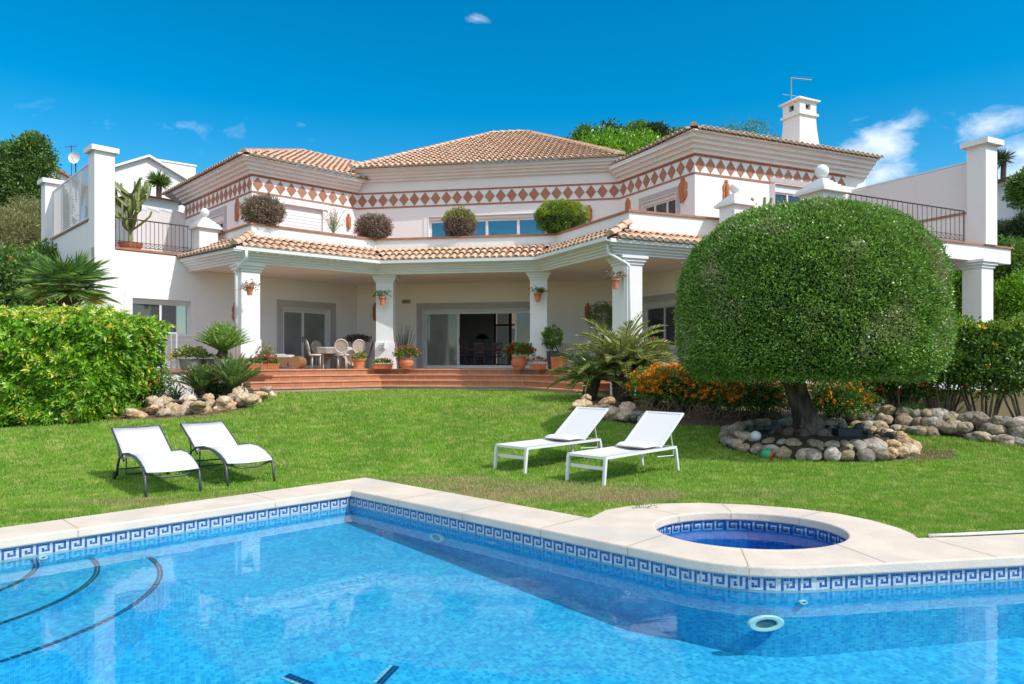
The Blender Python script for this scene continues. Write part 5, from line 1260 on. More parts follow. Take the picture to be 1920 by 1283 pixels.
def fan_palm():
    rng = random.Random(5); b = gr(128, 640, 18.6); root = empty('fan_palm', b, 'fan palm with drooping green fans and a shaggy brown trunk behind the left hedge', 'palm tree')
    H = place(0, 560, 18.6).z - b.z + .15; m = MB(); trunk(m, (0, 0, 0), (0, 0, H), .17, .22, .02, 8, rng)
    for i in range(140):
        a = i * 2.4; z = H * (.25 + .75 * i / 140); c = Vector((math.cos(a) * .2, math.sin(a) * .2, z)); m.tube([c, c + Vector((math.cos(a) * .12, math.sin(a) * .12, rng.uniform(-.02, .2)))], [.03, .006], 4)
    m.build('trunk', mat('shaggy_trunk', (.10, .055, .04), 1, (.2, .12, .06), 14, bump=1), root)
    P, D, L = [], [], []; pet = MB(); n = 34
    for i in range(n):
        az = i * 2.39996; f = i / n; el = 1.25 - 1.45 * f; pl_ = rng.uniform(.45, .75)
        d = Vector((math.cos(az) * math.cos(el), math.sin(az) * math.cos(el), math.sin(el))); o = Vector((0, 0, H)); c = o + d * pl_ + Vector((0, 0, -.06 * pl_))
        pet.tube([o, o + d * pl_ * .5 + Vector((0, 0, .02)), c], [.018, .013, .010], 5)
        s = Vector((-math.sin(az), math.cos(az), 0)); d2 = (d + Vector((0, 0, -.25))).normalized(); up = s.cross(d2)
        nb = 30; R_ = rng.uniform(.62, .78)
        for k in range(nb):
            w = (k / (nb - 1) - .5) * 4.3; dr = d2 * math.cos(w) + s * math.sin(w) + up * (-.12 * abs(math.sin(w)))
            l = R_ * (1 - .22 * abs(math.sin(w / 2)) ** 2); P.append(c); D.append(dr); L.append(l)
    pet.build('leaf_stalks', mat('leaf_stalk', (.22, .22, .04), .6), root)
    L = np.array(L); P = np.array([tuple(p) for p in P]); D = np.array([tuple(p) for p in D])
    yl = np.zeros(len(P), int)
    for i in (27, 30, 32, 25): yl[i * 30:(i + 1) * 30] = 1
    v_, q_ = leaf_arrays(P, D, L, .052, fold=.06, droop=.12); np_mesh('fans', v_, q_, [LM_PALM, LM_YEL], root, midx=yl)
fan_palm()

def cactus(name, loc, H, label, seed, n=26, r_=.05, spread=.45, potp=None, group=None):
    rnd = random.Random(seed); root = empty(name, tuple(loc), label, 'cactus', group); m = MB()
    def arm(pts, r):
        n_ = 8; P = [Vector(p) for p in pts]; base = len(m.v)
        vs = []
        for i, p in enumerate(P):
            t = (P[min(i + 1, len(P) - 1)] - P[max(0, i - 1)]).normalized(); a = t.cross(Vector((.2, 1, .1))).normalized(); b = t.cross(a); s = r * (1.0 if i < len(P) - 1 else .35) * (.85 + .25 * (i % 2))
            for k in range(n_):
                w = 2 * math.pi * k / n_; q = s * (1.25 if k % 2 == 0 else .62); vs.append(p + a * math.cos(w) * q + b * math.sin(w) * q)
        m.add(vs, [(i * n_ + k, i * n_ + (k + 1) % n_, (i + 1) * n_ + (k + 1) % n_, (i + 1) * n_ + k) for i in range(len(P) - 1) for k in range(n_)] + [tuple((len(P) - 1) * n_ + k for k in range(n_))])
    h0 = .28 if potp else 0
    arm([(0, 0, h0 + H * .07 * i) for i in range(9)] + [(0, 0, H * .8)], r_ * 1.3)
    for i in range(n):
        z = h0 + H * (.14 + .55 * rnd.random()); a = rnd.uniform(0, 6.28); R_ = spread * H * rnd.uniform(.10, .30); top = min(H, z + H * rnd.uniform(.22, .5)); p0 = Vector((0, 0, z)); pts = [p0]
        e = Vector((math.cos(a) * R_, math.sin(a) * R_ * .7, z + R_ * .8)); pts.append(p0.lerp(e, .55) + Vector((0, 0, -.02))); pts.append(e); k = 6
        for j in range(1, k + 1): pts.append(Vector((e.x * (1 + .1 * j / k), e.y * (1 + .1 * j / k), e.z + (top - e.z) * j / k)))
        arm(pts, r_ * rnd.uniform(.8, 1.05))
    m.build('cactus_body', CACT, root)
    if potp: q = MB(); q.lathe(potp, (0, 0, 0), 24); q.build('pot', TERRA, root)
    return root
q = place(237, 466, 22.9); cactus('candelabra_cactus', (q.x, q.y + .25, ZU + .02), 2.25, 'tall pale green branching cactus in a terracotta bowl beside the left pillar', 3, 46, .036, 1.0, [(0, 0), (.24, 0), (.33, .2), (.36, .3), (.32, .3), (0, .25)], 'potted cacti on the upper terraces')
q = place(150, 470, 25.0); cactus('candelabra_cactus', (q.x + .5, q.y + .4, ZU + .02), 2.0, 'dark branching cactus half hidden behind the slatted screen', 13, 30, .04, .9, None, 'potted cacti on the upper terraces')
q = place(1424, 400, 21.6); cactus('candelabra_cactus', (q.x, q.y, ZU + .02), 1.45, 'smaller green cactus standing on the right upper terrace between the two ball pedestals', 7, 16, .045, .95, None, 'potted cacti on the upper terraces')
# ---------------------------------------------------------------- shrubs
def bush(name, c, r, label, lm, n, ls, asp=.4, seed=1, cat='shrub', group=None, flowers=None, nf=0, fs=.03, stems=True, thick=.35, lump=.14, extra=None, core=.78, jitter=.7, lo=-1.0, fup=.0, stemmat=None):
    rng = np.random.default_rng(seed); rnd = random.Random(seed); root = empty(name, (c[0], c[1], c[2]), label, cat, group); rx, ry, rz = r
    P, N_ = ellipsoid_shell(n, (0, 0, rz), r, rng, thick, lump, lo=lo); D = unit(N_ + rng.normal(size=P.shape) * jitter + np.array([0, 0, .2])); P = P[P[:, 2] > -.02]; D = D[:len(P)]
    leaves('foliage', P, D, ls * (.6 + .8 * rng.random(len(P))), ls * asp, lm, root, rng=rng)
    if extra:
        P, N_ = ellipsoid_shell(extra[1], (0, 0, rz), r, rng, .08, lump, lo=extra[2]); D = unit(N_ + rng.normal(size=P.shape) * .5 + np.array([0, 0, .4])); leaves('young_shoots', P, D, ls * 1.2, ls * asp * 1.2, extra[0], root, rng=rng)
    if stems:
        m = MB()
        for i in range(12):
            a = i * 2.4; d = Vector((math.cos(a) * rx * .6, math.sin(a) * ry * .6, rz * rnd.uniform(1.0, 1.6))); m.tube([(0, 0, -.05), d * .5 + Vector((0, 0, -.05)), d], [.022, .014, .006], 5)
        m.build('stems', stemmat or BARK, root)
    if core: m = MB(); m.lathe([(max(.001, math.cos(a)) * core, rz * (1 + core * math.sin(a))) for a in np.linspace(-1.4, 1.5707, 10)], (0, 0, 0), 18, sx=rx, sy=ry); m.build('foliage_shade_core', CORE if lm is not LM_DEAD else mat('dead_shade_core', (.05, .035, .025), 1), root, True)  # dark solid within the leaves, their inner shade painted on it
    if flowers: flowerset('flowers', root, flowers, nf, (0, 0, rz), (rx * 1.03, ry * 1.03, rz * 1.05), fs, rng, fup)
    return root
def flowerset(name, root, fm, nf, c, r, fs, rng, lo=0., pet=9):
    P, N_ = ellipsoid_shell(nf, c, r, rng, .12, .14, lo=lo); k = np.repeat(np.arange(len(P)), pet); sp = unit(rng.normal(size=(len(k), 3)) + N_[k] * .9); leaves(name, P[k] + sp * fs * .15, sp, fs, fs * .75, fm, root, rng=rng)
# round parapet bushes
def parapet_spot(i, px, o=-.12):
    W = Wall(Q[i], Q[i + 1]); u = W.px(px); p = W.at(u, zz(4.33), o); return p
GD = 'round clipped bushes along the parapet'
p = parapet_spot(1, 494); bush('round_bush', (p.x, p.y + .1, p.z - .06), (.65, .55, .50), 'dried brown round bush at the left corner of the parapet with a few green tips', LM_DEAD, 7500, .085, .28, 2, 'bush', GD, extra=(LM_LIME, 160, -.9), thick=.3, core=.8)
p = parapet_spot(1, 703); bush('round_bush', (p.x, p.y + .1, p.z - .12), (.64, .55, .50), 'dried grey-brown round bush at the inner parapet corner beside the wide window', LM_DEAD, 7000, .085, .28, 3, 'bush', GD, extra=(LM_LIME, 40, -.9), thick=.3, core=.8)
p = parapet_spot(2, 860); bush('round_bush', (p.x, p.y + .1, p.z - .04), (.56, .5, .50), 'half dried round bush with lime green top in front of the wide window', LM_DEAD, 7000, .085, .28, 4, 'bush', GD, extra=(LM_LIME, 620, .15), thick=.3, core=.8)
p = parapet_spot(2, 1052); bush('round_bush', (p.x, p.y + .0, p.z - .06), (.84, .62, .56), 'healthy green round bush at the right end of the wide window', LM_MID, 12000, .085, .28, 5, 'bush', GD, extra=(LM_LIME, 2600, .0), thick=.25, core=.85)
# wispy plant
p = parapet_spot(1, 628); root = empty('wispy_plant', (p.x, p.y, p.z), 'thin straggly plant with purple seed heads between the first two dried bushes', 'plant'); rnd = random.Random(4); m = MB(); P = []; FP = []
for i in range(46):
    a = rnd.uniform(0, 6.28); s = rnd.uniform(.05, .42); h = rnd.uniform(.35, .85); e = Vector((math.cos(a) * s, math.sin(a) * s * .7, h)); m.tube([(0, 0, 0), e * .55 + Vector((0, 0, .06)), e], [.006, .005, .003], 4)
    FP.append(e); P += [e * rnd.uniform(.3, .9) + Vector((rnd.uniform(-.06, .06), rnd.uniform(-.05, .05), 0)) for _ in range(9)]
m.build('stems', mat('thin_stem', (.25, .27, .15), .8), root); P = np.array([tuple(x) for x in P]); leaves('foliage', P, RNG.normal(size=P.shape), .06, .016, LM_SUCC, root)
k = np.repeat(np.arange(len(FP)), 7); FP = np.array([tuple(x) for x in FP]); leaves('seed_heads', FP[k] + RNG.normal(0, .02, (len(k), 3)), RNG.normal(size=(len(k), 3)), .035, .02, FL_MAG, root)
# lantana bed
GLn = 'orange flowering lantana bushes'
for i, (px, py, d, rx, rz, nf, lab) in enumerate([(1232, 762, 16.6, .64, .42, 150, 'lantana bush thick with orange flowers right beside the trunked cycads'), (1270, 770, 16.2, .85, .46, 190, 'biggest orange lantana bush in the middle of the bed behind the white loungers'), (1335, 782, 16.0, .70, .36, 110, 'low orange lantana bush spreading towards the clipped tree trunk'), (1425, 780, 15.6, .85, .40, 110, 'orange lantana bush just left of the gnarled trunk'), (1565, 775, 15.2, .75, .44, 55, 'sparser orange lantana bush just right of the gnarled trunk')]):
    g = gr(px, py, d); bush('lantana_bush', (g.x, g.y, g.z + .05), (rx, .6, rz), lab, LM_MID, 5200, .06, .5, 30 + i, 'shrub', GLn, FL_OR, int(nf * 2.0), .054, thick=.5, lump=.22, core=.6, lo=-.75, fup=-.25)
# bare woody undergrowth below the lantanas
m = MB(); rnd = random.Random(2)
for i in range(260):
    px = rnd.uniform(1190, 1470); d = rnd.uniform(15.0, 16.0); b = gr(px, 790, d); a = rnd.uniform(0, 6.28); e = Vector((math.cos(a) * .22, math.sin(a) * .15, rnd.uniform(.05, .4))); m.tube([b, b + e * .5 + Vector((0, 0, .03)), b + e], [.010, .008, .004], 4)
o = m.build('twigs', mat('dry_twigs', (.22, .15, .10), .95, (.12, .08, .05), 12)); tag(o, 'tangle of dry brown twigs at the foot of the orange lantana bushes', 'undergrowth', kind='stuff')
# strap-leaved plants behind the lantanas
def strappy(name, loc, n, L, w, label, lm, seed=1, cat='plant', spread=.6, group=None):
    rng = np.random.default_rng(seed); root = empty(name, tuple(loc), label, cat, group); vs = []; qs = []
    for i in range(n):
        a = rng.random() * 6.28; el = 1.45 - spread * rng.random(); l = L * (.6 + .5 * rng.random()); k = 6; p = Vector((rng.normal(0, .08 * L), rng.normal(0, .06 * L), 0)); e = el; s = Vector((-math.sin(a), math.cos(a), 0)); b = len(vs)
        for j in range(k + 1):
            ww = w * (1 - (j / k) ** 2 * .9) / 2; vs += [tuple(p - s * ww), tuple(p + s * ww)]; p = p + Vector((math.cos(a) * math.cos(e), math.sin(a) * math.cos(e), math.sin(e))) * (l / k); e -= .22 * spread * 1.4
        qs += [(b + 2 * j, b + 2 * j + 1, b + 2 * j + 3, b + 2 * j + 2) for j in range(k)]
    np_mesh('strap_leaves', np.array(vs), np.array(qs), lm, root); return root
LM_GREY = leafmat('leaf_greygreen', [(.16, .20, .12), (.24, .27, .17), (.12, .16, .09)], transl=.1)
g = gr(1318, 770, 16.9); strappy('strap_leaf_plant', g, 60, .95, .05, 'grey-green strap-leaved plant behind the middle lantana bush', LM_GREY, 2)
g = gr(1245, 740, 17.6); strappy('bird_of_paradise', (g.x, g.y, g.z + .3), 26, 1.15, .13, 'large dark strap leaves of a plant between the cycad and the clipped tree', LM_DARK, 3, spread=.9)
g = gr(1360, 745, 17.4); bush('shrub', (g.x, g.y, g.z), (.9, .5, .5), 'loose light green shrub showing under the left edge of the clipped crown', LM_MID, 4500, .07, .35, 62, 'shrub', core=.5, thick=.6, lump=.3)
# aloe with yellow spikes and small orange shrub at left
g = gr(330, 762, 17.3); strappy('aloe', (g.x, g.y, g.z + .1), 40, .55, .05, 'spiky green aloe in front of the white planter wall', LM_GREY, 7, spread=.7)
for px, py0, lab in ((287, 690, 'tall thin yellow flower spike rising nearer to the left hedge'), (320, 700, 'tall thin yellow flower spike rising above the aloe')):
    g = gr(px, 760, 17.5); root = empty('flower_spike', g, lab, 'flower', 'yellow flower spikes in the left bed'); m = MB(); m.tube([(0, 0, 0), (.01, 0, 1.1)], [.010, .006], 5); m.build('stem', mat('thin_stem', (.25, .27, .15), .8), root)
    P = np.stack([RNG.normal(0, .012, 90), RNG.normal(0, .012, 90), 1.0 + .28 * RNG.random(90)], 1); leaves('blossom', P, RNG.normal(size=P.shape) + [0, 0, -.8], .05, .018, FL_YEL, root)
g = gr(288, 770, 17.2); bush('flowering_shrub', (g.x, g.y, g.z + .05), (.55, .45, .42), 'loose shrub with small orange flowers at the foot of the left hedge', LM_MID, 3000, .06, .4, 44, 'shrub', flowers=FL_OR, nf=22, fs=.04, core=.4, thick=.7, lump=.25)
g = gr(410, 760, 17.9); bush('shrub', (g.x, g.y, g.z + .05), (.7, .4, .22), 'dark low ground shrub behind the left rockery', LM_DARK, 2500, .06, .4, 45, 'shrub', core=.6, thick=.5, lump=.3)
# leggy hibiscus hedge on the right: one shrub after the other
GH = 'flowering shrubs of the right hedge'
HB = [(1625, 15.6, .65, 'shaded leggy shrub nearest the clipped tree in the right hedge', 2.0), (1690, 15.4, .75, 'leggy shrub with one red flower in the right hedge', 2.1), (1765, 15.1, .85, 'hibiscus shrub in front of the balcony post', 2.35), (1845, 14.8, .9, 'broad hibiscus shrub right of the balcony post', 2.3), (1930, 14.4, .95, 'hibiscus shrub cut by the right edge of the picture', 2.3)]
for i, (px, d, r_, lab, ht) in enumerate(HB):
    g = gr(px, 780, d); root = empty('hibiscus_shrub', g, lab, 'shrub', GH); rng = np.random.default_rng(70 + i); rnd = random.Random(70 + i); m = MB()
    for k in range(11):
        a = k * 2.4; e = Vector((math.cos(a) * r_ * .7, math.sin(a) * r_ * .45, ht * rnd.uniform(.5, .8))); b0 = Vector((math.cos(a) * .12, math.sin(a) * .08, -.05)); m.tube([b0, b0.lerp(e, .45) + Vector((rnd.uniform(-.08, .08), 0, .05)), e], [.028, .02, .008], 6)
    m.build('stems', mat('shrub_stem', (.12, .085, .06), .9, (.2, .15, .1), 12), root)
    P, D, _ = clumps(66, 120, (0, 0, ht * .64), (r_, r_ * .6, ht * .36), .24, rng, lo=-1.0, inner=.2); leaves('foliage', P, D, .075 * (.7 + .6 * rng.random(len(P))), .045, LM_DARK if i < 2 else LM_MID, root, rng=rng)
    P = P[P[:, 2] > ht * .9][:700]; leaves('young_shoots', P, RNG.normal(size=P.shape) + [0, 0, .8], .08, .04, LM_LIME if i > 1 else LM_MID, root)
    flowerset('flowers', root, FL_RED if i < 3 else FL_YEL, 3 if i < 3 else 5, (0, 0, ht * .6), (r_, r_ * .65, ht * .4), .085, rng, -.8, 6)
a = place(1560, 760, 16.3); b = place(2060, 760, 14.9); W = Wall((a.x, a.y), (b.x, b.y)); m = MB(); W.box(m, 0, W.L, 0, float(lz(a.x, a.y)) + .62, 0, -.2)
tag(m.build('garden_wall', mat('pale_yellow_wall', (.62, .50, .30), .9, (.52, .42, .26), 2)), 'low pale yellow garden wall behind the stems of the right hedge', 'wall')
a = place(1560, 700, 18.0); b = place(2100, 700, 17.6); W = Wall((a.x, a.y), (b.x, b.y)); m = MB(); W.box(m, 0, W.L, 0, 1.42, 0, -.2)
tag(m.build('terrace_wall', WHITE), 'white terrace wall glimpsed through the right hedge', 'wall')
# dark small plant in the bank
g = gr(1712, 790, 14.9); bush('shrub', (g.x, g.y, g.z + .1), (.28, .25, .22), 'small dark shrub growing between the stones of the right bank', LM_DARK, 1500, .05, .3, 90, 'shrub', core=.5)
g = gr(1745, 705, 15.5)
# background greenery right
def crown_only(name, px, py0, py1, d, wpx, label, lm, seed, ncl, per, ls, cat='tree', group=None, asp=.45, cr=None):
    """tree whose crown spans photo rows py0 (top) to py1, width wpx, at distance d"""
    top = place(px, py0, d); bot = place(px, py1, d); gz = float(lz(top.x, d)); r_ = wpx * d / F / 2; rz = (top.z - bot.z) / 2
    return tree(name, (top.x, d, gz), top.z - gz, r_, label, cat, lm, ncl, per, ls, cr, max(.08, r_ * .09), group, rz, seed, asp=asp)
GB = 'trees and tall shrubs beyond the villa'
crown_only('broadleaf_tree', 58, 250, 470, 40, 66, 'tallest dark evergreen tree against the sky at the far left', LM_DARK, 3, 75, 280, .17, group=GB, cr=.62)
crown_only('broadleaf_tree', 18, 276, 480, 41, 66, 'dark evergreen tree leaning on the left side of the tallest tree', LM_DARK, 23, 60, 260, .17, group=GB, cr=.6)
crown_only('broadleaf_tree', 92, 350, 520, 42, 62, 'lower dark tree between the big left tree and the slatted screen', LM_DARK, 13, 120, 130, .2, group=GB, cr=.8)
crown_only('broadleaf_tree', -55, 330, 560, 39, 130, 'dark evergreen cut by the left edge of the picture', LM_DARK, 14, 160, 130, .2, group=GB, cr=.9)
crown_only('willow_shrub', 62, 385, 520, 30, 90, 'soft olive feathery shrub beside the left side wall of the villa', LM_OLIVE, 4, 110, 220, .16, 'shrub', GB, .12, .6)
crown_only('willow_shrub', 18, 400, 560, 29, 100, 'olive green feathery shrub at the far left edge', LM_OLIVE, 15, 110, 200, .16, 'shrub', GB, .14, .6)
r0_ = crown_only('fruit_tree', 22, 478, 640, 23, 170, 'loquat tree dotted with orange fruit behind the left hedge', LM_DARK, 6, 150, 110, .16, 'tree', GB, .4, .5)
q = r0_.location; rng = np.random.default_rng(1); P, N_ = ellipsoid_shell(110, (0, 0, place(0, 560, 23).z - q.z), (1.5, 1.2, 1.35), rng, .1, .2); m = MB()
for p in P: m.lathe([(.001, -.045), (.035, -.02), (.045, 0.01), (.03, .035), (.001, .045)], tuple(p), 7)
m.build('fruit', mat('orange_fruit', (.70, .26, .05), .5, island=[(.72, .28, .05), (.65, .18, .04), (.75, .40, .08)]), r0_, True)
crown_only('broadleaf_tree', 75, 470, 640, 25, 100, 'leafy green shrub between the loquat tree and the villa wall', LM_MID, 16, 90, 110, .15, group=GB, cr=.5)
for i, (px, py, w, lab) in enumerate([(1100, 246, 60, 'left peak of the row of trees behind the central roof'), (1150, 240, 70, 'second tree of the row behind the central roof'), (1195, 236, 60, 'middle tree of the row behind the central roof'), (1226, 234, 45, 'pointed tallest tree of the row behind the central roof'), (1262, 250, 60, 'right low tree of the row behind the central roof')]):
    crown_only('roofline_tree', px, py, py + 110, 46, w * 1.15, lab, LM_CON if i % 2 else LM_MID, 20 + i, 90, 90, .22, group='trees behind the central roof', cr=.62)
crown_only('broadleaf_tree', 1160, 262, 340, 44, 190, 'bright green foliage below the row of trees behind the central roof', LM_BRIGHT, 27, 120, 90, .22, group=GB, cr=.7)
crown_only('feathery_tree', 1382, 238, 300, 47, 110, 'feathery tree tops peeping over the right roof', LM_MID, 28, 34, 60, .22, group=GB, asp=.2, cr=.7)
crown_only('feathery_tree', 1450, 258, 310, 47, 60, 'small feathery tree top left of the chimney', LM_OLIVE, 29, 20, 60, .22, group=GB, asp=.2, cr=.6)
crown_only('broadleaf_tree', 1942, 318, 410, 30, 66, 'dark leafy tree in front of the neighbouring house at the right', LM_MID, 31, 60, 130, .17, group=GB, cr=.5)
crown_only('conifer', 1882, 425, 490, 28, 40, 'drooping grey-green conifer beside the right balcony pillar', LM_CON, 33, 90, 150, .2, 'tree', GB, .14, .4)
crown_only('conifer', 1925, 410, 500, 27, 50, 'dark conifer below the neighbouring house at the right edge', LM_CON, 34, 90, 150, .2, 'tree', GB, .14, .4)
crown_only('garden_shrub', 1890, 452, 560, 25, 90, 'soft green shrub right of the balcony slab', LM_MID, 35, 90, 130, .12, 'shrub', GB, .4, .4)
crown_only('garden_shrub', 1795, 490, 660, 27, 70, 'light green shrub seen between the clipped tree and the balcony post', LM_BRIGHT, 36, 90, 130, .12, 'shrub', GB, .4, .4)
crown_only('garden_shrub', 1850, 530, 680, 26, 80, 'bright green shrub directly behind the balcony post', LM_BRIGHT, 37, 90, 130, .12, 'shrub', GB, .4, .4)
crown_only('garden_shrub', 1910, 520, 680, 24, 90, 'sunny yellow-green shrub right of the balcony post', LM_BRIGHT, 38, 100, 130, .12, 'shrub', GB, .4, .4)
# dragon tree behind right pillar
g = place(1868, 345, 33); gz = float(lz(g.x, 33)); root = empty('dragon_tree', (g.x, 33, gz), 'slim two-headed dragon tree behind the right balcony pillar', 'tree'); m = MB(); H = place(0, 300, 33).z - gz; m.tube([(0, 0, 0), (0, 0, H * .7), (-.1, 0, H)], [.2, .16, .12], 8); m.tube([(0, 0, H * .7), (.3, 0, H * .85), (.34, 0, H)], [.14, .12, .11], 8); m.build('trunk', BARK, root)
P = np.concatenate([np.tile([[x, 0, H + .05]], (130, 1)) for x in (-.1, .34)]); D = unit(RNG.normal(size=P.shape) + [0, 0, .3]); leaves('crown', P, D, .55, .05, LM_CON, root)
# palm on the slope behind the white house at the left
g = place(298, 335, 48); gz = float(lz(g.x, 48)); root = empty('fan_palm', (g.x, 48, gz), 'small palm in front of the far white gabled house', 'palm tree'); m = MB(); H = place(0, 342, 48).z - gz; m.tube([(0, 0, 0), (0, 0, H)], [.2, .18], 8); m.build('trunk', BARK, root)
P = np.tile([[0, 0, H]], (420, 1)); D = unit(RNG.normal(size=P.shape) * [1, 1, .5] + [0, 0, .25]); leaves('crown', P, D, 1.0 * (.6 + .4 * RNG.random(len(P))), .09, LM_PALM, root)
# ---------------------------------------------------------------- neighbouring houses
def house(name, P0, P1, depthm, z0, z1, gable, label, wins=(), roofmat=None, flat=False, wallm=None, over=.5):
    W = Wall(P0, P1); root = empty(name, (P0[0], P0[1], z0), label, 'house'); inv = Vector((P0[0], P0[1], z0))
    def fin(mb, nm, m_, par=root): mb.v = [tuple(Vector(v) - inv) for v in mb.v]; return mb.build(nm, m_, par)
    m = MB(); L = W.L
    if gable:     # gable faces the viewer
        f = [W.at(0, z0), W.at(L, z0), W.at(L, z1), W.at(L * gable[0], z1 + gable[1]), W.at(0, z1)]; b = [Vector(p) - Vector((*W.n, 0)) * depthm for p in f]
        m.add(f + b, [(0, 1, 2, 3, 4), (9, 8, 7, 6, 5), (0, 5, 6, 1), (1, 6, 7, 2), (2, 7, 8, 3), (3, 8, 9, 4), (4, 9, 5, 0)])
        r_ = MB()
        for a_, b_ in ((4, 3), (3, 2)):
            A = Vector(f[a_]); B = Vector(f[b_]); e = (B - A).normalized() * over; A2 = A - e if a_ == 4 else A; B2 = B + e if b_ == 2 else B; n3 = Vector((*W.n, 0)); q = [A2 + n3 * .4, B2 + n3 * .4, B2 - n3 * (depthm + .4), A2 - n3 * (depthm + .4)]
            r_.add([v + Vector((0, 0, .02)) for v in q] + [v + Vector((0, 0, .22)) for v in q], [(0, 3, 2, 1), (4, 5, 6, 7), (0, 1, 5, 4), (1, 2, 6, 5), (2, 3, 7, 6), (3, 0, 4, 7)])
        fin(r_, 'roof', roofmat or WHITE)
    else:
        W.box(m, 0, L, z0, z1, 0, -depthm)
        if not flat:   # hip roof
            r_ = MB(); c = [W.at(-over, z1, over), W.at(L + over, z1, over), W.at(L + over, z1, -depthm - over), W.at(-over, z1, -depthm - over)]; k = min(L, depthm) / 2; R1_ = W.at(k, z1 + k * .38, -depthm / 2); R2_ = W.at(L - k, z1 + k * .38, -depthm / 2)
            r_.add(c + [R1_, R2_], [(0, 1, 5, 4), (1, 2, 5), (2, 3, 4, 5), (3, 0, 4), (0, 3, 2, 1)]); fin(r_, 'roof', roofmat or FARROOF)
        else:
            r_ = MB(); W.box(r_, -.1, L + .1, z1, z1 + .15, .1, -depthm - .1); fin(r_, 'roof', WHITE)
    fin(m, 'wall', wallm or WHITE)
    for (u0, u1, a, b) in wins:
        w = MB(); W.box(w, u0 * L, u0 * L + .07, z0 + a, z0 + b, 0, .06); W.box(w, u1 * L - .07, u1 * L, z0 + a, z0 + b, 0, .06); W.box(w, u0 * L + .07, u1 * L - .07, z0 + b - .07, z0 + b, 0, .06); W.box(w, u0 * L + .07, u1 * L - .07, z0 + a, z0 + a + .07, 0, .06)
        fr_ = fin(w, 'window', METALW); q = MB(); W.box(q, u0 * L + .07, u1 * L - .07, z0 + a + .07, z0 + b - .07, .005, .02); fin(q, 'pane', DARKGLASS, fr_)
    return root
FARROOF = mat('far_roof_tiles', (.45, .22, .13), .9, (.36, .17, .10), 3)
def add_waves(m_):
    nt = m_.node_tree; N = nt.nodes; L = nt.links; wv = N.new('ShaderNodeTexWave'); wv.inputs['Scale'].default_value = 1.4; tc = N.new('ShaderNodeTexCoord'); L.new(tc.outputs['Object'], wv.inputs[0]); b = N.new('ShaderNodeBump'); b.inputs['Distance'].default_value = .1; b.inputs['Strength'].default_value = .8; L.new(wv.outputs[0], b.inputs['Height']); L.new(b.outputs[0], N['Principled BSDF'].inputs['Normal'])
add_waves(FARROOF)
def seg(x0, x1, d0, d1): a = place(x0, 500, d0); b = place(x1, 500, d1); return (a.x, a.y), (b.x, b.y)
a, b = seg(205, 352, 60, 64); house('far_white_house', a, b, 10, 9, place(0, 318, 60).z, (.48, 1.5), 'far white gabled house with two small windows seen between the pillar and the cactus', [(.19, .28, 5.6, 6.9), (.40, .445, 6.0, 6.7)])
a, b = seg(268, 367, 70, 73); house('far_white_block', a, b, 9, 10, place(0, 297, 70).z, None, 'modern white flat-roofed block rising behind the far gabled house', [(.35, .78, 9.0, 10.2)], flat=True)
a, b = seg(258, 335, 44, 46); house('far_tiled_pavilion', a, b, 6, 6, place(0, 366, 44).z, None, 'low white building with red tiled hip roof behind the privacy screen')
a, b = seg(-60, 150, 56, 60); house('far_left_house', a, b, 9, 8, place(0, 335, 58).z, (.42, 2.4), 'white gabled house half hidden by the big tree at the far left', [(.76, .86, 6.6, 8.0)], roofmat=FARROOF)
g = place(141, 297, 50); root = empty('satellite_dish', tuple(g), 'white satellite dish on the far left house against the sky', 'satellite dish'); m = MB(); n_ = 20; vs = []
for r_ in (.02, .2, .32, .40):
    for k in range(n_): w = 2 * math.pi * k / n_; vs.append((r_ * math.cos(w), -.05 + r_ * r_ * -.6, r_ * math.sin(w)))
m.add(vs, [(i * n_ + k, i * n_ + (k + 1) % n_, (i + 1) * n_ + (k + 1) % n_, (i + 1) * n_ + k) for i in range(3) for k in range(n_)]); m.build('dish', WHITE2, root); m = MB(); m.tube([(0, .1, -3), (0, .05, 0)], .04, 6); m.tube([(0, -.1, -.3), (0, -.45, -.02)], .015, 5); m.build('mast', METALD, root)
g = place(134, 310, 52); m = MB(); m.tube([(0, 0, -2), (0, 0, 1.4)], .025, 5); m.tube([(-.5, 0, 1.3), (.4, 0, 1.35)], .015, 4)
for i in range(5): m.tube([(-.4 + i * .18, 0, 1.1), (-.4 + i * .18, 0, 1.5)], .01, 4)
tag(m.build('tv_antenna', METALD, loc=tuple(g)), 'thin television aerial beside the satellite dish', 'antenna')
a, b = seg(1846, 2000, 33, 29); house('right_neighbour_house', a, b, 8, place(0, 520, 33).z, place(0, 352, 33).z, None, 'white neighbouring house with brown tile roof at the right edge', [(.45, .65, 1.5, 2.6)], roofmat=TILEUNDER, over=.6)
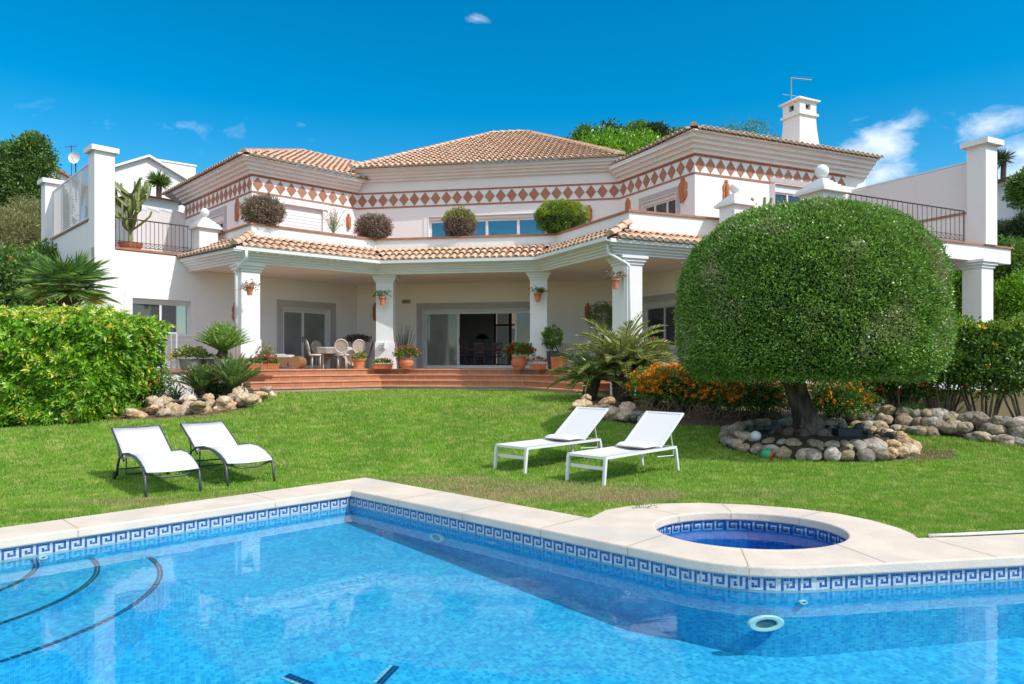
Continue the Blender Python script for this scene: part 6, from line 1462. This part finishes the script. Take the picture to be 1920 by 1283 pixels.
# ---------------------------------------------------------------- loungers
def lounger_arc(front_l, front_r, back, label):
    """dark arched tube frame with white sling; local +Y runs from foot to head, origin midway between the foot legs"""
    fl, fr_ = Vector(front_l), Vector(front_r); c = (fl + fr_) / 2; d = (Vector(back) - c); rz = math.atan2(d.y, d.x) - math.pi / 2; w = .31
    g = float(lz(c.x, c.y)); root = empty('sun_lounger', (c.x, c.y, g), label, 'sun lounger', 'white sling loungers with dark arched frames', rz)
    prof = [(0.02, .265), (.12, .31), (.3, .365), (.55, .405), (.85, .405), (1.1, .37), (1.28, .33)]
    m = MB()
    for sx in (-w, w):
        m.tube([(sx, -.02, .0), (sx, .01, .12), (sx, .04, .235), (sx, .14, .315), (sx, .35, .375), (sx, .62, .42), (sx, .95, .425), (sx, 1.3, .385), (sx, 1.55, .30), (sx, 1.66, .17), (sx, 1.70, .05)], .017, 8)
    m.tube([(-w, .09, .27), (-w * .4, .04, .215), (w * .4, .04, .215), (w, .09, .27)], .013, 7); m.tube([(-w, 1.55, .16), (w, 1.55, .16)], .012, 6)
    m.tube([(-w + .02, 1.2, .34), (-w + .03, 1.25, .12), (w - .03, 1.25, .12), (w - .02, 1.2, .34)], .012, 6)
    m.build('frame', METALG, root, True)
    def sheet(pr, name, ww):
        q = MB(); th = .012; n = len(pr); vs = []
        for y, z in pr: vs += [(-ww, y, z), (-ww * .5, y, z - .008), (0, y, z - .012), (ww * .5, y, z - .008), (ww, y, z)]
        k = 5; up = [(v[0], v[1], v[2] + th) for v in vs]
        fs = [(i * k + j, i * k + j + 1, (i + 1) * k + j + 1, (i + 1) * k + j) for i in range(n - 1) for j in range(k - 1)]; m_ = len(vs)
        q.add(vs + up, [f[::-1] for f in fs] + [tuple(a + m_ for a in f) for f in fs] + [(i * k, (i + 1) * k, (i + 1) * k + m_, i * k + m_) for i in range(n - 1)] + [(i * k + 4, i * k + 4 + m_, (i + 1) * k + 4 + m_, (i + 1) * k + 4) for i in range(n - 1)] + [(j, j + m_, j + 1 + m_, j + 1) for j in range(4)] + [((n - 1) * k + j, (n - 1) * k + j + 1, (n - 1) * k + j + 1 + m_, (n - 1) * k + j + m_) for j in range(4)]); return q.build(name, SLING, root, True)
    sheet([(y, z + .018) for y, z in prof], 'seat', w - .012)
    bk = [(1.31, .335), (1.5, .43), (1.7, .52), (1.9, .605), (2.07, .675)]; sheet(bk, 'backrest', w - .01)
    m = MB()
    for sx in (-w, w): m.tube([(sx, y, z) for y, z in [(1.25, .30)] + bk], .014, 7)
    m.tube([(-w, bk[-1][0], bk[-1][1]), (w, bk[-1][0], bk[-1][1])], .013, 7); m.tube([(-w, 1.6, .5), (-w, 1.52, .28)], .01, 5); m.tube([(w, 1.6, .5), (w, 1.52, .28)], .01, 5); m.build('back_frame', METALG, root, True)
    for sx in (-w - .03, w + .03):
        m = MB(); n_ = 14
        vs = [(sx + dx, 1.71 + .055 * math.cos(2 * math.pi * k / n_), .055 + .055 * math.sin(2 * math.pi * k / n_)) for dx in (-.015, .015) for k in range(n_)]
        m.add(vs, [(k, (k + 1) % n_, n_ + (k + 1) % n_, n_ + k) for k in range(n_)] + [tuple(range(n_))[::-1], tuple(range(n_, 2 * n_))]); m.build('wheel', BLACK, root)
    return root
lounger_arc((-4.385, 8.68), (-3.87, 9.04), (-5.26, 10.27), 'white sling lounger with dark arched frame, nearer one of the left pair')
lounger_arc((-3.69, 9.43), (-3.24, 9.86), (-4.63, 11.03), 'white sling lounger with dark arched frame, farther one of the left pair')
def lounger_flat(front_l, front_r, back, label):
    fl, fr_ = Vector(front_l), Vector(front_r); c = (fl + fr_) / 2; d = (Vector(back) - c); rz = math.atan2(d.y, d.x) - math.pi / 2; w = .33
    g = float(lz(c.x, c.y)); root = empty('sun_lounger', (c.x, c.y, g), label, 'sun lounger', 'white framed loungers with head cushions', rz); m = MB()
    for sx in (-w, w - .04):
        m.box(sx, sx + .04, 0, 1.75, .34, .375)
    m.box(-w + .04, w - .04, .0, .04, .34, .372); m.box(-w + .04, w - .04, .03, .055, .19, .235); m.box(-w + .04, w - .04, 1.7, 1.74, .345, .372); m.build('frame', METALW, root)
    for sx in (-w, w - .04):
        for y0, y1 in ((-.01, -.04), (1.72, 1.80)):
            q = MB(); q.add([(sx, y0, .34), (sx + .04, y0, .34), (sx + .04, y0 + .045, .34), (sx, y0 + .045, .34), (sx + .003, y1, 0), (sx + .037, y1, 0), (sx + .037, y1 + .035, 0), (sx + .003, y1 + .035, 0)], [(0, 1, 2, 3), (4, 7, 6, 5), (0, 4, 5, 1), (1, 5, 6, 2), (2, 6, 7, 3), (3, 7, 4, 0)]); q.build('leg', METALW, root)
    q = MB(); n = 10; vs = []; k = 7
    for i in range(n + 1):
        y = .02 + 1.30 * i / n
        for j in range(k): x = -w + .03 + (2 * w - .06) * j / (k - 1); sag = .03 * math.sin(math.pi * j / (k - 1)) * (1 if 0 < i else .4); vs.append((x, y, .366 - sag))
    m_ = len(vs); fs = [(i * k + j, i * k + j + 1, (i + 1) * k + j + 1, (i + 1) * k + j) for i in range(n) for j in range(k - 1)]; q.add(vs + [(x, y, z + .012) for x, y, z in vs], [f[::-1] for f in fs] + [tuple(a + m_ for a in f) for f in fs] + [(j, j + m_, j + 1 + m_, j + 1) for j in range(k - 1)]); q.build('seat', SLING, root, True)
    th = R(36); o = Vector((0, 1.33, .375)); dy, dz = math.cos(th), math.sin(th); Lb = .78
    q = MB(); q.obox(o + Vector((-w + .03, -dz * .006, dy * .006)), (2 * w - .06, 0, 0), (0, dy * Lb, dz * Lb), (0, -dz * .012, dy * .012)); q.build('backrest', SLING, root)
    q = MB()
    for sx in (-w, w - .035): q.obox(o + Vector((sx, .0, 0)), (.035, 0, 0), (0, dy * Lb, dz * Lb), (0, -dz * .028, dy * .028))
    q.obox(o + Vector((-w + .035, dy * (Lb - .03), dz * (Lb - .03))), (2 * w - .07, 0, 0), (0, dy * .03, dz * .03), (0, -dz * .026, dy * .026))
    for sx in (-w + .02, w - .02): q.tube([o + Vector((sx, dy * .34, dz * .34)), (sx, 1.68, .33)], .010, 5); q.tube([(sx, 1.25, .26), (sx, 1.68, .24), (sx, 1.69, .33)], .008, 5)
    q.build('back_frame', METALW, root)
    q = MB(); n = 12; k = 9; vs = []; W2 = w - .06
    for i in range(n + 1):
        for j in range(k): u = i / n * 2 - 1; v = j / (k - 1) * 2 - 1; h = .052 * (max(0, 1 - u ** 4) * max(0, 1 - v ** 4)) ** .5 * (1 + .12 * math.sin(u * 5 + v * 2)); vs.append((u * W2, 1.17 + v * .15, .375 + .03 + h))
    m_ = len(vs); lo_ = [(x, y, .40 + (.375 + .03 - z) * .35) for x, y, z in vs]; fs = [(i * k + j, i * k + j + 1, (i + 1) * k + j + 1, (i + 1) * k + j) for i in range(n) for j in range(k - 1)]
    q.add(vs + lo_, [f[::-1] for f in fs] + [tuple(a + m_ for a in f) for f in fs]); cu = q.build('head_cushion', CUSH, None, True); cu.parent = None
    cu.location = root.location; cu.rotation_euler = (0, 0, rz); tag(cu, 'grey head cushion on the ' + ('left' if 'left' in label else 'right') + ' of the two white framed loungers', 'cushion', 'lounger head cushions')
    return root
lounger_flat((-.26, 11.0), (.22, 10.44), (1.23, 12.0), 'white framed lounger with raised back, left one of the right pair')
lounger_flat((.77, 9.95), (1.205, 9.43), (2.24, 11.0), 'white framed lounger with raised back, right one standing nearest the whirlpool')
# ---------------------------------------------------------------- terrace furniture
def oval_chair(loc, rz, label):
    root = empty('oval_back_chair', tuple(loc), label, 'chair', 'oval-backed cane dining chairs', rz); m = MB(); m.lathe([(0, .43), (.2, .43), (.23, .45), (.23, .48), (.2, .50), (0, .505)], (0, 0, 0), 18); m.build('seat', CANE, root, True)
    for a in (.8, 2.34, 3.94, 5.48): q = MB(); x, y = .18 * math.cos(a), .18 * math.sin(a); q.tube([(x, y, .44), (x * 1.02, y * 1.02, .2), (x * 1.05, y * 1.05, 0)], [.026, .020, .013], 8); q.build('leg', CANE, root, True)
    q = MB(); n = 22; ring = [(.215 * math.cos(2 * math.pi * k / n), -.22 - .10 * (.5 + .5 * math.sin(2 * math.pi * k / n)), .76 + .225 * math.sin(2 * math.pi * k / n)) for k in range(n + 1)]; q.tube(ring, .022, 7); q.tube([(-.1, -.2, .44), (-.12, -.225, .58)], .018, 6); q.tube([(.1, -.2, .44), (.12, -.225, .58)], .018, 6); q.build('back_frame', CANE, root, True)
    q = MB(); q.add([(x * .95, y, .76 + (z - .76) * .95) for x, y, z in ring[:-1]], [tuple(range(n))]); q.build('back_panel', mat('cane_weave', (.55, .47, .40), .8, (.45, .38, .32), 120), root); return root
tx = place(632, 690, 25.3); tb = Vector((tx.x, tx.y, ZF))
for px, d, rz, lab in ((592, 25.0, -1.15, 'oval-backed chair at the left end of the cloth-covered table, seen side-on'), (603, 26.1, -2.2, 'oval-backed chair behind the left end of the cloth-covered table'), (637, 26.4, 3.1, 'oval-backed chair on the far middle side of the cloth-covered table'), (634 + 8, 24.6, 0.1, 'oval-backed chair in front of the cloth-covered table with its back to the lawn'), (668, 25.1, .55, 'oval-backed chair at the right front of the cloth-covered table'), (682, 26.0, 1.6, 'oval-backed chair at the far right end of the cloth-covered table')):
    p = place(px, 690, d); oval_chair((p.x, p.y, ZF), rz, lab)
root = empty('dining_table', tuple(tb), 'oblong terrace dining table under a pale cloth', 'table'); m = MB(); m.lathe([(0, .70), (.5, .70), (.52, .72), (.5, .735), (0, .735)], (0, 0, 0), 28, sx=1.35, sy=.9); m.build('tabletop', CANE, root)
for sx, sy in ((-.42, -.25), (.42, -.25), (.42, .25), (-.42, .25)): m = MB(); m.tube([(sx, sy, .7), (sx, sy, 0)], [.03, .02], 8); m.build('leg', CANE, root)
n = 60; vs = []; q = MB()
for j in range(7):
    for k in range(n):
        w = 2 * math.pi * k / n; corner = max(0, math.cos(2 * w + 1.2)) ** 2; fall = .22 + .42 * corner; f = j / 6
        if j < 2: r_ = (.02, .54)[j]; z = .742
        else: g_ = (j - 1) / 5; r_ = .545 + .03 * math.sin(9 * w) * g_ - .04 * g_ * (1 - corner); z = .74 - fall * g_
        vs.append((r_ * 1.35 * math.cos(w), r_ * .9 * math.sin(w), z))
q.add(vs, [(j * n + k, j * n + (k + 1) % n, (j + 1) * n + (k + 1) % n, (j + 1) * n + k) for j in range(6) for k in range(n)]); tag(q.build('tablecloth', CLOTH, None, True, loc=tuple(tb)), 'pale pinkish linen cloth hanging in points over the terrace table', 'tablecloth')
# wicker day bed with rolled end, round side table in front
p = place(540, 690, 23.6); root = empty('wicker_daybed', (p.x, p.y, ZF), 'brown wicker day bed with a rolled end left of the dining chairs', 'day bed'); m = MB(); m.box(-1.0, .28, -.3, .3, .08, .38); m.build('base', WICKER, root); m = MB(); n_ = 18
vs = [(.32 + .2 * math.cos(2 * math.pi * k / n_), y, .21 + .2 * math.sin(2 * math.pi * k / n_)) for y in (-.34, .34) for k in range(n_)]; m.add(vs, [(k, (k + 1) % n_, n_ + (k + 1) % n_, n_ + k) for k in range(n_)] + [tuple(range(n_))[::-1], tuple(range(n_, 2 * n_))]); m.build('rolled_end', WICKER, root)
m = MB(); m.box(-.98, .12, -.28, .28, .382, .46); m.build('mattress', CUSH, root)
p = place(517, 690, 22.7); root = empty('side_table', (p.x, p.y, ZF), 'small round white-topped side table beside the wicker day bed', 'side table'); m = MB(); m.lathe([(0, .44), (.30, .44), (.31, .455), (.30, .47), (0, .47)], (0, 0, 0), 24); m.build('table_top', CUSH, root); m = MB(); m.tube([(0, 0, .44), (0, 0, .0)], [.03, .05], 8); m.build('leg', METALD, root)
# dark indoor dining set
tc_ = place(900, 680, 30.2); tc_.z = ZF + .02; root = empty('indoor_table', tuple(tc_), 'dark red wooden dining table inside the open door', 'table'); m = MB(); m.box(-1.1, 1.3, -.45, .45, .70, .76); m.build('tabletop', MAHOG, root)
for sx in (-1.0, 1.2):
    for sy in (-.38, .38): m = MB(); m.box(sx - .05, sx + .05, sy - .05, sy + .05, 0, .698); m.build('leg', MAHOG, root)
CH0 = None
def wood_chair(loc, rz, label):
    root = empty('wooden_chair', tuple(loc), label, 'chair', 'dark wooden chairs inside', rz); m = MB(); m.box(-.22, .22, -.21, .21, .42, .47); m.build('seat', mat('red_seat', (.28, .05, .04), .8), root)
    for sx in (-.2, .17):
        for sy in (-.2, .17): m = MB(); m.box(sx, sx + .03, sy, sy + .03, 0, .418 if sy > 0 else 1.0); m.build('leg', MAHOG, root)
    m = MB(); m.box(-.168, .168, -.2, -.175, .92, 1.0); m.box(-.168, .168, -.2, -.175, .55, .6)
    for i in range(5): m.box(-.13 + i * .062, -.11 + i * .062, -.195, -.18, .6, .92)
    m.build('backrest', MAHOG, root); return root
for dx, dy, rz, lab in ((-.75, -.72, 0, 'dark wooden chair in front of the indoor table, leftmost'), (.0, -.75, 0, 'dark wooden chair in front of the indoor table, second from the left'), (.75, -.72, 0, 'dark wooden chair in front of the indoor table, nearest the red geraniums'), (-1.45, 0, -1.57, 'dark wooden chair at the left head of the indoor table'), (-.3, .75, 3.14, 'dark wooden chair behind the indoor table on the left'), (.55, .75, 3.14, 'dark wooden chair behind the indoor table on the right')):
    wood_chair((tc_.x + dx, tc_.y + dy, tc_.z), rz, lab)
root = empty('table_lamp', (tc_.x + .05, tc_.y + 1.3, tc_.z), 'dark conical lamp standing behind the indoor dining table', 'lamp'); m = MB(); m.lathe([(.04, 1.45), (.1, 1.42), (.34, 1.24), (.33, 1.23), (.05, 1.40)], (0, 0, 0), 20); m.build('lamp_shade', BLACK, root); m = MB(); m.lathe([(.16, 0), (.16, .02), (.02, .05), (.02, 1.42)], (0, 0, 0), 12); m.build('lamp_base', BLACK, root)
# striped sofa bench
p = place(1095, 680, 23.4); ang = math.atan2(C3[1] - C2[1], C3[0] - C2[0]) * .35; root = empty('garden_sofa', (p.x + .4, p.y + .9, ZF), 'white garden sofa with striped cushions behind the trunked cycad', 'sofa', rz=-.15); m = MB(); m.box(-1.3, 1.3, -.4, .4, .22, .30); m.box(-1.3, -1.22, -.4, .4, .3, .58); m.box(1.22, 1.3, -.4, .4, .3, .58); m.box(-1.3, 1.3, .36, .42, .3, .75); m.build('frame', WHITE2, root)
for sx in (-1.28, 1.2):
    for sy in (-.4, .32): m = MB(); m.box(sx, sx + .08, sy, sy + .08, 0, .218); m.build('leg', WHITE2, root)
m = MB(); m.box(-1.2, 1.2, -.38, .34, .302, .42); m.build('seat', mat('slate_cushion', (.16, .18, .21), .9), root)
st_ = mat('striped_fabric', (.5, .42, .36), .9)
nt = st_.node_tree; wv = nt.nodes.new('ShaderNodeTexWave'); wv.inputs['Scale'].default_value = 5.5; tcn = nt.nodes.new('ShaderNodeTexCoord'); nt.links.new(tcn.outputs['Object'], wv.inputs[0]); rp = nt.nodes.new('ShaderNodeValToRGB'); rp.color_ramp.interpolation = 'CONSTANT'; rp.color_ramp.elements[0].color = (.62, .56, .50, 1); rp.color_ramp.elements[1].position = .55; rp.color_ramp.elements[1].color = (.30, .20, .17, 1); nt.links.new(wv.outputs[0], rp.inputs[0]); nt.links.new(rp.outputs[0], nt.nodes['Principled BSDF'].inputs['Base Color'])
for i, sx in enumerate((-1.12, -.4, .32)): m = MB(); m.obox((sx, .14, .43), (.62, 0, 0), (0, .12, -.02), (0, .12, .42)); m.build('back_cushion', st_, root)
# ---------------------------------------------------------------- pots with flowers
BOWL = [(0, 0), (.15, 0), (.165, .02), (.16, .03), (.22, .10), (.245, .20), (.22, .28), (.205, .30), (.23, .325), (.225, .34), (.19, .34), (.18, .29), (0, .28)]
CYL = [(0, 0), (.19, 0), (.20, .03), (.165, .035), (.19, .26), (.215, .27), (.22, .32), (.19, .32), (0, .29)]
def trough(loc, w, label, rot=0, h=.17, dd=.18, m_=TERRA, group='terracotta troughs along the terrace edge', cat='planter'):
    root = empty('flower_trough', tuple(loc), label, cat, group, rot); m = MB()
    f = [(-w / 2 + .02, -dd / 2 + .015), (w / 2 - .02, -dd / 2 + .015), (w / 2 - .02, dd / 2 - .015), (-w / 2 + .02, dd / 2 - .015)]; t = [(-w / 2, -dd / 2), (w / 2, -dd / 2), (w / 2, dd / 2), (-w / 2, dd / 2)]
    m.add([(x, y, 0) for x, y in f] + [(x, y, h - .03) for x, y in t], [(0, 3, 2, 1), (4, 5, 6, 7), (0, 1, 5, 4), (1, 2, 6, 5), (2, 3, 7, 6), (3, 0, 4, 7)]); m.box(-w / 2 - .012, w / 2 + .012, -dd / 2 - .012, dd / 2 + .012, h - .029, h)
    for i in range(1, int(w / .06)): x = -w / 2 + i * .06; m.box(x - .008, x + .008, -dd / 2 - .006, -dd / 2 + .01, .02, h - .04)
    m.build('trough', m_, root); return root
def plantin(root, z, r, lm, n, ls, fl=None, nf=0, fs=.045, seed=1, asp=.6, lo=-.4):
    rng = np.random.default_rng(seed); P, N_ = ellipsoid_shell(n, (0, 0, z), r, rng, .55, .2, lo=lo); D = unit(N_ + rng.normal(size=P.shape) * .6 + [0, 0, .3]); leaves('foliage', P, D, ls * (.7 + .6 * rng.random(len(P))), ls * asp, lm, root, rng=rng)
    if fl: flowerset('flowers', root, fl, nf, (0, 0, z + .03), tuple(v * 1.05 for v in r), fs, rng, -.1, 12)
def edge(px, d, dz=0): p = place(px, 690, d); return Vector((p.x, p.y, ZF + dz))
GT = 'terracotta pots on the top step'
r_ = pot('flower_pot', edge(762, 23.9), BOWL, TERRA, 'round terracotta bowl of coral pink geraniums right of the second column', 'flower pot', GT); plantin(r_, .50, (.38, .3, .22), LM_MID, 900, .075, FL_PINK, 26, .05, 2)
r_ = pot('flower_pot', edge(973, 23.2), [(a * 1.05, b * 1.15) for a, b in BOWL], TERRA, 'round terracotta bowl of dark red geraniums left of the third column', 'flower pot', GT); plantin(r_, .55, (.46, .34, .24), LM_DARK, 1200, .085, FL_RED, 40, .055, 3)
r_ = pot('flower_pot', edge(673, 24.0), CYL, TERRA, 'straight ornamented terracotta pot of low green succulent before the dining chairs', 'flower pot', GT); plantin(r_, .38, (.22, .2, .16), LM_SUCC, 260, .08, FL_YEL, 3, .03, 4)
for px, d, w, fl, nf, lab, hh in ((470, 20.85, .58, None, 0, 'terracotta trough nearest the leftmost column with green leaves', .10), (493, 21.1, .6, FL_PINK, 40, 'terracotta trough full of pink petunias', .16), (511, 21.4, .32, FL_PINK, 10, 'small square trough at the right end of the pink petunias', .14), (717, 24.0, .66, FL_YEL, 5, 'terracotta trough with yellow flowers at the foot of the second column', .12)):
    r_ = trough(edge(px, d), w, lab, R(38) if px < 600 else R(5)); plantin(r_, .2, (w * .5, .13, hh), LM_MID, 420, .06, fl, nf, .04, int(px), lo=-.1)
r_ = trough(edge(1009, 22.9), .5, 'old brick-coloured trough of small red flowers at the foot of the third column', R(-10)); plantin(r_, .24, (.3, .13, .14), LM_DEAD, 300, .05, FL_RED, 12, .035, 12, lo=-.1)
r_ = trough(edge(1049, 22.2), .40, 'big square terracotta planter between the third column and the cycads', R(-30), .38, .38); plantin(r_, .4, (.18, .18, .08), LM_DARK, 200, .05, None, 0, seed=5, lo=-.1)
r_ = pot('potted_lemon', edge(1036, 23.6), [(0, 0), (.14, 0), (.2, .55), (.21, .58), (.17, .58), (0, .55)], POTB, 'small glossy-leaved tree in a tall dark pot right of the third column', 'potted plant'); plantin(r_, 1.0, (.28, .25, .34), LM_MID, 520, .11, None, 0, seed=7, lo=-1); m = MB(); m.tube([(0, 0, .5), (.02, 0, .9)], .018, 6); m.build('stem', BARK, r_)
r_ = pot('potted_tree', edge(1130, 24.6), [(0, 0), (.2, 0), (.28, .45), (.3, .5), (.26, .5), (0, .45)], TERRA, 'dark round olive-like tree standing on the terrace behind the cycads', 'potted plant'); plantin(r_, 1.75, (.52, .45, .48), LM_DARK, 3200, .07, None, 0, seed=8, lo=-1, asp=.35); m = MB(); m.tube([(0, 0, .4), (.03, 0, 1.5)], [.04, .03], 7); m.build('trunk', BARK, r_)
r_ = pot('potted_twigs', edge(757, 25.8), [(0, 0), (.16, 0), (.22, .45), (.23, .5), (.19, .5), (0, .45)], POTG, 'pot of dry bare branches against the terrace wall right of the second column', 'potted plant'); m = MB(); rnd = random.Random(1)
for i in range(70): a = rnd.uniform(0, 6.28); e = Vector((math.cos(a) * rnd.uniform(.1, .5), math.sin(a) * .25, rnd.uniform(.9, 1.6))); m.tube([(0, 0, .4), e * .6, e], [.008, .006, .003], 4)
m.build('twigs', mat('grey_twig', (.16, .13, .12), .9), r_)
r_ = pot('bowl_stand', edge(671, 27.0), [(0, 0), (.2, 0), (.12, .1), (.10, .95), (.2, 1.05), (0, 1.05)], WHITE2, 'white pedestal carrying a bowl of dried brown leaves behind the dining chairs', 'pedestal', None); plantin(r_, 1.08, (.42, .3, .12), LM_DEAD, 900, .09, None, 0, seed=3, lo=-.6)
# basins beside the left column
for px, d, w, lab in ((357, 19.9, .72, 'oval grey zinc tub of pale green succulents left of the potted cycad'), (394, 20.3, .62, 'second grey tub standing between the succulents and the potted cycad')):
    r_ = pot('grey_tub', edge(px, d), [(0, 0), (.26, 0), (.30, .05), (.35, .27), (.37, .29), (.36, .31), (.32, .30), (0, .26)], POTG, lab, 'planter', 'grey tubs on the left terrace', 26, w * 1.2, .62)
    if px < 380: plantin(r_, .40, (.46, .26, .22), LM_SUCC, 1300, .07, None, 0, seed=9, lo=-.3)
    else: plantin(r_, .34, (.25, .2, .08), LM_DARK, 200, .06, None, 0, seed=10, lo=-.1)
p = edge(497, 22.0); bush('potted_shrub', (p.x, p.y, ZF + .1), (.30, .26, .34), 'pale bronze-leaved shrub just right of the leftmost column', LM_OLIVE, 700, .08, .35, 51, core=0, thick=.8, stems=True)
for px, d, lab in ((1228, 19.2, 'pale stone planter of mixed plants on the ledge right of the fourth column'),):
    r_ = trough(Vector((place(px, 680, d).x, d, ZF)), .85, lab, R(24), .34, .32, PALESTONE, None); plantin(r_, .5, (.5, .2, .34), LM_MID, 700, .07, FL_PINK, 14, .035, 14, lo=-.4)
p = edge(1240, 22.5); strappy('leafy_plant', (p.x, p.y, ZF), 30, .9, .07, 'light green leafy plant reflected beside the ground floor right window', LM_BRIGHT, 5, spread=.8)
# wall pots hung on the columns
def hung(px, py, d, label, lm, n, fl=None, seed=1, trail=False):
    p = place(px, py, d); root = empty('hanging_pot', tuple(p), label, 'wall pot', 'terracotta pots hung on the columns'); m = MB(); m.lathe([(0, -.15), (.065, -.15), (.105, .07), (.12, .08), (.12, .13), (.10, .13), (0, .10)], (0, 0, 0), 16); m.build('pot', TERRA, root)
    m = MB(); m.tube([(.125 * math.cos(t), .125 * math.sin(t), .07) for t in np.linspace(0, 6.283, 17)], .006, 4); m.tube([(0, .12, .07), (0, .2, .07)], .008, 4); m.build('bracket', METALD, root)
    rng = np.random.default_rng(seed); m = MB(); P = []
    for i in range(22):
        a = rng.random() * 6.28; s = .12 + .22 * rng.random(); e = Vector((math.cos(a) * s, math.sin(a) * s * .6 - .03, .12 + .2 * rng.random() - (s if trail else 0) * .5)); m.tube([(0, 0, .1), e * .6 + Vector((0, 0, .12)), e], [.005, .004, .003], 4); P += [tuple((e * .6 + Vector((0, 0, .12))).lerp(e, rng.random()) + Vector(rng.normal(0, .02, 3))) for _ in range(n // 22)]
    m.build('stems', mat('thin_stem', (.25, .27, .15), .8), root); P = np.array(P); leaves('foliage', P, rng.normal(size=P.shape), .06, .035, lm, root, rng=rng)
    if fl: flowerset('flowers', root, fl, 8, (0, 0, .2), (.2, .15, .12), .03, rng, -.5, 7)
hung(468, 544, 21.2, 'terracotta wall pot with thin reddish stems on the leftmost column', LM_DEAD, 170, FL_PINK, 1, True)
hung(717, 564, 24.4, 'terracotta wall pot with dark trailing leaves on the second column', LM_DARK, 220, None, 2)
hung(1008, 557, 23.65, 'terracotta wall pot with green leaves on the third column', LM_DARK, 260, None, 3)
hung(1154, 532, 19.95, 'terracotta wall pot with dark red leaves on the fourth column', LM_DEAD, 260, None, 4)
# small things: globe, ball, box beside the tree, hose, garden light
p = place(1417, 818, 12.3); m = MB(); m.lathe([(.09 * math.cos(a), .09 * math.sin(a)) for a in np.linspace(-1.57, 1.57, 12)], (0, 0, 0), 18); tag(m.build('globe_light', mat('opal_globe', (.62, .64, .66), .3), None, True, loc=tuple(p)), 'small white globe light on the stones left of the gnarled trunk', 'garden light')
p = on_lawn(1442, 862); m = MB(); n_ = 24; vs = []; fs = []; mi = []
for i in range(13):
    a = -math.pi / 2 + math.pi * i / 12
    for k in range(n_): w = 2 * math.pi * k / n_; vs.append((.10 * math.cos(a) * math.cos(w), .10 * math.cos(a) * math.sin(w), .10 * math.sin(a)))
m.add(vs, [(i * n_ + k, i * n_ + (k + 1) % n_, (i + 1) * n_ + (k + 1) % n_, (i + 1) * n_ + k) for i in range(12) for k in range(n_)]); m.m = [(0, 0, 1, 2)[(k // 6) % 4] for i in range(12) for k in range(n_)]
o = m.build('beach_ball', [mat('ball_green', (.03, .35, .15), .4), mat('ball_red', (.6, .06, .03), .4), mat('ball_white', (.7, .7, .66), .4)], None, True, loc=(p.x, p.y + .1, p.z + .07)); o.rotation_euler = (.5, .3, 1.9); tag(o, 'small green ball with a red patch against the stones left of the clipped tree', 'ball')
p = place(1588, 812, 12.6); m = MB(); m.cbox((0, 0, 0), .42, .2, .17, .1); m.cbox((0, 0, .17), .44, .22, .025, .1); tag(m.build('control_box', mat('dark_box', (.03, .035, .045), .5), loc=(p.x, p.y, float(lz(p.x, p.y)) + .16)), 'small dark box on the mulch right of the gnarled trunk', 'box')
m = MB(); pts = [(3.82, 6.66, .02), (4.2, 6.70, .024), (4.7, 6.79, .024), (5.3, 6.9, .024), (6.2, 7.02, .024), (7.5, 7.2, .024)]; m.tube(pts, .014, 8); tag(m.build('white_hose', METALW, None, True), 'white hose lying along the back edge of the coping at the right', 'hose')
for px, py, d, h, lab in ((459, 765, 17.1, .42, 'thin dark garden spike light by the left rockery'),): p = gr(px, py, d); m = MB(); m.tube([(0, 0, -.1), (0, 0, h)], .010, 6); m.cbox((0, 0, h), .05, .05, .05, 0); tag(m.build('spike_light', METALG, loc=tuple(p)), lab, 'garden light')
m = MB(); rnd = random.Random(4); P = np.random.default_rng(4).normal(0, .05, (60, 3)) * [1.6, .5, .3] + [.0, 0, .03]; o = leaves('weed', P, RNG.normal(size=P.shape) + [0, 0, 1], .04, .012, LM_OLIVE); o.location = (1.45, 8.02, .0); tag(o, 'small dry weed growing from the coping joint beside the whirlpool', 'weed')
